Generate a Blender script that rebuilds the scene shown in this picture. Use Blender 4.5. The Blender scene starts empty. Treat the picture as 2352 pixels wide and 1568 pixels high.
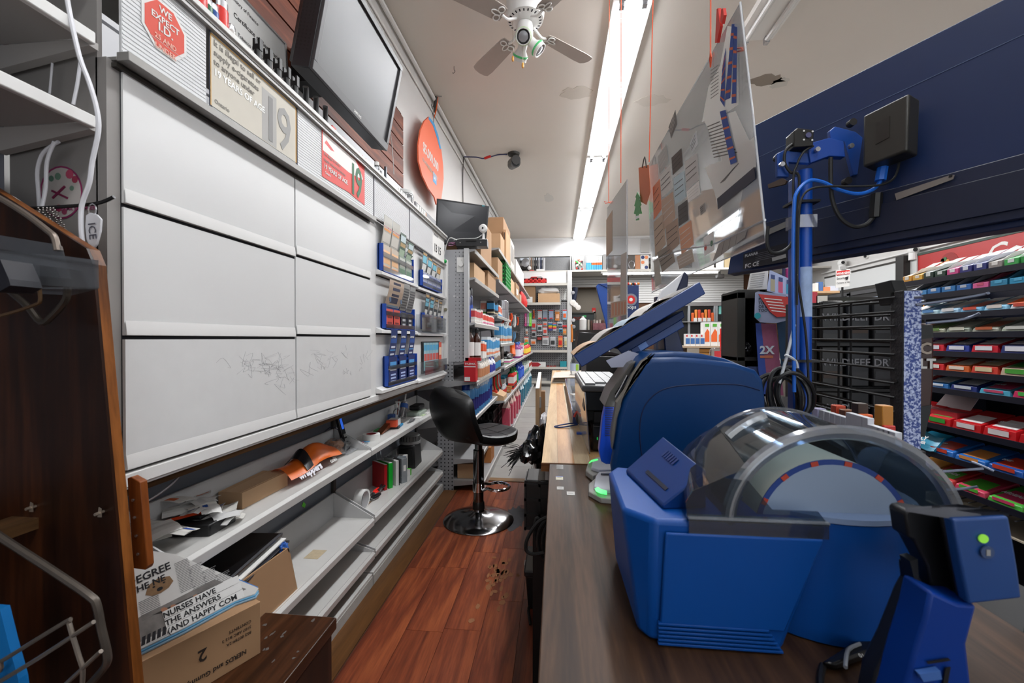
import bpy, bmesh, math, random
from mathutils import Vector, Matrix
V = Vector
random.seed(7)
S = bpy.context.scene
COL = S.collection
# ---------------------------------------------------------------- camera
FPX = 980.0; HC = 1.03
YAW = math.atan(101/FPX); PIT = math.atan(-6/FPX)
cam = bpy.data.cameras.new('camera'); co = bpy.data.objects.new('camera', cam); COL.objects.link(co)
cam.sensor_width = 36.0; cam.lens = 36.0*FPX/2352; cam.clip_start = .01; cam.clip_end = 60
cam.dof.use_dof = True; cam.dof.focus_distance = 2.9; cam.dof.aperture_fstop = 9.0
co.location = (0,0, HC); co.rotation_euler = (math.pi/2+PIT, 0, YAW)
S.camera = co
# ---------------------------------------------------------------- world, exposure
w = bpy.data.worlds.new('world'); S.world = w; w.use_nodes = True
w.node_tree.nodes['Background'].inputs[0].default_value = (.86,.92,1,1)
w.node_tree.nodes['Background'].inputs[1].default_value = .6
vs = S.view_settings; vs.view_transform = 'Standard'; vs.look = 'None'; vs.gamma = 1; vs.use_curve_mapping = False
vs.exposure = 0.18
def area(name, loc, size, power, rot=(0,0,0), col=(.97,.985,1)):
    l = bpy.data.lights.new(name, 'AREA'); l.shape = 'RECTANGLE'; l.size, l.size_y = size; l.energy = power; l.color = col
    o = bpy.data.objects.new(name, l); COL.objects.link(o); o.location = loc; o.rotation_euler = rot; return o
TUBE = 15.0     # emission strength of the fluorescent tubes
area('tube_light', (.51,1.6,3.255),(.14,2.3),34)
area('tube_light', (.51,4.1,3.255),(.14,2.3),40)
area('tube_light', (.51,6.4,3.255),(.14,2.0),36)
area('tube_light', (.51,8.6,3.255),(.14,2.3),40)
area('tube_light', (.51,-1.2,3.20),(.25,2.3),12)  # added lamp for an unseen fixture behind the camera
area('tube_light', (3.3,1.2,3.20),(.3,2.4),34)  # this and the next two: unseen lamps added over the shop
area('tube_light', (3.4,5.0,3.20),(.3,2.4),75)
area('tube_light', (3.4,8.3,3.20),(.3,2.4),70)
area('tube_light', (2.9,10.9,2.60),(2.4,.2),26)
area('store_room_fill', (1.1,12.6,2.6),(.6,.6),16)  # fill added to lighten the store room, no lamp seen there
area('unseen_daylight_fill', (2.0,-2.35,1.5),(5.5,2.0),26,(math.pi/2,0,0),(.9,.95,1))  # added fill, stands for daylight from an unseen front window

# ---------------------------------------------------------------- pixel -> point on a plane of the place
def ray(u, v):
    r, f, z = (u-1176)/FPX, 1.0,-(v-784)/FPX
    cp, sp = math.cos(PIT), math.sin(PIT); f, z = f*cp-z*sp, f*sp+z*cp
    c, s = math.cos(YAW), math.sin(YAW)
    return V((r*c-f*s, r*s+f*c, z))
def P(u, v, x=None, y=None, z=None, pl=None):
    d = ray(u, v)
    if pl is not None: t = (pl[0]-V((0,0, HC))).dot(pl[1])/d.dot(pl[1])
    elif x is not None: t = x/d.x
    elif y is not None: t = y/d.y
    else: t = (z-HC)/d.z
    return d*t+V((0,0, HC))
def PP(pts, **k): return [P(u, v, **k) for u, v in pts]
# ---------------------------------------------------------------- materials
def hx(c):
    if not isinstance(c, str): return tuple(c)[:3]
    c = c.lstrip('#'); o = []
    for i in (0,2,4):
        v = int(c[i:i+2], 16)/255; o.append(v/12.92 if v <= .04045 else ((v+.055)/1.055)**2.4)
    return tuple(o)
_M = {}
def mat(col, rough=.5, metal=0.0, var=0.0, vscale=8.0, emit=0.0, bump=0.0, bscale=60.0, spec=.5, stretch=None, trans=0.0, coat=0.0):
    key = (col, rough, metal, var, vscale, emit, bump, bscale, spec, stretch, trans, coat)
    if key in _M: return _M[key]
    m = bpy.data.materials.new('surface'); m.use_nodes = True; nt = m.node_tree; b = nt.nodes['Principled BSDF']
    c = hx(col); b.inputs['Base Color'].default_value = (*c, 1); b.inputs['Roughness'].default_value = rough
    b.inputs['Metallic'].default_value = metal; b.inputs['Specular IOR Level'].default_value = spec
    b.inputs['Transmission Weight'].default_value = trans; b.inputs['Coat Weight'].default_value = coat
    if emit: b.inputs['Emission Color'].default_value = (*c, 1); b.inputs['Emission Strength'].default_value = emit
    if var or bump:
        tc = nt.nodes.new('ShaderNodeTexCoord'); mp = nt.nodes.new('ShaderNodeMapping'); nt.links.new(tc.outputs['Object'], mp.inputs[0])
        if stretch: mp.inputs['Scale'].default_value = stretch
    if var:
        n = nt.nodes.new('ShaderNodeTexNoise'); n.inputs['Scale'].default_value = vscale; n.inputs['Detail'].default_value = 5
        nt.links.new(mp.outputs[0], n.inputs[0])
        mx = nt.nodes.new('ShaderNodeMix'); mx.data_type = 'RGBA'
        mx.inputs[6].default_value = (*[max(0, q*(1-var)) for q in c], 1); mx.inputs[7].default_value = (*[min(1, q*(1+var)) for q in c], 1)
        nt.links.new(n.outputs[0], mx.inputs[0]); nt.links.new(mx.outputs[2], b.inputs['Base Color'])
    if bump:
        n = nt.nodes.new('ShaderNodeTexNoise'); n.inputs['Scale'].default_value = bscale; n.inputs['Detail'].default_value = 3
        nt.links.new(mp.outputs[0], n.inputs[0]); bp = nt.nodes.new('ShaderNodeBump'); bp.inputs[0].default_value = bump; bp.inputs[1].default_value = .002
        nt.links.new(n.outputs[0], bp.inputs['Height']); nt.links.new(bp.outputs[0], b.inputs['Normal'])
    _M[key] = m; return m
def wood(c1, c2, c3=None, axis=1, scale=6.0, rough=.4, seed=0.0, fine=1.0):
    key = ('wood', c1, c2, c3, axis, scale, rough, seed)
    if key in _M: return _M[key]
    m = bpy.data.materials.new('wood'); m.use_nodes = True; nt = m.node_tree; b = nt.nodes['Principled BSDF']; L = nt.links.new
    tc = nt.nodes.new('ShaderNodeTexCoord'); mp = nt.nodes.new('ShaderNodeMapping'); L(tc.outputs['Object'], mp.inputs[0])
    s = [scale*3]*3; s[axis] = scale*.22; mp.inputs['Scale'].default_value = s; mp.inputs['Location'].default_value = (seed, seed*2, seed*3)
    n = nt.nodes.new('ShaderNodeTexNoise'); n.inputs['Scale'].default_value = 1; n.inputs['Detail'].default_value = 6; n.inputs['Distortion'].default_value = 1.2
    L(mp.outputs[0], n.inputs[0])
    n2 = nt.nodes.new('ShaderNodeTexNoise'); n2.inputs['Scale'].default_value = 9*fine; n2.inputs['Detail'].default_value = 3; L(mp.outputs[0], n2.inputs[0])
    ad = nt.nodes.new('ShaderNodeMath'); ad.operation = 'MULTIPLY_ADD'; ad.inputs[1].default_value = .35; L(n2.outputs[0], ad.inputs[0]); L(n.outputs[0], ad.inputs[2])
    r = nt.nodes.new('ShaderNodeValToRGB'); e = r.color_ramp.elements
    e[0].position = .42; e[0].color = (*hx(c1),1); e[1].position = .86; e[1].color = (*hx(c2),1)
    if c3: q = e.new(.66); q.color = (*hx(c3),1)
    b.inputs['Specular IOR Level'].default_value = .3; L(ad.outputs[0], r.inputs[0]); L(r.outputs[0], b.inputs['Base Color']); b.inputs['Roughness'].default_value = rough
    _M[key] = m; return m
def grid_mat(col, hole, px=.0254, rad=.0045, ax=(0,2), rough=.5):
    key = ('grid', col, hole, px, rad, ax)
    if key in _M: return _M[key]
    m = bpy.data.materials.new('pegboard'); m.use_nodes = True; nt = m.node_tree; b = nt.nodes['Principled BSDF']; L = nt.links.new
    g = nt.nodes.new('ShaderNodeNewGeometry'); sp = nt.nodes.new('ShaderNodeSeparateXYZ'); L(g.outputs['Position'], sp.inputs[0])
    def cell(i):
        a = nt.nodes.new('ShaderNodeMath'); a.operation = 'DIVIDE'; a.inputs[1].default_value = px; L(sp.outputs[i], a.inputs[0])
        f = nt.nodes.new('ShaderNodeMath'); f.operation = 'FRACT'; L(a.outputs[0], f.inputs[0])
        q = nt.nodes.new('ShaderNodeMath'); q.operation = 'SUBTRACT'; q.inputs[1].default_value = .5; L(f.outputs[0], q.inputs[0])
        p = nt.nodes.new('ShaderNodeMath'); p.operation = 'MULTIPLY'; L(q.outputs[0], p.inputs[0]); L(q.outputs[0], p.inputs[1]); return p
    a, c = cell(ax[0]), cell(ax[1]); s = nt.nodes.new('ShaderNodeMath'); s.operation = 'ADD'; L(a.outputs[0], s.inputs[0]); L(c.outputs[0], s.inputs[1])
    lt = nt.nodes.new('ShaderNodeMath'); lt.operation = 'LESS_THAN'; lt.inputs[1].default_value = (rad/px)**2; L(s.outputs[0], lt.inputs[0])
    mx = nt.nodes.new('ShaderNodeMix'); mx.data_type = 'RGBA'; mx.inputs[6].default_value = (*hx(col),1); mx.inputs[7].default_value = (*hx(hole),1)
    L(lt.outputs[0], mx.inputs[0]); L(mx.outputs[2], b.inputs['Base Color']); b.inputs['Roughness'].default_value = rough
    _M[key] = m; return m
def clear(tint='#ffffff', gloss=.06, rough=.02, haze=0.0):
    key = ('clear', tint, gloss, rough, haze)
    if key in _M: return _M[key]
    m = bpy.data.materials.new('clear_plastic'); m.use_nodes = True; nt = m.node_tree; L = nt.links.new
    out = nt.nodes['Material Output']; nt.nodes.remove(nt.nodes['Principled BSDF'])
    t = nt.nodes.new('ShaderNodeBsdfTransparent'); t.inputs[0].default_value = (*hx(tint),1)
    g = nt.nodes.new('ShaderNodeBsdfGlossy'); g.inputs['Roughness'].default_value = rough
    f = nt.nodes.new('ShaderNodeFresnel'); f.inputs[0].default_value = 1.35
    a = nt.nodes.new('ShaderNodeMath'); a.operation = 'ADD'; a.inputs[1].default_value = gloss-.02; L(f.outputs[0], a.inputs[0])
    c = nt.nodes.new('ShaderNodeMath'); c.operation = 'MINIMUM'; c.inputs[1].default_value = .8; L(a.outputs[0], c.inputs[0])
    mx = nt.nodes.new('ShaderNodeMixShader'); L(c.outputs[0], mx.inputs[0]); L(t.outputs[0], mx.inputs[1]); L(g.outputs[0], mx.inputs[2])
    last = mx
    if haze:
        d = nt.nodes.new('ShaderNodeBsdfDiffuse'); d.inputs[0].default_value = (.75,.77,.8,1)
        m2 = nt.nodes.new('ShaderNodeMixShader'); m2.inputs[0].default_value = haze; L(mx.outputs[0], m2.inputs[1]); L(d.outputs[0], m2.inputs[2]); last = m2
    L(last.outputs[0], out.inputs[0]); _M[key] = m; return m
# ---------------------------------------------------------------- mesh collecting
class G:
    def __init__(s): s.v = []; s.f = []; s.m = []; s.mi = 0
    def add(s, vs, fs):
        o = len(s.v); s.v += [Vector(a) for a in vs]
        for f in fs: s.f.append([o+i for i in f]); s.m.append(s.mi)
        return s
    def mat(s, i): s.mi = i; return s
    def box(s, x0, x1, y0, y1, z0, z1):
        return s.hexa([(x0, y0, z0),(x1, y0, z0),(x1, y1, z0),(x0, y1, z0)], [(x0, y0, z1),(x1, y0, z1),(x1, y1, z1),(x0, y1, z1)])
    def hexa(s, a, b):
        n = len(a); return s.add(list(a)+list(b), [list(range(n-1,-1,-1)), list(range(n, 2*n))]+[[i, (i+1) % n, n+(i+1) % n, n+i] for i in range(n)])
    def ext(s, pts, d):            # polygon pushed along vector d
        d = Vector(d); return s.hexa([Vector(p) for p in pts], [Vector(p)+d for p in pts])
    def cyl(s, p0, p1, r0, r1=None, n=14, caps=True):
        if r1 is None: r1 = r0
        p0, p1 = Vector(p0), Vector(p1); a = (p1-p0).normalized(); u = a.orthogonal().normalized(); w = a.cross(u)
        vs = [p+(u*math.cos(2*math.pi*i/n)+w*math.sin(2*math.pi*i/n))*r for p, r in ((p0, r0),(p1, r1)) for i in range(n)]
        fs = [[i, (i+1) % n, n+(i+1) % n, n+i] for i in range(n)]
        if caps: fs += [list(range(n-1,-1,-1)), list(range(n, 2*n))]
        return s.add(vs, fs)
    def lathe(s, prof, c=(0,0,0), n=16, ax=2, sx=1.0, sy=1.0, close=True):   # prof = [(r, h)...]
        vs = []
        for r, h in prof:
            for i in range(n):
                t = 2*math.pi*i/n; a, b = r*math.cos(t)*sx, r*math.sin(t)*sy
                p = (a, b, h) if ax == 2 else ((h, a, b) if ax == 0 else (b, h, a)); vs.append((p[0]+c[0], p[1]+c[1], p[2]+c[2]))
        fs = [[k*n+i, k*n+(i+1) % n, (k+1)*n+(i+1) % n, (k+1)*n+i] for k in range(len(prof)-1) for i in range(n)]
        if close: fs += [list(range(n-1,-1,-1)), list(range((len(prof)-1)*n, len(prof)*n))]
        return s.add(vs, fs)
    def ball(s, c, r, n=12, m=7, sc=(1,1,1)):
        prof = [(max(1e-4, math.sin(math.pi*k/m))*r, -math.cos(math.pi*k/m)*r*sc[2]) for k in range(m+1)]
        return s.lathe(prof, c, n, 2, sc[0], sc[1])
    def tube(s, pts, r, n=7, smooth=0, flat=1.0):
        pts = [Vector(p) for p in pts]
        if smooth:
            q = []; N = len(pts)
            for i in range(N-1):
                p0, p1, p2, p3 = pts[max(i-1,0)], pts[i], pts[i+1], pts[min(i+2, N-1)]
                for k in range(smooth):
                    t = k/smooth; q.append(.5*((2*p1)+(p2-p0)*t+(2*p0-5*p1+4*p2-p3)*t*t+(3*p1-p0-3*p2+p3)*t**3))
            q.append(pts[-1]); pts = q
        vs = []; up = None; N = len(pts)
        for i, p in enumerate(pts):
            t = (pts[min(i+1, N-1)]-pts[max(i-1,0)]).normalized()
            if up is None: up = t.orthogonal().normalized()
            up = (up-t*up.dot(t)); up = up.normalized() if up.length > 1e-6 else t.orthogonal().normalized(); w = t.cross(up)
            vs += [p+(up*math.cos(2*math.pi*k/n)*flat+w*math.sin(2*math.pi*k/n))*r for k in range(n)]
        fs = [[i*n+k, i*n+(k+1) % n, (i+1)*n+(k+1) % n, (i+1)*n+k] for i in range(N-1) for k in range(n)]
        fs += [list(range(n-1,-1,-1)), list(range((N-1)*n, N*n))]
        return s.add(vs, fs)
    def sheet(s, f, nu, nv, th=0.0):    # f(u,v)->point, 0..1
        vs = [Vector(f(i/nu, j/nv)) for j in range(nv+1) for i in range(nu+1)]
        fs = [[j*(nu+1)+i, j*(nu+1)+i+1,(j+1)*(nu+1)+i+1,(j+1)*(nu+1)+i] for j in range(nv) for i in range(nu)]
        if th:
            a, b, c = vs[0], vs[nu], vs[nv*(nu+1)]; n = (b-a).cross(c-a).normalized()*th; o = len(vs); vs += [v-n for v in vs]
            fs += [[o+k for k in reversed(q)] for q in list(fs)]
            rim = [i for i in range(nu+1)]+[j*(nu+1)+nu for j in range(1, nv+1)]+[nv*(nu+1)+i for i in range(nu-1,-1,-1)]+[j*(nu+1) for j in range(nv-1,0,-1)]
            fs += [[rim[k], rim[(k+1) % len(rim)], o+rim[(k+1) % len(rim)], o+rim[k]][::-1] for k in range(len(rim))]
        return s.add(vs, fs)
    def quadbox(s, q, d): return s.ext(q, d)
    def xf(s, M): s.v = [M @ v for v in s.v]; return s
    def turn(s, c, axis, ang):
        c = Vector(c); R = Matrix.Rotation(ang, 4, axis); s.v = [c+R @ (v-c) for v in s.v]; return s
WL = {}
def wl(o): return WL.get(o.name, V((0,0,0)))
def link(o, parent=None):
    COL.objects.link(o)
    if parent is not None: o.parent = parent
    return o
def tag(o, label=None, cat=None, group=None, kind=None):
    if label: o['label'] = label
    if cat: o['category'] = cat
    if group: o['group'] = group
    if kind: o['kind'] = kind
    return o
def part(name, g, mats, parent=None, bevel=0.0, smooth=False, origin=None, label=None, ang=35, seg=2):
    base = wl(parent) if parent is not None else V((0,0,0))
    o0 = Vector(origin) if origin is not None else (base if parent is not None else V((0,0,0)))
    if parent is None and origin is None and g.v:
        lo = [min(v[i] for v in g.v) for i in range(3)]; hi = [max(v[i] for v in g.v) for i in range(3)]
        o0 = V(((lo[0]+hi[0])/2,(lo[1]+hi[1])/2, lo[2]))
    me = bpy.data.meshes.new(name); me.from_pydata([v-o0 for v in g.v], [], g.f)
    ms = mats if isinstance(mats, (list, tuple)) else [mats]
    for m in ms: me.materials.append(m)
    if len(ms) > 1: me.polygons.foreach_set('material_index', g.m)
    bm = bmesh.new(); bm.from_mesh(me); bmesh.ops.recalc_face_normals(bm, faces=bm.faces); bm.to_mesh(me); bm.free()
    if smooth: me.shade_smooth(); me.set_sharp_from_angle(angle=math.radians(ang))
    o = bpy.data.objects.new(name, me); link(o, parent); o.location = o0-base; WL[o.name] = o0
    if bevel:
        b = o.modifiers.new('bevel','BEVEL'); b.width = bevel; b.segments = seg; b.limit_method = 'ANGLE'; b.angle_limit = math.radians(40)
        if not smooth: me.shade_smooth(); me.set_sharp_from_angle(angle=math.radians(25))
    if label: o['label'] = label
    return o
def thing(name, label, cat, loc=(0,0,0), group=None):
    o = bpy.data.objects.new(name,None); o.empty_display_size = .05; COL.objects.link(o); o.location = loc; WL[o.name] = Vector(loc)
    return tag(o, label, cat, group)
def solo(name, g, mats, label, cat, group=None, **k): return tag(part(name, g, mats, **k), label, cat, group)
def struct(name, g, mats, parent=None, **k):
    o = part(name, g, mats, parent, **k)
    if parent is None: o['kind'] = 'structure'
    return o
def copy(o, loc=None, rz=None, parent=None, label=None, scale=None):
    c = o.copy(); COL.objects.link(c)
    if parent is not None: c.parent = parent
    if loc is not None: c.location = loc
    if rz is not None: c.rotation_euler.z = rz
    if scale is not None: c.scale = scale
    if label: c['label'] = label
    for ch in o.children: copy(ch, parent=c)
    return c
def tmesh(s, size, bold=0.0, align='LEFT', shear=0.0):
    cu = bpy.data.curves.new('t','FONT'); cu.body = s; cu.size = size; cu.resolution_u = 2; cu.align_x = align; cu.offset = bold*size; cu.shear = shear
    cu.extrude = .0001
    o = bpy.data.objects.new('t', cu); COL.objects.link(o)
    me = bpy.data.meshes.new_from_object(o.evaluated_get(bpy.context.evaluated_depsgraph_get()))
    bpy.data.objects.remove(o); bpy.data.curves.remove(cu); return me
def text(s, size, m, parent, org, right, up, bold=.01, align='LEFT', name='lettering', lift=.0006, sx=1.0, shear=0.0):
    """flat lettering on a real surface; org, right, up in the place's coordinates"""
    me = tmesh(s, size, bold, align, shear); r = Vector(right).normalized(); u = Vector(up).normalized(); n = r.cross(u).normalized(); u = n.cross(r)
    base = wl(parent) if parent is not None else V((0,0,0)); o0 = Vector(org)
    vs = [o0+r*(v.co.x*sx)+u*v.co.y+n*(v.co.z+lift)-base for v in me.vertices]
    me2 = bpy.data.meshes.new(name); me2.from_pydata(vs, [], [list(p.vertices) for p in me.polygons]); me2.materials.append(m)
    bpy.data.meshes.remove(me)
    o = bpy.data.objects.new(name, me2); link(o, parent); WL[o.name] = base; return o
X = V((1,0,0)); Y = V((0,1,0)); Z = V((0,0,1))
ORD = ['first','second','third','fourth','fifth','sixth','seventh','eighth','ninth','tenth','eleventh','twelfth','thirteenth','fourteenth','fifteenth','sixteenth','seventeenth','eighteenth','nineteenth','twentieth']
# common materials
WHITE = mat('#d9d8d6', .42, var=.03, vscale=5); WHITE2 = mat('#c9c8c6', .5, var=.06, vscale=14); OFFW = mat('#dedddb', .5)
GREYM = mat('#9b9a98', .4,.25); ALU = mat('#a8a8a8', .3,.85); DARKM = mat('#3a3733', .45,.3); CHROME = mat('#d0d0d2', .08,1.0)
BLACK = mat('#0c0c0d', .45); BLACKG = mat('#08080a', .12); RUBBER = mat('#141414', .6); GAP = mat('#17191f', .8)
RACKW = mat('#c6c5c2', .45,.1, var=.1, vscale=30); KRAFT = mat('#a98461', .8, var=.06, vscale=12); KRAFT2 = mat('#bf9b76', .8, var=.05, vscale=12)
def trl(col):
    m = bpy.data.materials.new('thin_paper'); m.use_nodes = True; nt = m.node_tree; b = nt.nodes['Principled BSDF']; b.inputs['Base Color'].default_value = (*hx(col),1); b.inputs['Roughness'].default_value = .7
    t = nt.nodes.new('ShaderNodeBsdfTranslucent'); t.inputs[0].default_value = (*hx(col),1); x = nt.nodes.new('ShaderNodeMixShader'); x.inputs[0].default_value = .5
    nt.links.new(b.outputs[0], x.inputs[1]); nt.links.new(t.outputs[0], x.inputs[2]); nt.links.new(x.outputs[0], nt.nodes['Material Output'].inputs[0]); return m
BLUE = mat('#0b3a86', .38, var=.03); BLUED = mat('#0a2552', .4); NAVY = mat('#111b3c', .42); NAVY2 = mat('#0c1230', .5)
RED = mat('#c9211d', .45); REDB = mat('#e23a2e', .4); ORANGE = mat('#e8641c', .5); GREEN = mat('#1c8a3a', .45); LIME = mat('#63d632', .4)
YEL = mat('#e2b43a', .45); PINK = mat('#e0407c', .45); TEAL = mat('#1c8f9c', .45); SKYB = mat('#3f9bd0', .45); PAPER = mat('#dfdedb', .8)
PAPER2 = mat('#c4c0b8', .8); INK = mat('#1c1c20', .7); INKG = mat('#6d6d70', .7); CLR = clear(); SILV = mat('#b9b9bd', .25,.8)
CLRH = clear('#f4f6f8', .05,.06,.03); SMOKE = clear('#b9c4cc', .1,.04,.04)
# ================================================================ THE SETTING
TILE = mat('#8f8b86', .55, var=.12, vscale=9); FLOORB = mat('#4a2c1d', .6)
fl = struct('floor',G().box(-1.4,5.8,-2.6,12.6,-.08,-.012),mat('#77736e', .6, var=.12, vscale=6))
g = G(); g.box(-.50,1.6,6.5,9.75,-.012,0); g.box(1.41,5.7,-2.4,9.75,-.012,0); g.box(-1.1,4.8,9.75,12.5,-.012,0)
struct('tile_field', g, TILE, fl)
tile_m = [mat(c, .5, var=.14, vscale=7) for c in ('#94908b','#979490','#918d89')]
tmesh_ = {}
k = 0
for j in range(11):
    for i in range(6):
        x0 = -.50+i*.305; y0 = 3.12+j*.305; k += 1
        part('floor_tile',G().box(x0+.0012, x0+.3038, y0+.0012, y0+.3038,-.012,0), tile_m[(i*2+j) % 3], fl, origin=(x0+.15, y0+.15,-.012))
# laminate planks
pw = .165; planks = []
wm = [wood(a, b, c, 1,7.0,.34, sd) for a, b, c, sd in (('#54261a','#97502f','#783a24', 1.3),('#5a2a1b','#a05632','#7e3e26', 5.2),('#4e2317','#8c482a','#703520', 9.7))]
xs = [-.665,-.53,-.395,-.262,-.13,.035,.2]
for i in range(6):
    y = -.6-(i*37 % 5)*.2; c = i
    while y < 3.05:
        L_ = .42+((i*7+c*5) % 4)*.13; y1 = min(y+L_, 3.05)
        if y1-y > .03: part('plank',G().box(xs[i]+.0006, xs[i+1]-.0006, y+.0006, y1-.0006,-.012,0), wm[(c+i) % 3], fl, origin=((xs[i]+xs[i+1])/2,(y+y1)/2,-.012))
        y = y1; c += 1
g = G(); g.box(-1.2,-.665,-2.4,3.05,-.012,0); g.box(.2,1.4,-2.4,3.05,-.012,0); struct('subfloor_strip', g, FLOORB, fl)
struct('trim_1',G().box(-.755,-.667,-.6,2.83,-.001,.006), wood('#4a2f17','#6f4a28',None, 1,5,.35)).__setitem__('label','brown vinyl strip along the white shelves')
struct('trim_2',G().box(-.52,1.4,3.05,3.12,-.002,.005), wood('#5a4028','#8a6a48',None, 0,5,.5))
# worn patches in the laminate: bare screed and scuffed print
def blot(cx, cy, rx, ry, n=22, sd=1, jag=.25):
    rnd = random.Random(sd); return [(cx+rx*math.cos(2*math.pi*i/n)*(1-jag*rnd.random()), cy+ry*math.sin(2*math.pi*i/n)*(1-jag*rnd.random())) for i in range(n)]
g = G(); c = P(1190,1195, z=0)
g.ext([(x, y, .0003) for x, y in blot(c.x-.02, c.y+.03,.075,.2,30,3,.35)], (0,0,.0006))
struct('worn_patch', g,mat('#525256', .8, var=.3, vscale=40), fl)
g = G(); c = P(1145,1330, z=0)
for i in range(46):
    a, b = random.gauss(0,.055), random.gauss(0,.11); g.ext([(x, y, .0003) for x, y in blot(c.x+a*.6, c.y+b, .006+.010*random.random(),.012+.02*random.random(),7, i, .5)], (0,0,.0005))
struct('scuffed_print', g,mat('#8c5a35', .7, var=.2, vscale=60), fl)['kind'] = 'stuff'
# ceiling
CEIL = mat('#d8d1c8', .75, var=.05, vscale=.9, bump=.15, bscale=30)
ce = struct('ceiling',G().box(-1.5,5.9,-2.6,9.9,3.33,3.42), CEIL)
for (cx, cy, rx, ry, sd, m) in ((1.86,4.02,.19,.10,2, '#8f8478'),(2.0,4.08,.10,.10,6, '#c9c5bd'),(.92,4.25,.2,.11,4, '#cfc8be'),(-.12,7.0,.09,.25,9, '#cbc7c0'),(.19,4.05,.17,.13,12, '#c6beb3')):
    struct('peeling_paint',G().ext([(x, y, 3.3275) for x, y in blot(cx, cy, rx, ry, 20, sd, .4)], (0,0,.003)),mat(m, .8), ce)
c = P(1043,152, z=3.325)
ch = thing('ceiling_hook','small dark screw hook in the ceiling left of the fan','hook', c)
part('hook',G().tube([c, c-Z*.03, c-Z*.04+X*.008, c-Z*.05+X*.003, c-Z*.06-X*.007, c-Z*.053-X*.014], .0022,6,3), DARKM, ch)
# walls
WALLW = mat('#d3d1ce', .7, var=.03, vscale=2.5)
def wx(y): return -1.198+(y-2.8)*.0175
g = G(); g.hexa([(wx(-2.6),-2.6,-.02),(wx(12.5),12.5,-.02),(wx(12.5)-.1,12.5,-.02),(wx(-2.6)-.1,-2.6,-.02)], [(wx(-2.6),-2.6,3.36),(wx(12.5),12.5,3.36),(wx(12.5)-.1,12.5,3.36),(wx(-2.6)-.1,-2.6,3.36)])
struct('wall_left', g, WALLW)
g = G(); g.tube([(wx(-2)+.03,-2,3.30),(wx(9.7)+.03,9.7,3.30)], .017,8); struct('trim_3', g,OFFW, smooth=True)
g = G(); g.tube([(wx(1)+.012,1,3.19),(wx(9.7)+.012,9.7,3.19)], .009,6); struct('trim_4', g,OFFW, smooth=True)
struct('wall_right',G().box(5.72,5.85,-2.6,12.6,-.02,3.36), WALLW)
g = G(); g.box(-1.5,.1,-2.6,-2.5,-.02,3.36); g.box(4.9,5.85,-2.6,-2.5,-.02,3.36); g.box(.1,4.9,-2.6,-2.5,-.02,.5); g.box(.1,4.9,-2.6,-2.5,2.5,3.36)
struct('wall_front', g, WALLW)
g = G(); g.box(.12,4.88,-2.56,-2.55,.52,2.48); wn = struct('window_1', g, CLR)  # unseen shop window, assumed behind the camera for daylight
g = G()
for x in (.1,1.7,3.3,4.86): g.box(x-.03, x+.03,-2.58,-2.52,.5,2.5)
part('window_frame', g, ALU, wn)
# back wall: header beam over the back shelving, then the rear area
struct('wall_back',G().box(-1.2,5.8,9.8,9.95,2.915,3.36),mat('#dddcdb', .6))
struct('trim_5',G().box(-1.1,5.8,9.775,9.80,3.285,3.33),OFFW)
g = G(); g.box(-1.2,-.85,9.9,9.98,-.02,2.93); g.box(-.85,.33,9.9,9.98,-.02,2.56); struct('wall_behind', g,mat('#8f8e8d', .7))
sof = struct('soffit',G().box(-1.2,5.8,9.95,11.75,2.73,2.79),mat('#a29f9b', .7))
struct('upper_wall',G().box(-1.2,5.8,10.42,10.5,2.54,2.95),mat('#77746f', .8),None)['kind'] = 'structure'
SLAT = mat('#cfcdca', .45); SLATG = mat('#5c3d28', .8)
rw = struct('rear_wall',G().box(1.42,5.8,11.62,11.75,-.02,2.79).box(.33,1.42,11.62,11.75,2.40,2.79).box(.0,.33,11.62,11.75,-.02,2.79), SLATG)
for k in range(5): struct('slat',G().box(.36,1.9,11.585,11.62,2.415+k*.068,2.475+k*.068), SLAT, rw)
for k in range(12): struct('slat',G().box(1.92,4.82,11.585,11.62,1.985+k*.062,2.039+k*.062), SLAT, rw)
# dim store room seen through the gap in the rear wall
RM = mat('#857c70', .8, var=.08, vscale=1.5)
g = G(); g.box(-.2,2.2,13.6,13.7,-.02,2.8); g.box(.0,.05,11.75,13.6,-.02,2.8); g.box(2.1,2.2,11.75,13.6,-.02,2.8); g.box(0,2.2,11.75,13.6,2.75,2.8); struct('store_room_wall', g, RM)
g = G(); g.box(-.2,2.3,11.7,13.7,-.08,0); struct('store_room_floor', g, TILE)
dr = struct('door_1',G().box(.45,1.18,13.54,13.59,0,1.83),mat('#3b4040', .5))
g = G(); g.box(.40,.45,13.5,13.6,0,1.88); g.box(1.18,1.23,13.5,13.6,0,1.88); g.box(.40,1.23,13.5,13.6,1.83,1.88); part('door_frame', g,mat('#57544e', .5), dr)
part('door_handle',G().box(.55,.75,13.50,13.53,.98,1.02), ALU, dr)
t = P(1323,728, y=13.5); text('EXIT', .14,mat('#8c2f22', .6), dr, (.55,13.53,1.62),X,Z, .02)
g = G(); c = P(1364,725, y=13.55); g.box(c.x-.055, c.x+.055,13.55,13.595, c.z-.25, c.z+.25)
ex = thing('fire_sign','narrow red and white sign on the dim rear room wall','sign', (c.x, 13.57, c.z-.25)); part('panel', g,RED, ex)
text('FIRE', .1,PAPER, ex, (c.x-.035,13.55, c.z+.16),-Z,X, .02)
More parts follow.
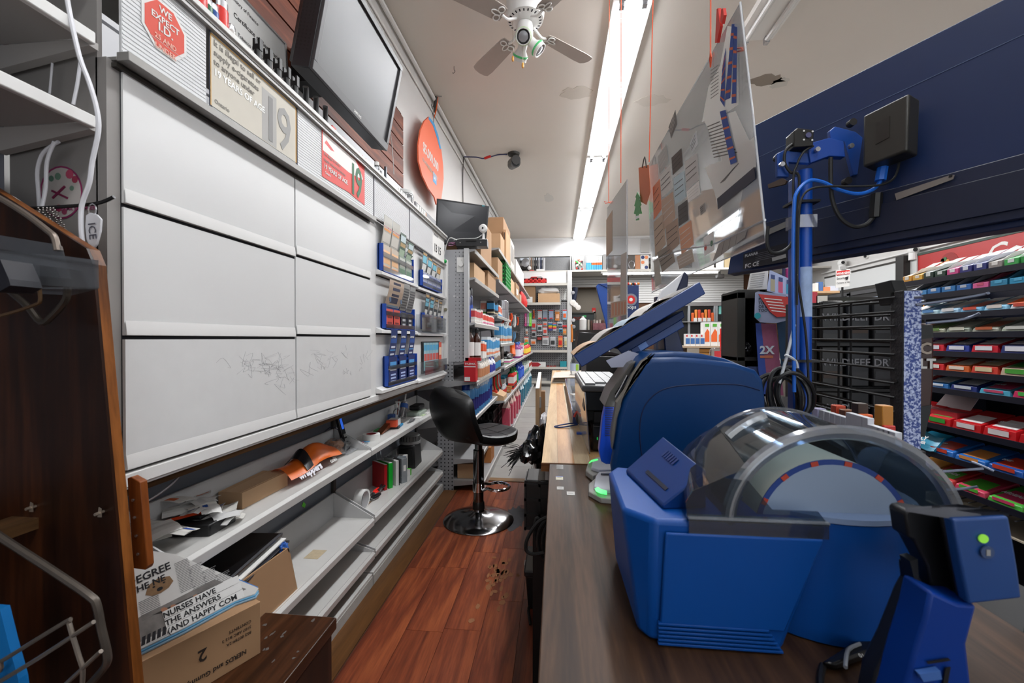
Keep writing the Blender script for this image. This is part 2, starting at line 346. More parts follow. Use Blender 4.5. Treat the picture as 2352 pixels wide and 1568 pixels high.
# ---------------------------------------------------------------- ceiling strip lights
LIT = mat('#f7faff', .5, emit=TUBE); FIX = mat('#e6e4e0', .4)
def strip(y0, y1, x, lab, lit=True, z=3.25, on=True):
    t = thing('strip_light', lab, 'light', (x, (y0+y1)/2, z+.08), 'strip lights' if False else None)
    g = G(); g.box(x-.13, x+.13, y0+.01, y1-.01, z+.035, z+.08); part('housing', g, FIX, t)
    for s in (-.075,.075):
        part('tube',G().cyl((x+s, y0+.05, z+.012),(x+s, y1-.05, z+.012),.019, n=10), LIT if lit else mat('#dcdcda', .2), t, smooth=True)
        for yy in (y0+.035, y1-.035): part('tube_socket',G().box(x+s-.016, x+s+.016, yy-.02, yy+.02, z-.012, z+.045),SILV, t)
    return t
for a, b, n in ((.42,2.88, 'nearest lit strip light above the shop aisle'),(2.89,5.37, 'second lit strip light along the aisle ceiling, beside the fan'),(5.38,7.45, 'third lit strip light along the aisle, shorter than the rest'),(7.47,9.76, 'farthest lit strip light of the aisle row, at the back wall')):
    strip(a, b, .51, n)
strip(-2.2,.4,.51, 'added unseen strip light of the aisle row behind the camera')  # duplicate fixture out of view, added for its light
strip(.95,3.42,1.49, 'unlit strip light on the ceiling right of the hanging acrylic sheet', False, 3.25)
for i, (y, lab) in enumerate(((1.2, 'added unseen strip light high over the candy rack'),(5.0, 'added unseen strip light over the middle of the shop'),(8.3, 'added unseen strip light over the coolers'))): strip(y-1.2, y+1.2,3.3, lab)  # lit fixtures out of view, added to light the right side
rl = thing('rear_strip_light','long glowing strip light mounted crosswise below the rear shelf of goods','light', (2.2,9.64,2.51))
ra, rb_ = P(1385,632, y=9.62).x, P(1648,632, y=9.62).x; part('housing',G().box(ra-.05, rb_+.05,9.60,9.68,2.49,2.519), FIX, rl)
part('tube',G().cyl((ra, 9.62,2.468),(rb_, 9.62,2.468),.022, n=10), LIT, rl, smooth=True)
# wire hook strips and orange hanging strings are with the acrylic sheets

# ================================================================ CEILING FAN
F0 = V((-.2,2.76,3.03))
fan = thing('ceiling_fan','white four-blade ceiling fan with three spot lamps','fan', F0+Z*.3)
FW = mat('#e4e3e0', .35)
part('motor',G().lathe([(.07,.29),(.085,.27),(.12,.19),(.125,.09),(.118,.055),(.075,.04),(.06,.03)], F0,28), FW, fan, smooth=True)
g = G()
for k in range(24):
    a = 2*math.pi*k/24; d = V((math.cos(a), math.sin(a),0)); s_ = V((-d.y, d.x, 0)); p = F0+d*.095+Z*.0465
    g.quadbox([p-s_*.004-d*.012, p+s_*.004-d*.012, p+s_*.004+d*.012-Z*-.004, p-s_*.004+d*.012-Z*-.004], -Z*.002)
part('motor_vents', g,mat('#20202a', .7), fan)['kind'] = 'stuff'
part('light_hub',G().lathe([(.048,.03),(.052,.0),(.052,-.05),(.04,-.075),(.01,-.085)], F0,22), FW, fan, smooth=True)
for i, a in enumerate((.68,.68+math.pi/2,.68+math.pi, .68+1.5*math.pi)):
    a = [math.atan2(P(1350,145, z=3.03).y-F0.y, P(1350,145, z=3.03).x-F0.x), math.atan2(P(1100,172, z=3.03).y-F0.y, P(1100,172, z=3.03).x-F0.x)][i % 2]+(math.pi if i > 1 else 0)
    d = V((math.cos(a), math.sin(a),0)); s_ = V((-d.y, d.x, .2)).normalized(); c = F0
    out = [(.17,-.045),(.2,-.055),(.5,-.068),(.56,-.062),(.575,-.04),(.582,0),(.575,.04),(.56,.062),(.5,.068),(.2,.055),(.17,.045)]
    part('blade',G().ext([c+d*r+s_*q+Z*.01 for r, q in out], Z*.006),mat('#ada39b', .55, var=.04, vscale=30), fan, bevel=.0015)
    g = G(); arm = [F0+d*.06+Z*.045, F0+d*.10+Z*.02, F0+d*.14+Z*.0, F0+d*.18+Z*.008]; g.tube(arm, .009,8,4)
    for sg in (-1,0,1):
        cc = F0+d*(.205 if sg else .225)+s_*(.03*sg)+Z*.004
        g.tube([cc+(d*math.cos(t)*.032+s_*math.sin(t)*.014) if not sg else cc+(d*math.cos(t)*.02+s_*math.sin(t)*.02) for t in [2*math.pi*q/12 for q in range(13)]], .004,6)
    part('blade_bracket', g, FW, fan, smooth=True)
for i, (px, py, aim) in enumerate(((1191,80, V((-.02,-.75,-.55))),(1237,105, V((.75,.05,-.75))),(1180,118, V((-.35,.75,-.75))))):
    aim.normalize(); base = F0-Z*.045+aim*.05
    sp = part('lamp_shade',G(), FW, fan) if False else None
    g = G(); M = aim.to_track_quat('Z','Y').to_matrix().to_4x4(); M.translation = base
    g.lathe([(.026,-.02),(.03,.0),(.03,.03),(.046,.055),(.047,.062),(.046,.066),(.046,.09),(.041,.09),(.04,.06)], (0,0,0),22, close=False); g.xf(M)
    sh = part('lamp_shade', g, FW, fan, smooth=True)
    part('shade_ring',G().lathe([(.0462,.057),(.051,.06),(.051,.067),(.0462,.07)], (0,0,0),22, close=False).xf(M),mat('#58c77c' if i else '#c5dbb0', .3), sh, smooth=True)
    part('bulb',G().lathe([(.012,.02),(.018,.045),(.032,.072),(.03,.084),(.018,.089),(.002,.09)], (0,0,0),18).xf(M),mat('#9c9ca0', .12,.2), sh, smooth=True)
for px, py0, py1 in ((1178,50,128),(1201,100,143)):
    y = 2.68; a = P(px, py0, y=y); b = P(px, py1, y=y)
    g = G().tube([a, b], .0012,5); ch = part('pull_chain', g,mat('#8c7a62', .4,.5), fan)
    part('chain_fob',G().lathe([(.001,.0),(.006,-.006),(.0085,-.022),(.006,-.034),(.001,-.038)], b, 10),mat('#d79a45', .35), ch, smooth=True)
# bullet camera with its lead
c = P(1180,352, z=3.33); cm = thing('ceiling_camera','dark bullet security camera on the ceiling left of the lit strip','camera', c)
part('mount',G().lathe([(.075,0),(.07,-.025),(.03,-.035),(.025,-.08),(.001,-.085)], c, 16), DARKM, cm, smooth=True)
d = V((.35,-1,-.25)).normalized(); p = c-Z*.13
part('camera_body',G().cyl(p-d*.11, p+d*.11,.055,.06,16).cyl(p-d*.13+Z*.03, p+d*.13+Z*.03,.05,.055,12),mat('#35322f', .4), cm, smooth=True)
part('lens',G().cyl(p+d*.11, p+d*.115,.045, n=14),BLACKG, cm)
w0 = V((wx(c.y)+.03, c.y-.1,3.27)); part('cable',G().tube([w0, w0+X*.15-Z*.01, w0+X*.25-Z*.03, c-X*.2-Z*.01, c-X*.08-Z*.01], .007,6,4),mat('#2a2a55', .5), cm)
part('connector',G().tube([w0+X*.25-Z*.03, w0+X*.33-Z*.005], .016,7),RED, cm)
wr = solo('wall_wire',G().tube([w0-X*.01, w0-Z*.25-X*.02, w0-Z*.7-X*.02+Y*.02, w0-Z*1.05-X*.02], .006,5,3), DARKM, 'thin dark wire hanging down the left wall above the black monitor','wire')
c = P(1003,222, z=3.32)
cb = thing('cable_bundle','bundle of black and orange cables hanging from the ceiling behind the orange paddle sign','cable', c)
q = P(985,290, y=c.y+.1); part('black_cable',G().tube([c, c*.6+q*.4-Z*.02, q], .016,7,3), DARKM, cb); part('orange_cable',G().tube([c+X*.01, c*.5+q*.5+X*.03, q+X*.02], .007,6,3), ORANGE, cb)
part('white_cable',G().tube([c+X*.05, c-X*.02, c-X*.15-Z*.01, V((wx(c.y)+.02, c.y, 3.22)), V((wx(c.y)+.01, c.y, 2.8))], .005,5,3),GREYM, cb)
# ================================================================ LEFT WHITE FIXTURE (tobacco cabinet with flip panels)
XC = -.74
cab = thing('flip_panel_cabinet','tall white cabinet of six blank flip panels under the long sign header','cabinet', (-.84,1.15,.78))
g = G(); g.box(-.93,-.762,.640,.648,.80,1.70); g.box(-.765,-.745,.640,.662,.79,1.50); part('side_panel', g,mat('#8e8a87', .55, var=.06, vscale=6), cab)
g = G(); g.box(-.93,-.75,.65,1.68,.775,.797); g.box(-.76,-.742,1.645,1.685,.79,1.50); g.box(-.93,-.925,.65,1.68,.80,1.50); part('frame', g,OFFW, cab)
struct_g = G(); struct_g.box(-.748,-.744,.662,1.645,.80,1.50); part('gap_backing', struct_g, GAP, cab)
rows = ((.803,1.030),(1.036,1.258),(1.264,1.495))
scuff = mat('#d6d6d5', .38, var=.05, vscale=22); scuff2 = mat('#dadad9', .36, var=.02, vscale=6)
for ci, (ya, yb, dz) in enumerate(((.662,1.146,0),(1.150,1.645,.008))):
    for ri, (za, zb) in enumerate(rows):
        t_ = -.002 if ri else .0
        p_ = part('flip_panel',G().box(-.744,-.738+t_, ya+.001, yb-.001, za+(dz if ri else 0), zb+(dz if ri < 2 else 0)-.001), scuff if ri == 0 else scuff2, cab, origin=(-.742,(ya+yb)/2, za))
        z0 = za+(dz if ri else 0)
        g = G(); g.ext([(-.738, ya+.001, z0),(-.7352, ya+.001, z0),(-.735, ya+.001, z0+.004),(-.738, ya+.001, z0+.026)], (0, yb-ya-.002,0)); part('panel_lip', g,OFFW, p_, bevel=.0006)
# pencil scribble on the lowest panels
g = G(); rnd = random.Random(4)
for (cy, cz, n_) in ((1.0,.955,26),(1.28,.965,12),(1.1,.93,12),(1.5,.94,8)):
    for k in range(n_):
        a = cy+rnd.gauss(0,.06); b = cz+rnd.gauss(0,.018); q = [(-.7378, a+rnd.gauss(0,.02), b+rnd.gauss(0,.01)) for _ in range(4)]; g.tube(q, .00022,3,3)
s_ = part('pencil_scribble', g,mat('#a3a2a4', .7), cab); s_['kind'] = 'stuff'
# lower rail under the panels with wood batten
g = G(); g.box(-.752,-.733,.645,2.775,.775,.797); g.box(-.758,-.74,.645,2.775,.768,.777); rail_ = thing('cabinet_rail','white rail with a thin brown batten running below all the flip panels','rail', (-.75,1.7,.76))
part('rail', g,OFFW, rail_, bevel=.001); part('wood_batten',G().box(-.80,-.755,.5,2.775,.752,.768), wood('#3d2a19','#6b4d30',None, 1), rail_)
# lottery cabinet beyond
lc = thing('lottery_cabinet','white panelled cabinet holding the lottery ticket racks','cabinet', (-.84,2.22,.78))
g = G(); g.box(-.93,-.75,1.69,2.775,.775,.797); g.box(-.93,-.742,2.765,2.775,.79,1.52); g.box(-.76,-.742,1.685,1.70,.79,1.52); part('frame', g,OFFW, lc)
part('gap_backing',G().box(-.754,-.750,1.70,2.765,.80,1.52), GAP, lc)
for ci, (ya, yb) in enumerate(((1.702,2.166),(2.172,2.764))):
    for ri, (za, zb) in enumerate(((.803,1.048),(1.054,1.292),(1.298,1.52))):
        dz = -.006*ci; p_ = part('flip_panel',G().box(-.750,-.744, ya, yb, za+dz, zb+dz), scuff2, lc, origin=(-.747,(ya+yb)/2, za))
        g = G(); g.ext([(-.744, ya, za+dz),(-.716, ya, za+dz),(-.716, ya, za+dz+.012),(-.744, ya, za+dz+.024)], (0, yb-ya, 0)); part('panel_ledge', g,OFFW, p_, bevel=.0006)
# sign header
hd = thing('sign_header','long white corrugated sign header with metal rails over the cabinets','header', (-.8,1.7,1.5))
g = G(); g.box(-.93,-.745,.648,2.775,1.70,1.707); g.box(-.752,-.716,.648,2.78,1.700,1.712); part('top_ledge', g, RACKW, hd, bevel=.001)
for a, b in ((1.695,1.700),(1.686,1.692)): part('top_rail',G().box(-.735,-.722,.648,2.775, a, b),GREYM if a < 1.69 else RACKW, hd)
g = G()
for xa, xb, za, zb in ((-.735,-.712,1.497,1.512),(-.765,-.735,1.499,1.505),(-.80,-.78,1.494,1.50)): g.box(xa, xb, .648,1.64, za, zb)
g.box(-.735,-.722,1.64,2.775,1.516,1.522); part('bottom_rail', g,mat('#8f8d8a', .4,.4), hd, bevel=.0008)
part('rail_slot',G().box(-.78,-.735,.648,1.63,1.488,1.495), DARKM, hd)
corr = mat('#d2d3d4', .5, var=.03, vscale=3)
for ya, yb in ((.655,.835),(.845,1.145),(1.15,1.66),(1.665,2.085),(2.09,2.49)):
    z0 = 1.512 if ya < 1.6 else 1.524
    g = G().box(-.738,-.733, ya, yb-.004, z0,1.686); pp_ = part('header_panel', g, corr, hd)
    n_ = 22; g = G()
    for k in range(n_): z = z0+.006+k*(1.68-z0)/n_; g.box(-.733,-.7322, ya+.001, yb-.005, z, z+.0028)
    part('panel_flutes', g,mat('#cfd0d1', .5), pp_)['kind'] = 'stuff'
g = G()
for y in (.84,1.147,1.662,2.087): g.box(-.733,-.7315, y-.0015, y+.0015,1.51,1.69)
part('panel_seams', g,mat('#3c3c4a', .7), hd)
# window posters stuck on the header
def plate(pts, th, m, name, label, cat, parent=None, group=None, d=None):
    q = [Vector(p) for p in pts]; n = d if d is not None else (q[1]-q[0]).cross(q[2]-q[0]).normalized()*th
    return (solo(name,G().ext(q, n), m, label, cat, group) if parent is None else part(name,G().ext(q, n), m, parent, label=label))
XP = -.7318
oc = thing('octagon_sticker','red and white octagonal WE EXPECT ID sticker on the sign header','sticker', (XP, .735,1.57))
def octa(cy, cz, ry, rz, x): return [(x, cy+ry*math.cos(math.pi/8+k*math.pi/4), cz+rz*math.sin(math.pi/8+k*math.pi/4)) for k in range(8)]
part('sheet',G().ext(octa(.735,1.612,.05,.052, XP),(.0006,0,0)),PAPER, oc); part('red_field',G().ext(octa(.735,1.612,.044,.046, XP+.0006),(.0004,0,0)),mat('#d2452f', .6), oc)
for k, s in enumerate(('WE','EXPECT','I.D.','25 AND','UNDER')): text(s, (.017,.0165,.022,.013,.013)[k],mat('#e6b0a0', .7) if k > 2 else PAPER, oc, (XP+.001,.735,1.636-k*.0175),Y,Z, .02, 'CENTER')
part('white_lines',G().box(XP+.0011, XP+.0013,.70,.77,1.581,1.5815),PAPER, oc)
yp = thing('yellowed_poster','yellowed paper poster about selling e-cigarettes to anyone under 19, on the header','poster', (XP, .99,1.53))
part('sheet',G().box(XP, XP+.0008,.840,1.142,1.528,1.682),mat('#c3bdb0', .6, var=.06, vscale=20), yp)
part('border',G().box(XP+.0008, XP+.001,.840,1.142,1.679,1.682).box(XP+.0008, XP+.001,1.138,1.142,1.528,1.682).box(XP+.0008, XP+.001,.84,.842,1.528,1.682),mat('#c9963c', .6), yp)
for k, s in enumerate(('It is illegal to sell or','supply e-cigarettes','to anyone under')): text(s, .0185,mat('#77736d', .7), yp, (XP+.0009,.848,1.660-k*.020),Y,Z, .01)
text('19 YEARS OF AGE', .0205,mat('#efefec', .6), yp, (XP+.0009,.848,1.598),Y,Z, .03)
text('Ontario', .013,mat('#8a8780', .7), yp, (XP+.0009,.85,1.538),Y, Z)
part('grey_band',G().box(XP+.0008, XP+.001,1.0,1.055,1.53,1.66),mat('#a9a7a4', .7), yp)
for s, y, c_ in (('1', 1.0, '#8b8a88'),('9', 1.055, '#9b9a97')): text(s, .16,mat(c_, .7), yp, (XP+.0011, y, 1.54),Y,Z, .01, sx=.8)
rp = thing('red_age_poster','torn red and white 19 YEARS OF AGE poster with green numerals on the header','poster', (XP, 1.42,1.53))
rnd = random.Random(2); top = [(XP, 1.275+i*.03,1.690+rnd.uniform(-.004,.003)) for i in range(11)]; bot = [(XP, 1.575-i*.03,1.545+rnd.uniform(-.004,.004)) for i in range(11)]
part('sheet',G().ext(top+bot, (.0008,0,0)),mat('#d3352a', .5), rp)
part('white_field',G().ext([(XP+.0008,1.279,1.684),(XP+.0008,1.50,1.684),(XP+.0008,1.545,1.655),(XP+.0008,1.56,1.635),(XP+.0008,1.45,1.62),(XP+.0008,1.279,1.625)], (.0003,0,0)),mat('#e9e3de', .6), rp)
text('19 YEARS OF AGE.', .0195,PAPER, rp, (XP+.0012,1.284,1.572),Y,Z, .03); text('Ontario', .011,PAPER, rp, (XP+.0012,1.29,1.556),Y, Z)
for k in range(2): text(('It is illegal to sell or','supply tobacco to anyone')[k], .0135,mat('#9a8c88', .7), rp, (XP+.0012,1.284,1.613-k*.018),Y, Z)
for s, y in (('1', 1.452),('9', 1.497)): text(s, .155,mat('#3b6b4c', .6), rp, (XP+.0012, y, 1.556),Y,Z, .02, sx=.72)
part('red_scratches',G().ext([(XP+.0011,1.30,1.665),(XP+.0011,1.35,1.650),(XP+.0011,1.33,1.645),(XP+.0011,1.29,1.652)], (.0002,0,0)),RED, rp)
cl = thing('calendar','white wall calendar page with large numbers 13 and 15','calendar', (XP, 2.62,1.56))
part('sheet',G().box(-.738,-.7365,2.50,2.77,1.50,1.69),PAPER, cl)
text('13 15', .068, INK, cl, (-.7362,2.53,1.565),Y,Z, .02); text('OPEN DAILY', .018, INKG, cl, (-.7362,2.52,1.66),Y, Z)
# ---------------------------------------------------------------- slat wall above, behind the ledge
bs = thing('brown_slat_wall','brown slat wall panel behind the television','slatwall', (-1.10,2.0,1.7))
part('backing',G().box(-1.125,-1.115,.3,3.0,1.60,2.66),mat('#2a120a', .8), bs)
bm_ = wood('#54281a','#8a4a30','#6c3622', 1,6,.5)
for k in range(9):
    z0 = 1.70+k*.104; white = k < 4
    part('slat',G().box(-1.115,-1.10,.3 if not white else .9,3.0, z0+.004, z0+.099),mat('#c9cacd', .45) if white else bm_, bs)
# ---------------------------------------------------------------- television
tv = thing('television','large black flat television tilted out from the slat wall','television', (-.95,1.74,1.9))
BR = P(886,347, x=-.85); TR = P(923,153, y=BR.y); upv = (TR-BR); W_ = .66
upv = upv.normalized(); hgt = .42; nv = Y.cross(upv).normalized()     # normal towards the room
nv = V((abs(nv.x), nv.y, -abs(nv.z))) if nv.x < 0 else nv
o_ = BR
def tq(a, b, c=0): return o_-Y*a+upv*b+nv*c      # a from the far end towards camera
g = G(); g.hexa([tq(0,0,-.075), tq(W_, 0,-.075), tq(W_, hgt, -.075), tq(0, hgt, -.075)], [tq(0,0,-.004), tq(W_, 0,-.004), tq(W_, hgt, -.004), tq(0, hgt, -.004)]); part('casing', g,mat('#19171b', .4), tv, bevel=.004)
g = G(); b_ = .022
for (a0, a1, c0, c1) in ((0, W_, 0, b_*1.5),(0, W_, hgt-b_, hgt),(0, b_, b_*1.5, hgt-b_),(W_-b_, W_, b_*1.5, hgt-b_)): g.hexa([tq(a0, c0,-.004), tq(a1, c0,-.004), tq(a1, c1,-.004), tq(a0, c1,-.004)], [tq(a0, c0,.008), tq(a1, c0,.008), tq(a1, c1,.008), tq(a0, c1,.008)])
part('bezel', g,mat('#3a393b', .35), tv, bevel=.0015)
part('screen',G().hexa([tq(b_, b_*1.5,-.006), tq(W_-b_, b_*1.5,-.006), tq(W_-b_, hgt-b_, -.006), tq(b_, hgt-b_, -.006)], [tq(b_, b_*1.5,-.001), tq(W_-b_, b_*1.5,-.001), tq(W_-b_, hgt-b_, -.001), tq(b_, hgt-b_, -.001)]),mat('#343436', .34, spec=.6), tv)
text('SAMSUNG', .014,PAPER, tv, tq(.36,.010,.0085),Y, upv, .02)
g = G()
for i in range(26):
    for j in range(4): p = tq(W_+.0005,.06+i*.013,-.07+j*.014); g.quadbox([p, p+nv*.006, p+nv*.006+upv*.006, p+upv*.006], Y*.001)
part('vent_holes', g,BLACK, tv)['kind'] = 'stuff'
part('back_housing',G().hexa([tq(.06,.05,-.13), tq(W_-.06,.05,-.13), tq(W_-.06,.36,-.13), tq(.06,.36,-.13)], [tq(.03,.03,-.075), tq(W_-.03,.03,-.075), tq(W_-.03,.39,-.075), tq(.03,.39,-.075)]),mat('#1b1a1d', .5), tv)
part('wall_arm',G().box(-1.10,-.93,1.68,1.80,2.10,2.24),BLACK, tv)
part('cable',G().tube([P(893,290, x=-1.0), P(900,330, x=-1.03), P(905,400, x=-1.05)], .003,5,4),OFFW, tv)
# framed certificate
fr = thing('framed_certificate','framed white certificate leaning on the slat wall left of the television','frame', (-1.05,1.3,1.71))
def fq(y, z): return V((-1.05-(z-1.71)*.05, y, z))
ya, yb, za, zb = 1.29,1.60,1.72,2.20
part('paper',G().quadbox([fq(ya, za), fq(yb, za), fq(yb, zb), fq(ya, zb)], (-.004,0,0)),PAPER, fr)
g = G()
for a0, a1, c0, c1 in ((ya-.012, ya, za-.01, zb+.01),(yb, yb+.012, za-.01, zb+.01),(ya, yb, za-.01, za),(ya, yb, zb, zb+.01)): g.quadbox([fq(a0, c0)+X*.004, fq(a1, c0)+X*.004, fq(a1, c1)+X*.004, fq(a0, c1)+X*.004], (-.016,0,0))
part('frame_edge', g,SILV, fr, bevel=.001)
for k in range(7): text(('Ministry of Finance','Certificate of Registration','Tobacco Retail Dealer','issued under the Act','Permit number','effective date','Toronto Ontario')[k], .018+(.006 if k == 1 else 0), INK if k < 3 else INKG, fr, fq(ya+.02+.015*(k % 3),2.16-k*.055)+X*.0005,Y,Z, .004)
# second framed sheet half hidden behind tv end
f2 = thing('wall_notice','tall white framed notice standing below the right end of the television','notice', (-1.06,2.42,1.72))
part('paper',G().box(-1.06,-1.056,2.33,2.56,1.72,1.98),PAPER, f2)
g = G(); g.box(-1.062,-1.05,2.315,2.33,1.712,1.99); g.box(-1.062,-1.05,2.56,2.575,1.712,2.1); part('frame_edge', g,mat('#4b5058', .3,.5), f2)
for k in range(9): text('licence no. and conditions', .012, INKG, f2,(-1.0555,2.345,1.95-k*.022),Y, Z)
# ---------------------------------------------------------------- goods standing on the header ledge (z 1.707)
LZ = 1.712
def lighter(y, col, lab, x=-.775, sc=1.0):
    t = thing('pocket_lighter', lab, 'lighter', (x, y, LZ), 'pocket lighters on the header ledge')
    part('body',G().lathe([(.0125*sc, 0),(.0125*sc, .066*sc)], (x, y, LZ),14, sx=.62),mat(col, .25), t, smooth=True)
    part('top',G().lathe([(.0115*sc, .066*sc),(.0115*sc, .080*sc),(.007,.084*sc)], (x, y, LZ),12, sx=.6),SILV, t, smooth=True)
    part('wheel',G().cyl((x-.004, y-.004, LZ+.079*sc),(x+.004, y-.004, LZ+.079*sc),.004, n=8),PAPER, t)
for i, (y, c_, lab, sc) in enumerate(((.842, '#1a3a7c','blue pocket lighter at the near end of the header ledge', .75),(.862, '#c9211d','tall red pocket lighter, nearer of the two red ones', 1.45),(.885, '#1f5a3a','dark green pocket lighter behind the nearer red one', .95),(.902, '#17428c','blue pocket lighter standing before the second red one', .95),(.925, '#d02720','tall red pocket lighter, farther of the two red ones', 1.3),(.955, '#b9b4ae','grey pocket lighter beside the torch lighters', .85))): lighter(y, c_, lab, sc=sc)
dg = solo('lighter_tray',G().box(-.79,-.752,.93,1.065, LZ, LZ+.028), [mat('#3c4646', .5)], 'low dark grey cardboard lighter tray with recycling marks on the ledge','tray')
for i, y in enumerate((1.045,1.085,1.125,1.165,1.205)):
    c_ = ('#2c6fb0','#d08a25','#2c6fb0','#d08a25','#2c6fb0')[i]
    t = thing('torch_lighter','black torch lighter with fork nozzle, %s from the near end' % ORD[i], 'lighter', (-.775, y, LZ), 'torch lighters on the header ledge')
    part('body',G().lathe([(.012,0),(.012,.03),(.009,.05),(.009,.07)], (-.775, y, LZ),12),BLACK, t, smooth=True); part('fuel_tank',G().lathe([(.0125,.002),(.0125,.022)], (-.775, y, LZ),12),mat(c_, .3), t, smooth=True)
    part('nozzle',G().box(-.785,-.765, y-.006, y+.006, LZ+.07, LZ+.085).box(-.785,-.779, y-.006, y+.006, LZ+.085, LZ+.1).box(-.771,-.765, y-.006, y+.006, LZ+.085, LZ+.1),BLACK, t)
for i, y in enumerate((1.262,1.318,1.374)):
    t = thing('fuel_bottle','white bottle with a black angled nozzle on the ledge, %s from the near end' % ORD[i], 'bottle', (-.775, y, LZ), 'nozzle bottles on the header ledge')
    part('body',G().lathe([(.015,0),(.015,.035),(.012,.04)], (-.775, y, LZ),14),PAPER, t, smooth=True); part('nozzle',G().tube([(-.775, y, LZ+.038),(-.775, y, LZ+.06),(-.772, y-.006, LZ+.085),(-.768, y-.014, LZ+.095)], .0085,10,2),BLACK, t, smooth=True)
for i, (y, h_) in enumerate(((1.42,.05),(1.455,.034),(1.49,.045),(1.525,.04))):
    t = thing('small_blister_pack','small red and black carded pack on the ledge, %s from the nozzle bottles' % ORD[i], 'pack', (-.775, y, LZ), 'carded packs on the header ledge')
    part('card',G().box(-.786,-.770, y-.012, y+.012, LZ, LZ+h_),mat('#2a2626', .5), t); part('red_band',G().box(-.787,-.769, y-.0125, y+.0125, LZ+h_, LZ+h_+.006),RED, t)
for i in range(3):
    y = 1.60+i*.03; t = thing('mini_lighter','small bright red lighter under the television, %s of three' % ORD[i], 'lighter', (-.77, y, LZ), 'three mini lighters under the television')
    part('body',G().lathe([(.010,0),(.010,.04)], (-.77, y, LZ),10, sx=.7),REDB, t, smooth=True); part('top',G().lathe([(.008,.04),(.006,.047)], (-.77, y, LZ),10),RED, t)
t = thing('spray_bottle','clear plastic bottle on the ledge beneath the television corner','bottle', (-.78,1.80, LZ)); part('body',G().lathe([(.022,0),(.022,.05),(.01,.06),(.01,.075)], (-.78,1.80, LZ),14), CLRH, t, smooth=True); part('cap',G().lathe([(.011,.075),(.01,.09)], (-.78,1.80, LZ),10),PAPER, t)
t = thing('clear_jar','wide clear plastic jar on the ledge below the white slats','jar', (-.79,2.16, LZ)); part('body',G().lathe([(.05,0),(.05,.06),(.045,.07)], (-.79,2.16, LZ),20, close=False), CLRH, t, smooth=True); part('lid',G().lathe([(.048,.07),(.048,.085)], (-.79,2.16, LZ),20),mat('#cfcfcd', .4), t, smooth=True)
for i in range(4): solo('price_tag',G().box(-.7318,-.730,1.93+i*.03,1.95+i*.03,1.705,1.735),PAPER, 'small white price tag clipped to the ledge, %s of four before the jar' % ORD[i], 'tag','price tags before the jar')
for i, y in enumerate((2.33,2.37,2.41,2.45)):
    t = thing('sample_packet','white and blue printed packet leaning on the ledge, %s beyond the jar' % ORD[i], 'packet', (-.76, y, LZ), 'printed packets on the far ledge'); part('packet',G().box(-.775,-.768, y-.014, y+.014, LZ, LZ+.07),PAPER, t); part('blue_mark',G().box(-.7679,-.767, y-.008, y+.008, LZ+.02, LZ+.045),mat('#2850a0', .5), t)
t = thing('clear_card_stack','stack of clear wrapped orange cards at the far end of the ledge','card', (-.77,2.6, LZ))
for i in range(3): part('card',G().box(-.79,-.787,2.53+i*.06,2.59+i*.06, LZ, LZ+.10-.02*i).turn((-.79,2.55+i*.06, LZ), 'Y', -.15),mat(('#c9a084','#b58f76','#9aa0a0')[i], .3), t)
# orange paddle sign
ps = thing('paddle_sign','orange surfboard-shaped lottery sign hung high on the left wall','sign', P(1010,470, y=3.3))
pts = [(985,268),(975,278),(966,300),(961,335),(962,370),(970,402),(984,432),(998,452),(1003,470),(1018,470),(1014,455),(1016,440),(1019,410),(1018,380),(1014,345),(1006,310),(997,283)]
x_ = -1.09
part('panel',G().ext(PP(pts, x=x_),(-.012,0,0)),mat('#e96a43', .45), ps)
q = PP([(985,268),(997,283),(1006,310),(1013,342),(1010,342),(1003,315),(994,288),(984,273)], x=x_); part('blue_stripe',G().ext([p+X*.0008 for p in q], (.0012,0,0)), SKYB, ps)
a = P(971,345, x=x_); up_ = Z
text('$5,000,000', .115,PAPER, ps, a+X*.001,Y,Z, .02, sx=.9); text('GUARANTEED JACKPOT', .042,mat('#b9b0a6', .6), ps, P(970,368, x=x_)+X*.001,Y,Z, .02); text('EVERY DRAW', .035,mat('#d8a070', .6), ps, P(981,385, x=x_)+X*.001,Y, Z)
q = P(996,418, x=x_); part('logo_tile',G().box(x_, x_+.0016, q.y-.02, q.y+.09, q.z, q.z+.09),mat('#3f9bd0', .4), ps); text('649', .05,PAPER, ps, (x_+.0018, q.y-.012, q.z+.025),Y,Z, .03)
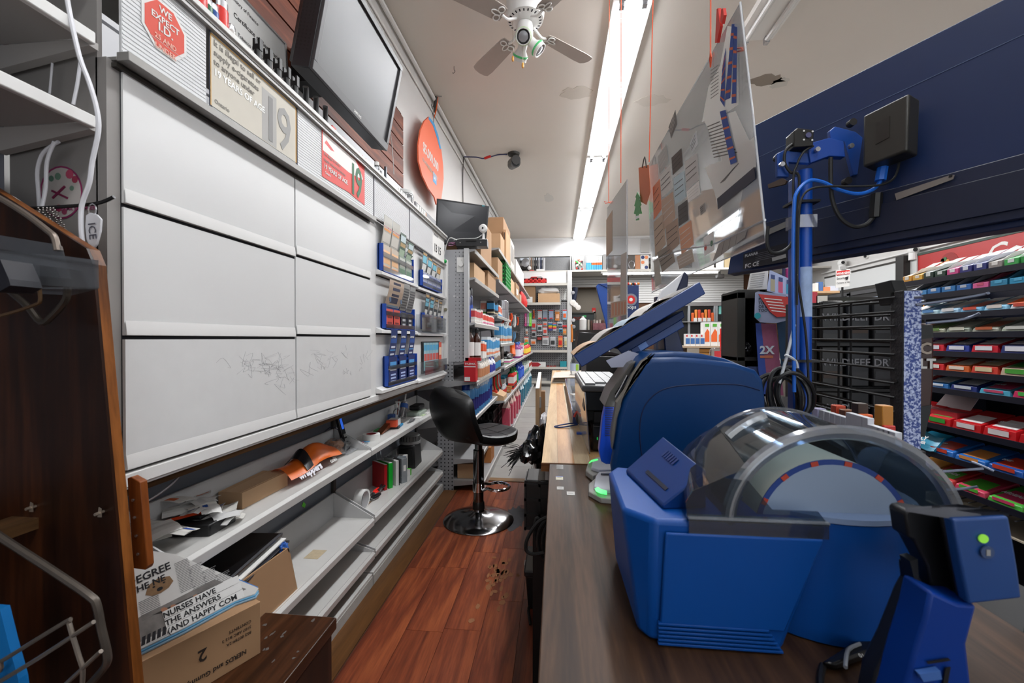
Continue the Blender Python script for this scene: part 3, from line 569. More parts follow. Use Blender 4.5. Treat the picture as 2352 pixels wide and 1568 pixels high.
# ================================================================ LOW WHITE SHELVES UNDER THE CABINETS
SH = mat('#cbcac7', .42, var=.06, vscale=16); SHB = mat('#c2c2c2', .5, var=.07, vscale=9); SLATE = mat('#737983', .55, var=.05)
ls = thing('low_shelf_unit','long low white metal shelving with sloped trays under the flip panel cabinets','shelves', (-.86,1.6,0))
part('back_panel',G().box(-.945,-.935,.25,2.775,.02,.765), SLATE, ls)
g = G()
for y in (.25,1.70,2.765): g.box(-.934,-.925, y-.012, y+.012,.05,.765)
for i, y in enumerate((.25,1.70,2.762)): part('upright',G().box(-.934,-.922, y-.01, y+.01,.05,.75), DARKM, ls)
for i, y in enumerate((.9,1.45,2.3)): part('batten',G().box(-.934,-.93, y-.25, y+.2,.525,.532), DARKM, ls)
def tray(ya, yb, z, xf, bh, nm='shelf', gus=True):
    s_ = part(nm,G().box(-.925, xf+.004, ya, yb, z-.012, z), SH, ls, bevel=.001)
    g = G(); g.ext([(xf, ya, z-.028),(xf+.012, ya, z-.028),(xf+.014, ya, z-.006),(xf+.006, ya, z+.003),(xf, ya, z)], (0, yb-ya, 0)); part('shelf_lip', g, SH, s_, bevel=.001)
    part('tray_back',G().box(-.928,-.922, ya, yb, z, z+bh), SHB, s_)
    if gus:
        for y in (ya, yb-.004): part('end_gusset',G().ext([(-.922, y, z),(xf+.01, y, z),(xf+.01, y, z+.006),(-.922, y, z+bh)], (0,.004,0)), SHB, s_)
tray(.79,1.698,.570,-.775,.085); tray(1.704,2.765,.570,-.775,.085)
tray(.75,1.695,.287,-.760,.10); tray(1.705,2.765,.291,-.760,.10)
tray(.75,1.695,.148,-.758,.06); tray(1.705,2.765,.150,-.758,.06)
for ya, yb in ((.25,1.695),(1.705,2.80)):
    b_ = part('base_deck',G().box(-.93,-.757, ya, yb, .045,.057), SH, ls, bevel=.001)
    part('kick_plate',G().box(-.765,-.755, ya, yb, .002,.045),mat('#b8b7b3', .5, var=.2, vscale=25), b_)
g = G(); g.ext(PP([(697,1152),(702,1158),(699,1166),(693,1162)], x=-.934),(.001,0,0)); part('green_sticker', g, LIME, ls)
solo('torn_label',G().box(-.85,-.80,1.36,1.42,.2872,.2878),mat('#b9a98c', .8, var=.2, vscale=60), 'torn brownish label remnant lying in the empty lower tray','label')
ZT = .5705; ZB = .2915; SG = mat('#b4b4b6', .25,.8)
# ---------------------------------------------------------------- top shelf, near to far
rp_ = thing('receipt_pile','pile of crumpled white lottery receipts at the near end of the top low shelf','receipts', P(385,1250, z=ZT))
rnd = random.Random(11)
for i in range(26):
    c = V((rnd.uniform(-.905,-.80), rnd.uniform(.81,1.0),0)); a = rnd.uniform(0,3.1); w_, l_ = .02+.008*rnd.random(),.03+.03*rnd.random(); cz = .002+i*.0020+max(0,-.83-c.x)*.3
    u_ = V((math.cos(a), math.sin(a), rnd.uniform(-.15,.25))); v_ = V((-math.sin(a), math.cos(a), rnd.uniform(-.1,.3)))
    base = V((c.x, c.y, ZT+cz+.008)); cv = rnd.uniform(-.006,.008)
    part('receipt',G().sheet(lambda s, t: base+u_*((s-.5)*w_*2)+v_*((t-.5)*l_)+Z*(cv*math.sin(s*3.1)+.003*math.sin(t*5)),5,4,.0004),(PAPER,mat('#cfcfce', .8),mat('#d8d6d0', .8))[i % 3], rp_)
    if i % 2: part('blue_print',G().sheet(lambda s, t: base+u_*((s*.5-.1)*w_*2)+v_*((t*.25+.1)*l_)+Z*(cv*math.sin((s*.5+.4)*3.1)+.003*math.sin((t*.25+.6)*5)+.0009),2,2,.0003),mat(('#2350a8','#d0622c')[i % 4 == 3], .6), rp_)
def leanbox(name, px, w_, l_, h_, z, col, lab, cat, rz=0, parts=(), bevel=.002, xoff=0):
    c = P(*px, z=z); c.x += xoff; t = thing(name, lab, cat, (0,0,0)); o = part('body',G().box(-w_/2, w_/2,-l_/2, l_/2,0, h_), col, t, bevel=bevel)
    t.location = c; t.rotation_euler.z = rz; return t
# black and orange tape gun case
bt = thing('tool_case','black moulded tool case with orange edge lying on the top low shelf','case', P(480,1215, z=ZT))
c0 = P(430,1225, z=ZT); c1 = P(556,1190, z=ZT); c0.x = -.835; c1.x = -.835
part('case_body',G().ext([(-.915, c0.y-.03, ZT),(-.80, c0.y-.01, ZT),(-.80, c1.y-.02, ZT),(-.83, c1.y, ZT),(-.915, c1.y, ZT)], (0,0,.028)),mat('#121214', .4), bt, bevel=.004)
part('case_ridge',G().ext([(-.90, c0.y, ZT+.028),(-.84, c0.y+.01, ZT+.028),(-.84, c1.y-.03, ZT+.028),(-.90, c1.y-.02, ZT+.028)], (0,0,.01)),mat('#1c1c1f', .35), bt, bevel=.003)
part('orange_edge',G().tube([(-.90, c0.y-.02, ZT+.036),(-.87, c0.y, ZT+.041),(-.845, c0.y+.05, ZT+.038)], .004,6,3),mat('#e8491c', .4), bt)
part('orange_latch',G().box(-.835,-.815, c0.y+.06, c0.y+.075, ZT+.028, ZT+.032),mat('#e8491c', .4), bt)
# plain brown carton
q = [P(557,1170, z=ZT), P(650,1112, z=ZT)]; q0 = V((-.84, q[0].y, ZT)); q1 = V((-.835, q[1].y-.01, ZT))
bx = thing('brown_carton','plain tan long cardboard box on the top low shelf','box', (q0+q1)/2)
g = G(); g.ext([q0, q1, q1-X*.083, q0-X*.07-Y*.0], (0,0,.045)); part('carton', g,KRAFT2, bx, bevel=.001); part('flap',G().ext([q0+Z*.0452-X*.004, q1+Z*.0452-X*.004, q1-X*.06+Z*.0452, q0-X*.05+Z*.0452], (0,0,.0012)),mat('#c9a682', .8), bx)
# bag of coin wrappers
def crumple(c, rx, ry, rz, seed, n=9, amp=.25):
    rnd = random.Random(seed); ph = [rnd.random()*6 for _ in range(6)]
    def f(s, t):
        a = s*2*math.pi; b = -math.pi/2+t*math.pi; r = 1+amp*(math.sin(3*a+ph[0])*.4+math.sin(5*a+ph[1]+4*b)*.35+math.sin(7*b+ph[2]+2*a)*.3)
        return (c[0]+rx*math.cos(a)*math.cos(b)*r, c[1]+ry*math.sin(a)*math.cos(b)*r, max(c[2]+.0005, c[2]+rz+rz*math.sin(b)*r))
    return G().sheet(f, n*3, n)
c = P(655,1075, z=ZT); c.x = -.858
wb = thing('coin_wrapper_bag','orange and clear plastic bag of coin wrappers behind the tan box','bag', c)
yb0, yb1 = P(600,1060, z=ZT).y, P(700,1090, x=-.82).y
yb0, yb1 = 1.25,1.56
part('orange_film',G().sheet(lambda s, t: (-.905+.105*t, yb0+(yb1-yb0)*s-.03*t, ZT+.012+.070*math.sin(math.pi*(.12+.76*t))*(1-.25*math.sin(s*7))*(1-.35*abs(s-.5)*2)),14,10,.0006),mat('#e06a1e', .3), wb, smooth=True)
part('black_band',G().sheet(lambda s, t: (-.905+.105*t, yb0+.085+.035*s-.03*t, ZT+.0135+.070*math.sin(math.pi*(.12+.76*t))*(1-.25*math.sin((.35+.15*s)*7))*(1-.35*abs(.35+.15*s-.5)*2)),4,12,.0006),mat('#15151a', .3), wb)
text('wrappers', .034,mat('#e8e6ef', .5), wb, (-.800,1.26, ZT+.016),(0,1,0),(-.6,0,1),.05, lift=.004)
text('coin', .024,PAPER, wb, (-.806,1.455, ZT+.012),(0,1,0),(-.6,0,1),.04, lift=.004)
c = V((-.862,1.60, ZT)); pb = thing('wrapper_roll_bag','clear plastic bag full of tan paper coin tubes','bag', c)
for i in range(9):
    rnd = random.Random(i+30); p = c+V((rnd.uniform(-.025,.025), rnd.uniform(-.045,.045),.014+.016*(i % 3))); d = V((rnd.uniform(-.5,.5),1, rnd.uniform(-.3,.3))).normalized()*.028
    part('paper_tube',G().cyl(p-d, p+d, .011, n=10),mat(('#b07a50','#a2663c','#c08d66')[i % 3], .7), pb, smooth=True)
part('clear_film', crumple(c, .045,.075,.032,5), clear('#ffffff', .12,.06,.10), pb, smooth=True)
c = V((-.855,1.73-.03, ZT)); zb_ = thing('ziplock_bag','flat clear ziplock bag of coiled wires with a blue seal','bag', c)
g = G(); rnd = random.Random(3)
for i in range(7): g.tube([c+V((-.01+.024*math.cos(a)*(1+.2*rnd.random()),-.05+.03*math.sin(a),.006+.002*i+.004*rnd.random())) for a in [k*.7 for k in range(10)]], .0016,5,2)
part('wire_coil', g,mat('#5b6a60', .5, var=.4, vscale=80), zb_)['kind'] = 'stuff'
part('clear_film',G().sheet(lambda s, t: (c.x-.04+.08*t, c.y-.10+.19*s, ZT+.004+.018*math.sin(math.pi*t)*abs(math.sin(3+s*6))),12,6,.0005), clear('#ffffff', .14,.06,.14), zb_, smooth=True)
part('seal_strip',G().box(c.x-.04, c.x+.045, c.y+.082, c.y+.09, ZT+.010, ZT+.012),mat('#4f9bd0', .4), zb_); part('red_strip',G().box(c.x-.035, c.x+.03, c.y+.062, c.y+.066, ZT+.013, ZT+.015),mat('#d07a90', .4), zb_)
# phone handset leaning against the back
y_ = P(785,1000, x=-.86).y; ph = thing('cordless_handset','black cordless handset with lit blue screen leaning upright under the cabinet','phone', (-.87, y_, ZT))
def hq(a, b, c=0): return V((-.845-.22*b+c, y_-.012+a-.10*b, ZT+b))
part('handset_body',G().hexa([hq(0,0), hq(.030,0), hq(.030,.15), hq(0,.15)], [hq(0,0,.016), hq(.030,0,.016), hq(.030,.15,.016), hq(0,.15,.016)]),mat('#0e0e12', .3), ph, bevel=.003)
part('screen',G().hexa([hq(.006,.098,.0162), hq(.022,.098,.0162), hq(.022,.14,.0162), hq(.006,.14,.0162)], [hq(.006,.098,.017), hq(.022,.098,.017), hq(.022,.14,.017), hq(.006,.14,.017)]),mat('#2b60d0', .3, emit=.7), ph)
for i in range(9): a, b = i % 3, i//3; part('key_button',G().hexa([hq(.006+a*.007,.03+b*.018,.0162), hq(.011+a*.007,.03+b*.018,.0162), hq(.011+a*.007,.042+b*.018,.0162), hq(.006+a*.007,.042+b*.018,.0162)], [hq(.006+a*.007,.03+b*.018,.0175), hq(.011+a*.007,.03+b*.018,.0175), hq(.011+a*.007,.042+b*.018,.0175), hq(.006+a*.007,.042+b*.018,.0175)]),GREYM, ph)
solo('handset_lead',G().tube([(-.92,1.62,.66),(-.915,1.68,.665),(-.90,1.76,.60),(-.88,1.80, ZT+.003)], .0016,5,4),mat('#20254a', .5), 'thin dark blue lead drooping over the tray back by the handset','lead')
c = P(827,1008, z=ZT); c.x = max(min(c.x, -.815),-.84); tr = thing('tape_roll','white roll of tape lying flat on the top low shelf','tape', c)
part('tape_ring',G().lathe([(.022,0),(.038,0),(.038,.026),(.022,.026),(.022,0)], c, 26, close=False),PAPER, tr, smooth=True, ang=50); part('inner_core',G().lathe([(.0218,.001),(.0218,.0265),(.020,.0265),(.020,.001)], c, 22, close=False),mat('#9c2b30', .6), tr, smooth=True)
c = P(862,990, z=ZT); c.x = -.85; ct = thing('copper_tube','squeezed copper brown cream tube on the top low shelf','tube', c)
part('tube_body',G().hexa([c+V((-.02,-.07,0)), c+V((.02,-.07,0)), c+V((.016,.05,.008)), c+V((-.016,.05,.008))], [c+V((-.018,-.07,.003)), c+V((.018,-.07,.003)), c+V((.014,.05,.034)), c+V((-.014,.05,.034))]),mat('#8a4d2c', .3,.4), ct, bevel=.004)
part('cap',G().cyl(c+V((0,.05,.02)), c+V((0,.08,.022)),.016, n=14),mat('#2b2624', .4), ct, smooth=True)
c = P(893,970, z=ZT); c.x = max(min(c.x, -.82),-.87); pu = thing('pump_bottle','clear pump bottle with blue liquid on the top low shelf','bottle', c)
part('bottle',G().lathe([(.02,0),(.02,.055),(.016,.068),(.009,.075),(.009,.084)], c, 18), CLRH, pu, smooth=True); part('liquid',G().lathe([(.018,.002),(.018,.01)], c, 16),mat('#2d62b0', .2), pu)
part('pump_head',G().lathe([(.0105,.084),(.010,.098),(.004,.1),(.004,.112)], c, 12).box(c.x-.005, c.x+.018, c.y-.005, c.y+.005, c.z+.110, c.z+.117),PAPER, pu, smooth=True)
solo('green_cloth', crumple(V((-.88,2.05, ZT)),.02,.04,.006,8),mat('#4aa860', .6), 'small green item beside the pump bottle','cloth')
def ybox(name, y, x, w_, l_, h_, z, m, lab, cat, stripe=None, rz=0.0):
    t = thing(name, lab, cat, (0,0,0)); part('body',G().box(-w_/2, w_/2,-l_/2, l_/2,0, h_), m, t, bevel=.001)
    if stripe: part('printed_end',G().box(-w_/2-.0005, w_/2+.0005,-l_/2-.0005,-l_/2+l_*.35,0, h_+.0005), stripe, t)
    t.location = (x, y, z); t.rotation_euler.z = rz; return t
ybox('tissue_box', 2.13,-.835,.05,.09,.032, ZT+.012,PAPER, 'white box with an orange end lying on a blue one','box',mat('#e0522c', .5),.1)
ybox('blue_packet', 2.15,-.83,.05,.10,.0115, ZT,mat('#2a86b8', .5), 'flat blue packet under the orange and white box','packet',mat('#222226', .5),.1)
c = V((-.85,2.34, ZT)); mc = thing('steel_bottle','steel bottle with blue band leaning on the top low shelf','bottle', c)
d = V((.0,.55,1)).normalized(); c2 = c+V((0,-.05,.022)); part('bottle_body',G().cyl(c2, c2+d*.09,.022,.02,16),SILV, mc, smooth=True); part('blue_band',G().cyl(c2+d*.055, c2+d*.08,.0222,.0212,16),mat('#2d5ca8', .4), mc, smooth=True)
part('white_handle',G().tube([c2+d*.095, c2+d*.13+Z*.01, c2+d*.16-Y*.02], .005,7,3),PAPER, mc); part('red_pen',G().cyl(c2+V((-.02,-.02,.02)), c2+V((-.02,.01,.10)),.003, n=6),mat('#8c2418', .4), mc)
ybox('blue_carton', 2.24,-.89,.03,.04,.05, ZT,mat('#3c5a94', .5), 'small dark blue box standing behind the steel bottle','box')
c = V((-.84,2.52, ZT)); cr = thing('card_reader','light grey card reader with a green side under a black one','reader', c)
part('reader_body',G().box(c.x-.04, c.x+.04, c.y-.07, c.y+.07, ZT, ZT+.024),mat('#9aa59a', .4), cr, bevel=.005); part('keypad',G().box(c.x-.03, c.x+.03, c.y-.06, c.y+.01, ZT+.024, ZT+.026),mat('#7f8f80', .4), cr)
solo('black_reader',G().box(-.885,-.82,2.50,2.61, ZT+.0265, ZT+.056),mat('#141416', .35), 'black handheld reader lying on the light grey one','reader', bevel=.008)
solo('key_bunch',G().tube([(-.80,2.24, ZT+.003),(-.79,2.30, ZT+.006),(-.80,2.36, ZT+.004),(-.81,2.33, ZT+.008),(-.80,2.27, ZT+.006)], .004,6,3),SILV, 'small tangle of keys at the lip by the card reader','keys')
for i in range(3): solo('loose_card',G().box(-.82,-.785,2.40+i*.07,2.45+i*.07, ZT, ZT+.0015*(i+1)),(PAPER,mat('#bfd0a8', .7),PAPER)[i], 'loose paper card on the lip of the top shelf, %s from the keys' % ORD[i], 'card','loose cards by the reader')
# ---------------------------------------------------------------- second shelf, far half
c = P(822,1165, z=ZB); c.x = -.845; td = thing('label_roll','white roll on a silver tape dispenser in the second shelf','dispenser', c)
part('roll',G().cyl(c+V((-.02,0,.04)), c+V((.02,0,.04)),.04, n=24),PAPER, td, smooth=True, ang=50); part('silver_side',G().cyl(c+V((.0201,-.012,.042)), c+V((.023,-.012,.042)),.034, n=22),SILV, td, smooth=True)
part('tail',G().sheet(lambda s, t: (c.x-.02+.04*t, c.y+.038+.05*s, c.z+.03-.028*s),5,2,.0006),PAPER, td)
tp = thing('pliers','heap of black, red and yellow handled pliers on the second shelf','pliers', (-.83,1.88, ZB))
for i, (m_, a) in enumerate(((mat('#c88a2a', .4),.2),(mat('#17171a', .4),.6),(mat('#e2291f', .35, emit=.1),-.1),(mat('#1f1f22', .4),-.5))):
    y = 1.80+i*.055; x = -.845+.012*(i % 2); d = V((math.sin(a)*.35,1,0)).normalized(); s_ = V((d.y, -d.x, 0)); b = V((x, y, ZB+.009+.005*i))
    part('grip',G().tube([b, b+d*.03+s_*.009, b+d*.065+s_*.003], .0055,7,3), m_, tp, smooth=True); part('grip',G().tube([b, b+d*.03-s_*.009, b+d*.065-s_*.003], .0055,7,3), m_, tp, smooth=True); part('jaws',G().box(b.x-.006, b.x+.006, b.y-.03, b.y, b.z-.004, b.z+.004),mat('#5a5a5c', .3,.7), tp)
for i, (y, th, m_, nm, lab) in enumerate(((2.035,.016, '#a3161c','book','red spined book standing at the near end of the row'),(2.065,.022, '#12a02c','book','bright green book between the red and the white-edged books'),(2.105,.018, '#c9c8c4','book','book with white page edges before the grey binder'),(2.15,.034, '#7f8487','binder','grey ribbed binder with a small label'))):
    t = thing(nm, lab, nm, (-.845, y, ZB)); t.rotation_euler.z = -.62; t.location.x += (y-2.09)*.45; part('cover',G().box(-.90,-.79, y-th/2, y+th/2, ZB, ZB+.125),mat(m_, .4), t, bevel=.0012)
    if i == 2: part('cover_back',G().box(-.90,-.788, y+th/2, y+th/2+.003, ZB, ZB+.127),BLACK, t)
    if i < 2: part('pages',G().box(-.898,-.7895, y-th/2+.003, y+th/2-.003, ZB+.1251, ZB+.1256),PAPER, t)
    if i == 3:
        part('spine_label',G().box(-.7899,-.7894, y-.006, y+.008, ZB+.06, ZB+.09),PAPER, t); part('rib',G().box(-.90,-.79, y-th/2-.001, y-th/2, ZB+.03, ZB+.034),GREYM, t)
for i in range(2): solo('clear_case',G().box(-.895,-.81,2.06+i*.05,2.068+i*.05, ZB+.128, ZB+.20).turn((-.85,2.06+i*.05, ZB+.128), 'X', .25), CLRH, 'clear empty plastic case propped over the books, %s one' % ('near','far')[i], 'case','clear cases over the books')
ybox('bulb_box', 2.26,-.84,.05,.05,.10, ZB,PAPER, 'white light bulb box beside the grey binder','box',mat('#7d8a96', .6))
ybox('green_box', 2.235,-.80,.035,.035,.035, ZB,mat('#5fc443', .5), 'small bright green box before the bulb box','box',PAPER)
c = V((-.845,2.42, ZB)); sp = thing('desk_speaker','black desk speaker at the far end of the second shelf','speaker', c)
part('cabinet',G().hexa([c+V((-.05,-.07,0)), c+V((.05,-.07,0)), c+V((.045,.07,0)), c+V((-.05,.07,0))], [c+V((-.05,-.07,.13)), c+V((.04,-.06,.13)), c+V((.035,.07,.13)), c+V((-.05,.07,.13))]),mat('#141415', .45), sp, bevel=.006); part('grille',G().box(c.x-.035, c.x+.035, c.y-.074, c.y-.07, c.z+.02, c.z+.11),mat('#0a0a0a', .8), sp)
c = V((-.85,2.42, ZB+.131)); fn = thing('desk_heater','round grey slotted heater on top of the black speaker','heater', c)
part('drum',G().lathe([(.055,0),(.058,.01),(.058,.045),(.05,.052)], c, 26),mat('#6f716f', .45), fn, smooth=True); part('base_ring',G().lathe([(.06,0),(.061,.014)], c, 26),mat('#9a9a98', .4), fn, smooth=True)
for k in range(20): a = k*math.pi/10; part('slot',G().box(-.0015,.0015,.0575,.0592,.018,.044).xf(Matrix.Translation(c) @ Matrix.Rotation(a, 4, 'Z')),BLACK, fn)
# ---------------------------------------------------------------- black screens in an open carton
cx = thing('open_carton','tilted brown carton in the second tray, holding black screens','box', (-.78,1.1,.29))
face = PP([(548,1340),(662,1258),(668,1275),(684,1355),(655,1390),(560,1440)], x=-.765)
part('front_wall',G().ext(face, (-.004,0,0)),KRAFT, cx)
fl_ = [p-X*.14 for p in face]
part('back_wall',G().ext(fl_, (-.004,0,0)),KRAFT, cx); part('end_wall',G().ext([face[1], face[2], face[3], face[3]-X*.14, face[2]-X*.14, face[1]-X*.14], (0,-.004,0)),KRAFT2, cx)
part('carton_floor',G().ext([face[4], face[3], face[3]-X*.14, face[4]-X*.14], (0,0,.004)),KRAFT, cx)
def slab(A_, B_, C_, D_, th, off, m, lab, bz=None):
    t = thing('flat_screen', lab, 'screen', A_); q = [p+off for p in (A_, B_, C_, D_)]; n = (q[1]-q[0]).cross(q[3]-q[0]).normalized(); n = n if n.z > 0 else -n
    part('panel',G().ext(q, -n*th), m, t, bevel=.001)
    if bz: part('bezel',G().ext([q[3], q[2], q[2].lerp(q[1], .06), q[3].lerp(q[0], .06)], n*.0015), bz, t)
SA, SB, SC, SD = P(425,1312, x=-.87), P(535,1222, x=-.905), P(650,1224, x=-.80), P(535,1326, x=-.765)
slab(SA, SB, SC, SD, .010, V((0,0,0)),mat('#0c0c0e', .25), 'black flat screen lying topmost across the brown carton',mat('#4a4a4e', .4))
slab(SA, SB, SC, SD, .006, V((.004,.01,-.018)),PAPER, 'white panel under the black screen in the carton'); slab(SA, SB, SC, SD, .006, V((.008,.02,-.030)),mat('#23232a', .4), 'thin dark panel lowest in the brown carton')
solo('blue_bag', crumple(P(652,1252, x=-.785)-Z*.02,.010,.016,.014,4),mat('#2a5db0', .35), 'crumpled blue plastic bag in the open carton corner','bag')
# ---------------------------------------------------------------- brown bench, printed carton and newspapers
BZ = .33
bn = thing('wooden_bench','dark brown scuffed wooden bench in the lower left','bench', (-.645,.6,0))
part('bench_top',G().box(-.742,-.548,.12,1.02, BZ-.03, BZ), wood('#23120a','#52301b','#3a2010', 1,7,.28), bn, bevel=.004)
part('end_panel',G().box(-.735,-.555,.985,1.005,.0, BZ-.03), wood('#23120a','#40230f',None, 2,7,.4), bn); part('side_panel',G().box(-.566,-.552,.14,.985,.0, BZ-.03), wood('#190c06','#2f1a0d',None, 2,7,.45), bn)
g = G()
for i in range(14):
    rnd = random.Random(i+60); x, y = rnd.uniform(-.72,-.56), rnd.uniform(.85,1.01); g.ext([(a, b, BZ+.0001) for a, b in blot(x, y, .002+.004*rnd.random(),.003+.008*rnd.random(),8, i, .6)], (0,0,.0003))
part('worn_spots', g,mat('#57504c', .7), bn)['kind'] = 'stuff'
A = P(575,1487, z=BZ+.0); A = V((-.655,.885, BZ)); Bd = (V((-.755,.68,0))-V((-.655,.885,0))).normalized(); Nn = V((-Bd.y, Bd.x, 0))
Nn = -Nn if Nn.x > 0 else Nn
nb = thing('printed_carton','brown printed carton under the newspapers, its lettering upside down','box', A+Bd*.15)
hb = .115; q = [A, A+Bd*.40, A+Bd*.40+Nn*.16, A+Nn*.16]
part('carton',G().ext(q, (0,0, hb)),KRAFT, nb, bevel=.001)
fn_ = -Nn      # outward face normal (towards +x)
IK = mat('#2b2019', .8); rgt = Bd; 
def ctext(s, size, along, up, **k): return text(s, size, IK, nb, A+Bd*along+Z*up+fn_*.0006,-(-Bd),-Z, .015, lift=.0008, **k)
# upside down lettering: right vector points away from the far corner, up vector points down
text('NERDS and Gummy Candy', .0135, IK, nb, A+Bd*.03+Z*.028, Bd, -Z, .02, lift=.001)
text('2', .034, IK, nb, A+Bd*.105+Z*.078, Bd, -Z, .02, lift=.001)
for k, s in enumerate(('B52 80789-2A','3107 ABC B12 3','CONTENTS')): text(s, .0085, IK, nb, A+Bd*.02+Z*(.062+.012*k), Bd, -Z, .01, lift=.001)
g = G(); rnd = random.Random(9); s_ = .0
for k in range(16): w_ = .0008+.0016*rnd.random(); a = A+Bd*(.245+s_)+fn_*.0004; g.quadbox([a+Z*.03, a+Bd*w_+Z*.03, a+Bd*w_+Z*.07, a+Z*.07], fn_*.0004); s_ += w_+.0015
part('bar_code', g, IK, nb)['kind'] = 'stuff'
g = G(); fr_ = lambda a, b: A+Bd*a+Z*b+fn_*.0004
for a0_, a1_, b0, b1 in ((.23,.31,.018,.022),(.23,.31,.078,.082),(.23,.234,.018,.082),(.306,.31,.018,.082)): g.quadbox([fr_(a0_, b0), fr_(a1_, b0), fr_(a1_, b1), fr_(a0_, b1)], fn_*.0005)
part('bar_code_frame', g, IK, nb)['kind'] = 'stuff'
text('020 78520', .012, IK, nb, A+Bd*.235+Z*.098, Bd, -Z, .01, lift=.001)
NZ = BZ+hb+.001
poly = PP([(300,1275),(345,1264),(400,1272),(500,1312),(594,1351),(586,1362),(540,1378),(425,1440),(322,1490),(280,1510)], z=NZ+.008)
cols = ('#8ba6b8','#5f9bc0','#d2d0cc','#3a6fb0','#c8c6c1')
for i in range(4):
    off = V((.006-.003*i, -.006+.0025*i, 0)); solo('newspaper',G().ext([V((p.x, p.y, NZ+i*.0028))+off for p in poly], (0,0,.0024)),mat(cols[i], .8),('lowest newspaper of the stack, its pale blue edge showing','newspaper second from the bottom of the stack, blue edged','newspaper third from the bottom of the stack','newspaper just under the front page of the stack')[i], 'newspaper')
NA, NB_, NC = P(300,1268, z=.612), P(597,1351, z=.52), P(280,1510, z=.462)
NPn = (NB_-NA).cross(NC-NA).normalized(); NPn = NPn if NPn.z > 0 else -NPn
def nq(u_, v_, h=0.0): return P(u_, v_, pl=(NA+NPn*h, NPn))
np_ = thing('front_page','top newspaper with a bulldog drawing and a nurses headline','newspaper', NC)
part('sheet',G().ext([nq(a, b) for a, b in ((280,1285),(345,1264),(400,1272),(500,1312),(594,1350),(586,1362),(540,1376),(425,1436),(322,1488),(280,1508))], -NPn*.0012),mat('#dad9d6', .8), np_)
e0 = (nq(540,1376)-nq(322,1488)).normalized(); e1 = NPn.cross(e0)
e1 = e1 if e1.dot(nq(345,1264)-nq(322,1488)) > 0 else -e1
def flat(nm, pts, m, h=.0003): return part(nm,G().ext([nq(a, b, h) for a, b in pts], NPn*.0002), m, np_)
text('DEGREE', .019, INK, np_, nq(292,1350,.0004), e0, e1,.02); text('THE NE', .016, INK, np_, nq(300,1368,.0004), e0, e1,.02)
flat('photo', [(318,1418),(390,1382),(492,1330),(566,1352),(530,1372),(425,1424),(318,1476)],mat('#7f7b78', .7, var=.55, vscale=60))
flat('photo_highlight', [(350,1412),(400,1388),(470,1356),(440,1378),(380,1406)],mat('#33302f', .7),.0006)
for i, p in enumerate(((378,1400),(400,1393),(452,1370))): flat('printed_figure', [(p[0]+9*math.cos(k*.9), p[1]+6*math.sin(k*.9)) for k in range(7)],mat('#b07c60', .7),.0009)
for k, s in enumerate(('NURSES HAVE','THE ANSWERS','(AND HAPPY COM')):
    o_ = nq(376+k*5,1420+k*18,.0012); part('headline_strip',G().ext([o_-e1*.002, o_+e0*.125-e1*.002, o_+e0*.125+e1*.012, o_+e1*.012], NPn*.0002),mat('#e2e2e0', .8), np_); text(s, .0135, INK, np_, o_+NPn*.0003, e0, e1,.02)
c = nq(366,1346,.0004); part('bulldog_drawing',G().ext([c+e0*a+e1*b for a, b in ((-.022,-.004),(-.016,.010),(-.007,.013),(.0,.015),(.009,.013),(.018,.010),(.022,-.002),(.013,-.010),(.0,-.013),(-.013,-.011))], NPn*.0002),mat('#8a6c4e', .8, var=.4, vscale=140), np_)
g = G()
for dx, dy, r_ in ((-.008,.003,.0022),(.008,.003,.0022),(0,-.005,.005)): g.ext([c+NPn*.0003+e0*(dx+r_*math.cos(i*.785))+e1*(dy+r_*.7*math.sin(i*.785)) for i in range(8)], NPn*.0001)
part('dog_face', g, INK, np_)['kind'] = 'stuff'
g = G(); rnd = random.Random(5)
for col_ in range(4):
    for k in range(20): o_ = nq(400+col_*32,1296+col_*9,.0004)-e1*(.003*k); l_ = .024*(.8+.2*rnd.random()); g.ext([o_, o_+e0*l_, o_+e0*l_+e1*.001, o_+e1*.001], NPn*.0001)
for k in range(12): o_ = nq(318,1385,.0004)-e1*.003*k; g.ext([o_, o_+e0*.03, o_+e0*.03+e1*.001, o_+e1*.001], NPn*.0001)
part('text_columns', g,mat('#6f6f70', .8), np_)['kind'] = 'stuff'
g = G()
for k in range(16): o_ = nq(324+k*12,1484-k*5.8,.0004); g.ext([o_, o_+e0*.006, o_+e0*.009+e1*.014, o_+e0*.004+e1*.014], NPn*.0002)
part('piano_stripes', g,mat('#26262a', .8), np_)['kind'] = 'stuff'
# ---------------------------------------------------------------- LEFT FOREGROUND: wooden rack board, wires, tray
YB = .55
wb_ = thing('wooden_rack_panel','dark walnut side panel of a magazine rack at the left edge','panel', P(150,1500, y=YB))
pts = [(-120,370),(0,445),(100,508),(198,570),(213,606),(240,900),(272,1250),(300,1568),(312,1700),(-120,1700)]
part('face_board',G().ext(PP(pts, y=YB),(0,.004,0)), wood('#120804','#41210f','#28140a', 2,5,.35), wb_)
part('edge_band',G().ext([p+Y*.0042 for p in PP(pts, y=YB)], (0,.0145,0)), wood('#4e2b10','#8c5426','#6e3f1a', 2,9,.4), wb_)
for u_, v_ in ((82,1162),(238,1174)):
    p = P(u_, v_, y=YB); part('wing_screw',G().cyl(p, p-Y*.012,.0022, n=6).ext([p+V((-.003,-.006,-.006)), p+V((.003,-.006,-.006)), p+V((.003,-.006,.006)), p+V((-.001,-.006,.008))], (0,.001,0)),mat('#b7a898', .3,.7), wb_)
p = P(258,1350, y=YB-.001)
br = thing('hinge_strip','orange brown wooden strip with screw holes beside the dark panel','strip', P(318,1290, y=.60))
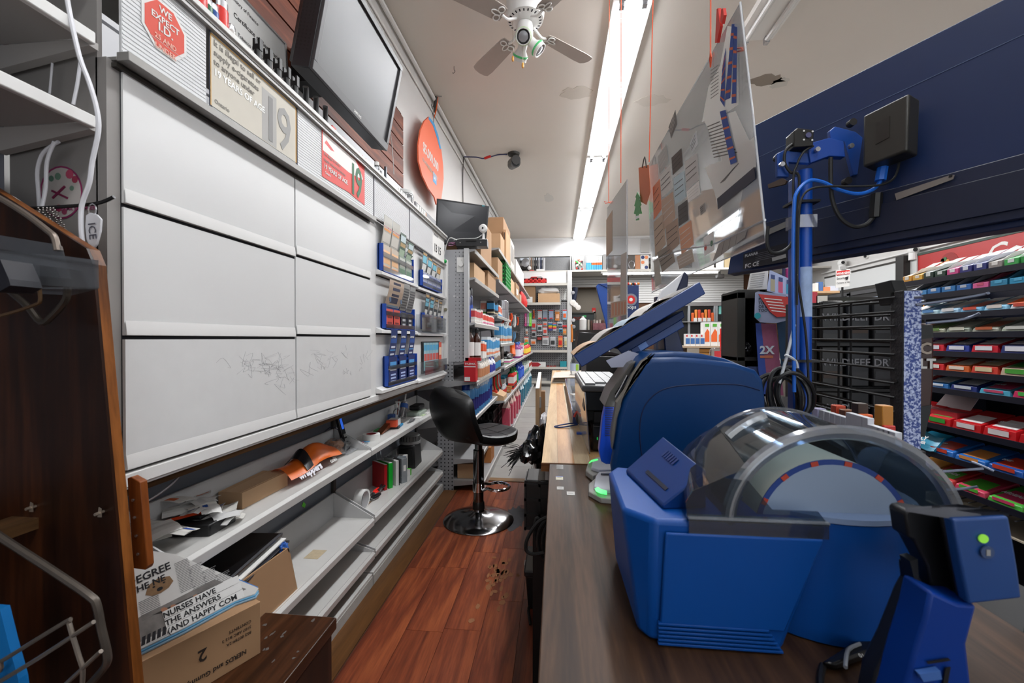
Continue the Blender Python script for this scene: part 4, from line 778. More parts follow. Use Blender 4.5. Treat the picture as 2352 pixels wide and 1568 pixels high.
part('strip',G().ext(PP([(292,1098),(300,1095),(318,1105),(322,1108),(338,1300),(334,1309),(306,1305)], y=.60),(0,.012,0)), wood('#5a2c10','#8f4e20',None, 2,9,.45), br, bevel=.001)
for v_ in (1148,1188,1230,1272): q = P(306+(v_-1148)*.09, v_, y=.5995); part('screw',G().cyl(q, q-Y*.0015,.0022, n=8),SILV, br)
RW = mat('#8a8178', .35,.7, var=.25, vscale=40)
def pw_(name, pts, r, m, lab, cat, y, n=8, sm=4): return solo(name,G().tube(PP(pts, y=y), r, n, sm), m, lab, cat, smooth=True)
pw_('rack_rod', [(-60,1190),(0,1232),(120,1310),(205,1368),(222,1390),(232,1440),(246,1500),(244,1525),(225,1550),(180,1600)], .0048,mat('#5d554e', .35,.6, var=.3, vscale=30), 'thick bent steel rod of the lower wire basket','rod', .50)
wk = thing('wire_basket','bare wire basket on the lower left rack','basket', P(100,1568, y=.45))
for pts in ([(-40,1560),(0,1540),(2,1520),(20,1508),(150,1428),(158,1430),(165,1455),(182,1510),(190,1540),(186,1600)], [(-60,1600),(90,1510),(215,1428)], [(120,1600),(232,1495)]): part('wire',G().tube(PP(pts, y=.46),.0026,7,3), RW, wk, smooth=True)
pw_('hook_rod', [(-60,620),(0,652),(60,700),(95,740),(120,725),(150,690),(155,660)], .0042,mat('#4c443c', .35,.6), 'bent dark hook rod below the clear tray','rod', .515)
pw_('thin_hook_wire', [(-40,735),(20,720),(80,700),(92,690),(90,660)], .0022,mat('#6a5035', .4,.4), 'thin rusty wire hook over the dark panel','wire', .50)
pw_('top_hook_rod', [(-60,425),(0,455),(60,492),(110,530),(125,545),(132,575)], .0042,mat('#8d8177', .35,.6), 'curved steel rod along the sloping panel top','rod', .53)
solo('blue_folder',G().ext(PP([(-60,1395),(0,1400),(20,1480),(42,1560),(50,1620),(-60,1620)], y=.47),(0,.01,0)),mat('#0f6fb4', .45), 'bright blue folder edge in the lower left corner','folder')
ty = thing('clear_tray','clear acrylic literature tray hanging on the dark panel','tray', P(100,680, y=.47))
part('front_lip',G().ext(PP([(-60,570),(0,575),(150,588),(222,597),(224,662),(0,650),(-60,645)], y=.46),(0,.002,0)), CLRH, ty)
part('tray_body',G().ext(PP([(-60,530),(0,540),(135,562),(140,566),(160,640),(-60,620)], y=.53),(0,.002,0)), CLRH, ty)
part('tray_floor',G().hexa([P(-60,662, y=.46), P(224,664, y=.46), P(165,678, y=.53), P(-60,668, y=.53)], [P(-60,655, y=.46), P(224,660, y=.46), P(165,672, y=.53), P(-60,660, y=.53)]), CLRH, ty)
solo('ridged_block',G().ext(PP([(-40,590),(0,595),(20,640),(24,655),(0,668),(-40,668)], y=.42),(0,.03,0)),mat('#12121c', .6), 'black ridged block in the clear tray at the picture edge','block')
# white shelves over it
for i, (za, lab) in enumerate(((1.385, 'lower white metal shelf at the upper left'),(1.52, 'middle white metal shelf at the upper left'),(1.655, 'highest white metal shelf at the upper left'))):
    s_ = thing('white_shelf', lab, 'shelf', (-.84,.3, za))
    part('shelf_board',G().box(-.925,-.748,-.25,.618, za-.004, za+.004),mat('#a9a5a2', .45), s_); part('shelf_lip',G().box(-.752,-.742,-.25,.622, za-.014, za+.006),OFFW, s_, bevel=.002)
    part('shelf_bracket',G().hexa([(-.925,.618, za-.045),(-.925,.632, za-.045),(-.75,.632, za-.016),(-.75,.618, za-.016)], [(-.925,.618, za-.005),(-.925,.632, za-.005),(-.75,.632, za-.005),(-.75,.618, za-.005)]),mat('#b5b1ad', .45), s_)
sw = thing('grey_slat_wall','blue grey slat wall behind the upper left shelves','slatwall', (-.95,0,.3))
part('backing',G().box(-.965,-.955,-.6,.64,.0,2.3), GAP, sw)
for k in range(20): part('slat',G().box(-.955,-.935,-.6,.636,.3+k*.098,.3+k*.098+.092),mat('#7d808a', .5), sw)
# round floral sticker on the cabinet side, keys and cables
fs = thing('floral_sticker','round floral sticker with a magenta rim on the cabinet side','sticker', P(142,442, y=.639))
def pell(u_, v_, ru, rv, y, n=24, t0=0): return PP([(u_+ru*math.cos(t0+k*2*math.pi/n), v_+rv*math.sin(t0+k*2*math.pi/n)) for k in range(n)], y=y)
part('rim',G().ext(pell(141,442,49,61,.6395),(0,-.0006,0)),mat('#8c2a5c', .5), fs); part('field',G().ext(pell(141,442,45,57,.6388),(0,-.0005,0)),mat('#b9b3ae', .6), fs)
for i, (u_, v_, r_, c_) in enumerate(((160,400,9, '#b84a66'),(172,412,7, '#a33a52'),(133,405,7, '#6a8a76'),(118,410,6, '#5c7c6c'),(165,432,5, '#6a8a76'),(135,478,7, '#b03a5a'),(148,486,6, '#8c3a56'))): part('flower',G().ext(pell(u_, v_, r_, r_*1.2,.6382,9),(0,-.0004,0)),mat(c_, .6), fs)
for a_, b_ in (((120,438),(156,455)),((122,455),(150,428))): part('petal_bar',G().tube(PP([a_, b_], y=.638),.0022,4),mat('#7a1f48', .6), fs)
text('FAITH FAMILY MEMBER', .009,mat('#8c2a5c', .6), fs, P(108,485, y=.638),X,Z, .01)
hk = thing('peg_hook','dark metal peg hook with a bent tip on the cabinet side','hook', P(100,475, y=.60))
part('hook',G().tube(PP([(70,478),(120,476),(200,470),(235,464),(262,452)], y=.60),.0028,8,3),mat('#39393a', .3,.7), hk, smooth=True); part('wall_stem',G().tube([P(70,478, y=.60), P(70,478, y=.60)-X*.03+Y*.03], .0028,7),mat('#39393a', .3,.7), hk)
kt = thing('key_tag','white key tag marked ICE hanging from the peg hook','tag', P(210,560, y=.59))
part('tag_body',G().ext(PP([(197,494),(207,488),(222,492),(232,503),(230,530),(222,560),(216,568),(205,566),(198,550),(195,520)], y=.59),(0,.003,0)),mat('#d2d2d6', .3), kt, bevel=.0008); part('ring',G().tube(pell(212,482,9,14,.592,12)+[pell(212,482,9,14,.592,12)[0]], .001,5),SILV, kt)
text('ICE', .018,mat('#4c4c58', .6), kt, P(203,512, y=.589),-Z*1+X*.1,X, .005)
kc = thing('beaded_chains','bunch of small beaded key chains on the peg hook','chain', P(130,520, y=.59))
rnd = random.Random(1)
for i in range(5):
    a = P(88+i*9,478, y=.59); b = P(105+i*12,525+rnd.random()*12, y=.59); g = G()
    for k in range(12): p = a.lerp(b, k/11)+V((.0015*math.sin(k*2+i),0,0)); g.ball(p, .0016,6,4)
    part('chain', g,mat('#8f8a86', .25,.8), kc, smooth=True)['kind'] = 'stuff'
CW = mat('#dddde2', .4)
for i, (pts, lab) in enumerate((([(150,-30),(160,30),(182,128),(205,190),(222,250),(226,300),(212,370),(205,420),(188,470),(186,520),(190,565)], 'longest white cable running down past the key tag'),([(125,325),(108,370),(105,430),(96,475)], 'white cable looping beside the floral sticker, right one'),([(135,325),(100,350),(86,390),(88,440),(90,478)], 'white cable looping beside the floral sticker, left one'),([(186,130),(178,190),(168,240)], 'short white cable behind the lower left shelf bracket'),([(120,145),(114,215)], 'thin white cable seen between the two left shelves'),([(-40,440),(20,450),(60,478),(95,512)], 'white cable lying over the top of the dark panel'))):
    solo('white_cable',G().tube(PP(pts, y=(.585,.61,.612,.615,.622,.575)[i]),(.0032,.0026,.0026,.0024,.0016,.003)[i], 8,4), CW, lab, 'cable', smooth=True)
gh = thing('grey_hook','curved grey metal hook rising from the shelf beside the receipts','hook', P(345,1155, x=-.79)); part('hook',G().tube(PP([(330,1155),(370,1130),(405,1100),(422,1070),(428,1050),(426,1032)], x=-.78),.0026,8,3),mat('#9b9ba0', .3,.6), gh, smooth=True)
# ================================================================ LOTTERY TICKET RACKS
def ticket(par, y0, y1, z0, z1, x, base, bands, tilt=0.0, bow=0.0):
    ms = [mat(base, .35)]; g = G(); g.mat(0)
    def fx(z): t = (z-z0)/(z1-z0); return x+bow*math.sin(t*math.pi*.5)*.03
    n = 5
    for k in range(n):
        a, b = z0+(z1-z0)*k/n, z0+(z1-z0)*(k+1)/n; g.hexa([(fx(a), y0, a),(fx(a), y1, a),(fx(b), y1+tilt, b),(fx(b), y0+tilt, b)], [(fx(a)+.0006, y0, a),(fx(a)+.0006, y1, a),(fx(b)+.0006, y1+tilt, b),(fx(b)+.0006, y0+tilt, b)])
    o = part('ticket', g, ms, par)
    for (f0, f1, c, *sz) in bands:
        a, b = z0+(z1-z0)*f0, z0+(z1-z0)*f1; i = sz[0] if sz else .08; yy0, yy1 = y0+(y1-y0)*i, y1-(y1-y0)*i; t0, t1 = tilt*f0, tilt*f1
        part('print_band',G().hexa([(fx(a)+.0007, yy0+t0, a),(fx(a)+.0007, yy1+t0, a),(fx(b)+.0007, yy1+t1, b),(fx(b)+.0007, yy0+t1, b)], [(fx(a)+.001, yy0+t0, a),(fx(a)+.001, yy1+t0, a),(fx(b)+.001, yy1+t1, b),(fx(b)+.001, yy0+t1, b)]),mat(c, .4), o)
    return o
def rack(lab, y0, y1, z0, zt, zb=None, tray='#1748a8', xo=-.738):
    t = thing('ticket_rack', lab, 'rack', (xo, (y0+y1)/2, z0))
    part('back_tray',G().box(xo-.002, xo+.004, y0, y1, z0, zt).box(xo, xo+.022, y0, y0+.003, z0, zt).box(xo, xo+.022, y1-.003, y1, z0, zt).box(xo, xo+.022, y0, y1, z0, z0+.003),mat(tray, .35), t)
    for z in ((z0+.004, z0+(zt-z0)*.55) if zb is None else zb): part('clear_bar',G().box(xo+.020, xo+.022, y0, y1, z, z+.018), CLRH, t)
    return t
r = rack('lottery rack of orange STRIKE and green tickets, top left of the six', 1.715,2.10,1.313,1.43)
for k in range(2):
    ticket(r, 1.722+k*.095,1.81+k*.095,1.318,1.43,-.722, '#b9aa98', ((.05,.2, '#d78b45'),(.3,.5, '#d9a36c'),(.6,.8, '#e0b080')))
    o = ticket(r, 1.722+k*.095,1.81+k*.095,1.415,1.55,-.732, '#b0ada4', ((.0,.12, '#cf8742'),(.2,.5, '#cdc8bf'),(.55,.62, '#df9450')), bow=.6)
    text('STRIKE', .026,mat('#c2324a', .5), r, (-.7165,1.726+k*.095,1.503),Y,Z, .02); text('SUPER', .016,mat('#5a3a3a', .5), r, (-.7155,1.73+k*.095,1.53),Y,Z, .02)
for k in range(2):
    ticket(r, 1.912+k*.09,1.995+k*.09,1.318,1.42,-.722, '#7a8a78', ((.05,.4, '#3f6b4c'),(.5,.9, '#b5b8b0')))
    ticket(r, 1.915+k*.09,1.99+k*.09,1.41,1.525-k*.02,-.73, '#3c5644', ((.1,.35, '#9fb39a'),(.45,.6, '#a98c5c'),(.65,.9, '#b8c8cc')), tilt=.02*k, bow=.5)
r = rack('lottery rack of teal and dark tickets, top right of the six', 2.25,2.64,1.318,1.405)
for k in range(4):
    ticket(r, 2.256+k*.094,2.342+k*.094,1.322,1.40,-.722, '#9aa0b0', ((.1,.3, '#5b6cc0'),(.4,.55, '#7a7f92'),(.65,.85, '#5b6cc0')))
    ticket(r, 2.26+k*.094,2.338+k*.094,1.40,1.508-k*.012,-.731, '#24363c', ((.05,.4, '#d8d8d4'),(.45,.8, '#6fb9cf' if k < 3 else '#c89a5a'),(.84,.95, '#b08a4c')), bow=.4)
r = rack('lottery rack of beige car tickets and grey patterned ones, middle left', 1.745,2.115,1.072,1.18)
ticket(r, 1.755,1.925,1.17,1.285,-.73, '#bda793', ((.62,.93, '#3c4058', .25),(.15,.5, '#3c4058', .25),(.0,.08, '#7a92a8')), bow=.9)
for k in range(2):
    for f_ in (1.255,1.200): part('wheel_print',G().cyl((-.7105+(f_-1.2)*.02,1.775+k*.13, f_),(-.7095+(f_-1.2)*.02,1.775+k*.13, f_),.011, n=12),mat('#35506e', .4), r)
ticket(r, 1.935,2.015,1.165,1.29,-.731, '#8b8b88', tuple((.08+.1*q, .13+.1*q, '#4e4e50') for q in range(8)), bow=.8); ticket(r, 2.02,2.10,1.16,1.285,-.731, '#8b8b88', tuple((.08+.1*q, .13+.1*q, '#55555a') for q in range(8)), bow=.8)
for k in range(2): ticket(r, 1.76+k*.085,1.835+k*.085,1.08,1.16,-.722, '#cf4a3c', ((.2,.3, '#7a1f1a', .2),(.5,.6, '#7a1f1a', .2),(.75,.85, '#7a1f1a', .2)))
for k in range(2): ticket(r, 1.935+k*.085,2.01+k*.085,1.08,1.155,-.722, '#22242c', ((.15,.3, '#b9bac0', .25),(.45,.6, '#b9bac0', .25),(.7,.85, '#b9bac0', .25)))
r = rack('lottery rack behind a clear pocket with grey tickets, middle right', 2.28,2.66,1.085,1.175)
for k in range(4): ticket(r, 2.29+k*.09,2.37+k*.09,1.09,1.17,-.722, '#7d7c80', ((.1,.4, '#4a4a52'),(.5,.9,('#8a8fb0','#8a8fb0','#c98a58','#c98a58')[k]))); ticket(r, 2.30+k*.09,2.37+k*.09,1.165,1.285-k*.006,-.731, '#3c4144', ((.05,.25, '#d2d2ce', .15),(.4,.75,('#6fb0c6','#6fb0c6','#9a948a','#9a948a')[k]),(.82,.93, '#a88450')), bow=.5)
pk = thing('clear_pocket','clear acrylic pocket of folded white cards on the middle right panel','pocket', (-.73,2.4,1.07))
part('front',G().box(-.708,-.706,2.205,2.70,1.068,1.16), CLRH, pk); part('side',G().box(-.738,-.706,2.203,2.205,1.068,1.16), CLRH, pk)
for k in range(2): part('white_card',G().box(-.7105,-.709,2.215+k*.22,2.275+k*.22,1.072,1.145),PAPER, pk)
r = rack('lottery rack of dark blue sapphire tickets, bottom left of the six', 1.768,2.15,.822,.955)
for k in range(3):
    ticket(r, 1.79+k*.122,1.885+k*.122,.828,.95,-.722, '#1c2f66', ((.08,.14, '#aebfe6', .2),(.2,.26, '#aebfe6', .2),(.32,.38, '#aebfe6', .2),(.62,.82, '#4f9ad6', .12),(.5,.55, '#dfe6f2', .12)))
    ticket(r, 1.80+k*.122,1.875+k*.122,.945,1.072,-.731, '#22386e', ((.1,.16, '#e0e6f2', .2),(.35,.42, '#e0e6f2', .2),(.25,.3, '#4f9ad6', .1),(.52,.68, '#2b56a0', .05)), bow=.5)
    text('SAPPHIRE', .013,PAPER, r, (-.7165,1.803+k*.122,1.035),Y,Z, .02)
r = thing('ticket_pocket','clear pocket of pale blue tickets and a red one, bottom right panel','pocket', (-.73,2.5,.83))
part('black_back',G().box(-.742,-.738,2.30,2.66,.835,1.015),BLACK, r)
for k in range(5): ticket(r, 2.32+k*.052,2.40+k*.052,.85,1.008,-.735+k*.0012, '#8fb4bf', ((.72,.92, '#4b9fc8'),(.35,.6, '#c3564c'),(.08,.3, '#79b0a4')))
ticket(r, 2.60,2.66,.85,1.01,-.727, '#d0563f', ((.5,.8, '#e8cdb0'),(.1,.3, '#e08a50')))
part('front',G().box(-.708,-.706,2.26,2.72,.832,.905), CLRH, r); part('side',G().box(-.738,-.706,2.258,2.26,.832,.905), CLRH, r)
# ================================================================ BAR STOOL
BS = V((-.437,2.388,0)); st = thing('bar_stool','black leatherette bucket bar stool with a chrome disc base','stool', BS)
part('base_disc',G().lathe([(.001,0),(.198,0),(.2,.004),(.196,.008),(.15,.022),(.09,.034),(.05,.045),(.034,.056),(.03,.07),(.001,.07)], BS, 48),mat('#8a8a8c', .16,1.0), st, smooth=True)
part('column',G().lathe([(.029,.06),(.029,.16),(.026,.162),(.026,.20),(.031,.202),(.031,.40),(.022,.402),(.022,.485)], BS, 24, close=False),mat('#77787a', .12,1.0), st, smooth=True)
part('collar',G().lathe([(.036,.068),(.034,.10),(.030,.11)], BS, 20),mat('#2a2624', .3,.5), st, smooth=True)
ring = [BS+V((.03+.0*0,-.0,.165))]+[BS+V((.105+.075*math.cos(t),.0+.055*math.sin(t),.19+.0*t)) for t in [math.pi*.85-k*math.pi*.17 for k in range(11)]]+[BS+V((.03,.0,.215))]
ring = [BS+V((.028,-.02,.178))]+[BS+V((.11+.065*math.cos(t),.065*math.sin(t),.195)) for t in [-2.5+k*.5 for k in range(11)]]+[BS+V((.028,.02,.205))]
part('foot_ring',G().tube(ring, .0085,10,3), CHROME, st, smooth=True); part('ring_clamp',G().lathe([(.034,.165),(.034,.218)], BS, 20), CHROME, st, smooth=True)
LE = mat('#09090a', .42, spec=.4, bump=.12, bscale=90); Rz = Matrix.Translation(BS+Z*.475) @ Matrix.Rotation(math.radians(46),4, 'Z')
def seatf(s, t):   # s across, t front(0) -> rear(1)
    w_ = .185*(1-.35*max(0,(.22-t)/.22)**2)*(1-.12*max(0, t-.75)/.25); yy = (s-.5)*2; x = .235-.415*t-.04*(1-t)*yy*yy
    z = .055-.028*math.sin(math.pi*min(1, t*1.05))+.022*yy*yy*t-.012*(1-t)+.018*max(0, t-.8)/.2
    return (x, yy*w_, z)
def backf(s, t):
    yy = (s-.5)*2; w_ = .17+.035*math.sin(math.pi*(t*.85+.12)); w_ *= (1-.45*max(0,(t-.78)/.22)**2)
    x = -.155-.075*math.sin(min(1, t*1.6)*math.pi/2)-.01*t+.085*yy*yy; z = .015+.30*t-.03*yy*yy*(t > .5)*(t-.5)*2
    return (x, yy*w_, z)
o = part('seat',G().sheet(seatf, 10,8,.055).xf(Rz), LE, st, smooth=True); m_ = o.modifiers.new('s','SUBSURF'); m_.levels = m_.render_levels = 1
sg = G()
for q in (.33,.66): sg.tube([Vector(seatf(q, t))+Z*.0012 for t in [k/8 for k in range(9)]], .0012,4)
for q in (.35,.65): sg.tube([Vector(seatf(t, q))+Z*.0012 for t in [k/8 for k in range(9)]], .0012,4)
part('seat_stitching', sg.xf(Rz),mat('#050505', .6), o)['kind'] = 'stuff'
o = part('backrest',G().sheet(backf, 10,9,.045).xf(Rz), LE, st, smooth=True); m_ = o.modifiers.new('s','SUBSURF'); m_.levels = m_.render_levels = 1
part('seat_plate',G().box(-.08,.08,-.08,.08,-.012,.0).xf(Rz),mat('#2a2a2a', .4,.5), st)
# ================================================================ MONITOR, RECORDER, WEB CAMERA on the gondola end
mo = thing('desk_monitor','black flat monitor standing on the end of the grey gondola','monitor', (-.66,2.95,1.66))
m0, m1 = P(1003,455, y=2.93), P(1124,473, y=3.02); m2, m3 = P(1116,560, y=3.02), P(1000,556, y=2.93)
m3.z = m2.z = 1.70; d_ = (m1-m0); n_ = d_.cross(Z).normalized(); n_ = -n_ if n_.y > 0 else n_
part('casing',G().quadbox([m0, m1, m2, m3], -n_*.035),mat('#121214', .4), mo, bevel=.003)
def mq(a, b): t = m0.lerp(m1, a); u_ = m3.lerp(m2, a); return t.lerp(u_, b)+n_*.0005
part('screen',G().quadbox([mq(.03,.04), mq(.97,.04), mq(.97,.94), mq(.03,.94)], n_*.001),mat('#191b22', .18), mo); part('corner_sticker',G().quadbox([mq(.86,.008), mq(.91,.008), mq(.91,.03), mq(.86,.03)], n_*.001), TEAL, mo)
part('stand',G().box(-.70,-.62,2.99,3.06,1.652,1.72),BLACK, mo)
dv = thing('video_recorder','black video recorder box in front of the monitor','recorder', (-.57,2.87,1.65))
part('case',G().box(-.672,-.462,2.82,2.92,1.652,1.697).turn((-.57,2.87,1.65), 'Z', .06),mat('#202022', .4), dv, bevel=.002)
for x in (-.64,-.50): part('screw',G().cyl((x, 2.817,1.675),(x, 2.813,1.675),.004, n=8),GREYM, dv)
part('vent_grille',G().box(-.60,-.53,2.814,2.819,1.683,1.692),BLACK, dv)
solo('white_lead',G().tube([(-.66,2.80,1.69),(-.70,2.78,1.70),(-.73,2.80,1.66),(-.745,2.80,1.60),(-.755,2.795,1.56)], .003,6,4),OFFW, 'white lead from the recorder down to the green lamp','lead')
solo('lead_tangle',G().tube([(-.67,2.84,1.665),(-.70,2.80,1.67),(-.73,2.84,1.664),(-.70,2.87,1.672),(-.68,2.83,1.68),(-.72,2.82,1.675)], .0035,6,4),mat('#8c5a7a', .5), 'tangle of thin coloured leads left of the recorder','leads')
wc = thing('web_camera','white round web camera on the video recorder','camera', (-.475,2.86,1.70))
part('head',G().lathe([(.001,-.014),(.02,-.012),(.029,-.004),(.029,.006),(.018,.013),(.001,.014)], (0,0,0),24, ax=1).xf(Matrix.Translation((-.490,2.85,1.775))),OFFW, wc, smooth=True)
part('foot',G().lathe([(.030,0),(.028,.005),(.009,.008),(.007,.05)], (-.490,2.86,1.6975),18),OFFW, wc, smooth=True); part('lens',G().cyl((-.490,2.837,1.775),(-.490,2.834,1.775),.006, n=10),BLACKG, wc)
part('white_cable',G().tube([(-.50,2.86,1.735),(-.53,2.84,1.71),(-.58,2.83,1.705),(-.64,2.82,1.702),(-.68,2.80,1.69)], .0022,6,3),OFFW, wc)
# ================================================================ GREY GONDOLAS
PEG = grid_mat('#9a9a9c','#2b2b2e', .0254,.0048,(0,2)); RK = mat('#a2a2a3', .4,.2, var=.08, vscale=20); RKL = mat('#bcbab6', .4,.15, var=.12, vscale=24)
ge = thing('grey_gondola','near grey metal gondola with a scuffed perforated end upright','gondola', (-.7,3.4,0))
part('end_upright',G().box(-.800,-.675,2.826,2.834,.875,1.632),mat('#a3a4a7', .5, var=.08, vscale=20), ge); part('slotted_strip',G().box(-.675,-.612,2.826,2.834,.875,1.632), grid_mat('#a1a2a5','#4a4a4c', .0254,.0035,(0,2)), ge)
part('upright_edge',G().box(-.612,-.580,2.80,2.836,.875,1.634),mat('#bcbcbd', .4,.1), ge, bevel=.001)
part('lower_upright',G().box(-.80,-.69,2.826,2.834,0,.875), grid_mat('#8e8f92','#1f1f22', .0254,.005,(0,2)), ge)
part('back_panel',G().box(-.945,-.935,2.78,4.05,0,1.95),mat('#77777b', .5), ge)
g = G(); rnd = random.Random(6)
for i in range(16): x, z = rnd.uniform(-.78,-.63), rnd.uniform(.9,1.5); g.ext([(x+a, 2.8255, z+b) for a, b in blot(0,0,.003+.008*rnd.random(),.003+.006*rnd.random(),8, i+90,.6)], (0,-.0004,0))
part('paint_scrapes', g,mat('#c9c9c7', .6), ge)['kind'] = 'stuff'
g = G(); rnd = random.Random(16)
for i in range(14): x, z = rnd.uniform(-.78,-.62), rnd.uniform(.9,1.55); g.tube([(x, 2.8252, z),(x+rnd.uniform(-.012,.012),2.8252, z+rnd.uniform(-.01,.01))], .0007,4)
part('black_scratches', g, INK, ge)['kind'] = 'stuff'
def gshelf(par, ya, yb, z, xf, th=.03, xb=-.93, br=True):
    s_ = part('shelf',G().box(xb, xf-.006, ya, yb, z-.012, z), RK, par)
    part('shelf_lip',G().ext([(xf-.006, ya, z-th),(xf, ya, z-th),(xf+.003, ya, z-.004),(xf-.006, ya, z+.002)], (0, yb-ya, 0)), RKL, s_, bevel=.001)
    if br:
        for y in (ya, yb-.004): part('shelf_bracket',G().hexa([(xb, y, z-.07),(xb, y+.004, z-.07),(xf-.05, y+.004, z-.022),(xf-.05, y, z-.022)], [(xb, y, z-.012),(xb, y+.004, z-.012),(xf-.01, y+.004, z-.012),(xf-.01, y, z-.012)]), RK, s_)
    return s_
for z, xf in ((1.635,-.54),(1.445,-.54),(1.14,-.54),(.888,-.53),(.748,-.52),(.487,-.555),(.215,-.52),(.07,-.48)): gshelf(ge, 2.84 if z > .8 or z < .3 else 2.80,4.02, z, xf)
part('kick_plate',G().box(-.49,-.485,2.84,4.02,.002,.05), RKL, ge)
lg = thing('long_gondola','long grey gondola of loaded shelves running to the back wall','gondola', (-.7,6.5,0))
part('back_panel',G().box(-.945,-.935,4.06,9.06,0,2.2),mat('#77777b', .5), lg)
for ya, yb in ((4.04,5.25),(5.26,6.47),(6.48,7.69),(7.70,9.04)):
    for z, xf in ((1.90,-.54),(1.60,-.54),(.76,-.485),(.435,-.484),(.07,-.465)): gshelf(lg, ya, yb, z, xf)
    part('kick_plate',G().box(-.478,-.473, ya, yb, .002,.05), RKL, lg); part('upright',G().box(-.94,-.925, yb-.02, yb, 0,2.2), RK, lg)
gshelf(lg, 4.04,5.2,1.26,-.555); gshelf(lg, 4.04,5.3,.985,-.52)
dm = thing('dimmer_switch','white wall plate with a round dimmer knob on the gondola upright','switch', P(1060,608, y=2.82))
c = P(1060,608, y=2.825); part('plate',G().box(c.x-.031, c.x+.031,2.818,2.8258, c.z-.05, c.z+.05),PAPER, dm, bevel=.002); part('knob',G().cyl((c.x, 2.818, c.z),(c.x, 2.805, c.z),.017,.015,20),OFFW, dm, smooth=True)
for dz in (-.03,.03): part('screw',G().cyl((c.x, 2.818, c.z+dz),(c.x, 2.8165, c.z+dz),.002, n=6),GREYM, dm)
sf = thing('white_switch_box','tall white plastic raceway box with a green lamp between cabinet and gondola','box', (-.775,2.8,.95))
part('housing',G().box(-.765,-.722,2.782,2.822,1.05,1.56),OFFW, sf, bevel=.003); part('lower_housing',G().box(-.765,-.722,2.782,2.822,.86,1.049),OFFW, sf, bevel=.003)
part('green_lamp',G().ball((-.735,2.780,1.545),.013),mat('#14a04a', .2), sf, smooth=True); part('screw_knob',G().cyl((-.73,2.782,1.225),(-.73,2.772,1.225),.011, n=12),mat('#8c8672', .4,.5), sf)
solo('lamp_ball',G().ball((-.522,2.80,.718),.022, sc=(1,1,.9)), CLRH, 'crumpled clear plastic bulb at the end of the lower gondola shelf','bulb', smooth=True)
# ---------------------------------------------------------------- stock builders
PROTO = {}
def proto(key, fn, name):
    if key in PROTO: return PROTO[key], False
    t = bpy.data.objects.new(name,None); t.empty_display_size = .03; COL.objects.link(t); WL[t.name] = V((0,0,0)); fn(t); PROTO[key] = t; return t, True
def put(key, fn, name, loc, label, cat, group=None, rz=0.0):
    t, new = proto(key, fn, name); o = t if new else copy(t)
    o.location = loc; o.rotation_euler.z = rz; return tag(o, label, cat, group)
def k_box(w_, l_, h_, c, c2, c3=None):
    def f(t):
        part('carton',G().box(-w_/2, w_/2,-l_/2, l_/2,0, h_),mat(c, .5), t, bevel=.0008)
        part('printed_panel',G().box(-w_/2+w_*.06, w_/2+.0006,-l_/2-.0006, l_/2-l_*.06, h_*.42, h_*.86),mat(c2,.5), t)
        if c3: part('printed_strip',G().box(-w_/2+w_*.1, w_/2+.0009,-l_/2-.0009, l_/2-l_*.1, h_*.12, h_*.24),mat(c3,.5), t)
    return ('box', w_, l_, h_, c, c2, c3), f, 'product_box'
def k_can(r_, h_, c, c2, cap):
    def f(t):
        part('can',G().lathe([(r_*.9,0),(r_, .004),(r_, h_*.74),(r_*.82, h_*.79)], n=14),mat(c, .3), t, smooth=True); part('label_band',G().lathe([(r_+.0005, h_*.16),(r_+.0005, h_*.52)], n=14, close=False),mat(c2,.4), t, smooth=True)
        part('cap',G().lathe([(r_*.86, h_*.79),(r_*.86, h_*.97),(r_*.7, h_)], n=14),mat(cap, .35), t, smooth=True)
    return ('can', r_, h_, c, c2, cap), f, 'aerosol_can'
def k_bottle(r_, h_, c, lab, cap, sy=1.0, name='bottle'):
    def f(t):
        part('bottle_body',G().lathe([(r_*.95,0),(r_, .006),(r_, h_*.62),(r_*.8, h_*.72),(r_*.38, h_*.82),(r_*.36, h_*.88)], n=14, sy=sy),mat(c, .25), t, smooth=True)
        part('label_band',G().lathe([(r_+.0006, h_*.12),(r_+.0006, h_*.55)], n=14, sy=sy, close=False),mat(lab, .5), t, smooth=True); part('cap',G().lathe([(r_*.42, h_*.86),(r_*.42, h_*.98),(r_*.3, h_)], n=10),mat(cap, .4), t, smooth=True)
    return ('bottle', r_, h_, c, lab, cap, sy), f, name
def k_jug(w_, l_, h_, c, top, cap):
    def f(t):
        part('jug_body',G().box(-w_/2, w_/2,-l_/2, l_/2,0, h_*.66),mat(c, .25), t, bevel=.008); part('jug_shoulder',G().hexa([(-w_/2,-l_/2, h_*.66),(w_/2,-l_/2, h_*.66),(w_/2, l_/2, h_*.66),(-w_/2, l_/2, h_*.66)], [(-w_*.2,-l_*.2, h_*.9),(w_*.2,-l_*.2, h_*.9),(w_*.2, l_*.2, h_*.9),(-w_*.2, l_*.2, h_*.9)]),mat(top, .3), t, bevel=.006)
        part('cap',G().lathe([(w_*.2, h_*.9),(w_*.2, h_*.98),(w_*.16, h_)], n=12),mat(cap, .4), t, smooth=True)
    return ('jug', w_, l_, h_, c, top, cap), f, 'jug'
def line(kind, n, p0, step, desc, cat, grp, where, hide=0.0, jit=0.0, rz=0):
    k, f, nm = kind
    for i in range(n):
        loc = (p0[0]+step[0]*i+random.uniform(-jit, jit), p0[1]+step[1]*i, p0[2])
        o = put(k, f, nm, loc, desc+(' '+where if n == 1 else ', %s from the near end %s' % (ORD[i], where)), cat, grp if n > 1 else None, rz); o.scale = (1,1, random.uniform(.9,1.06))
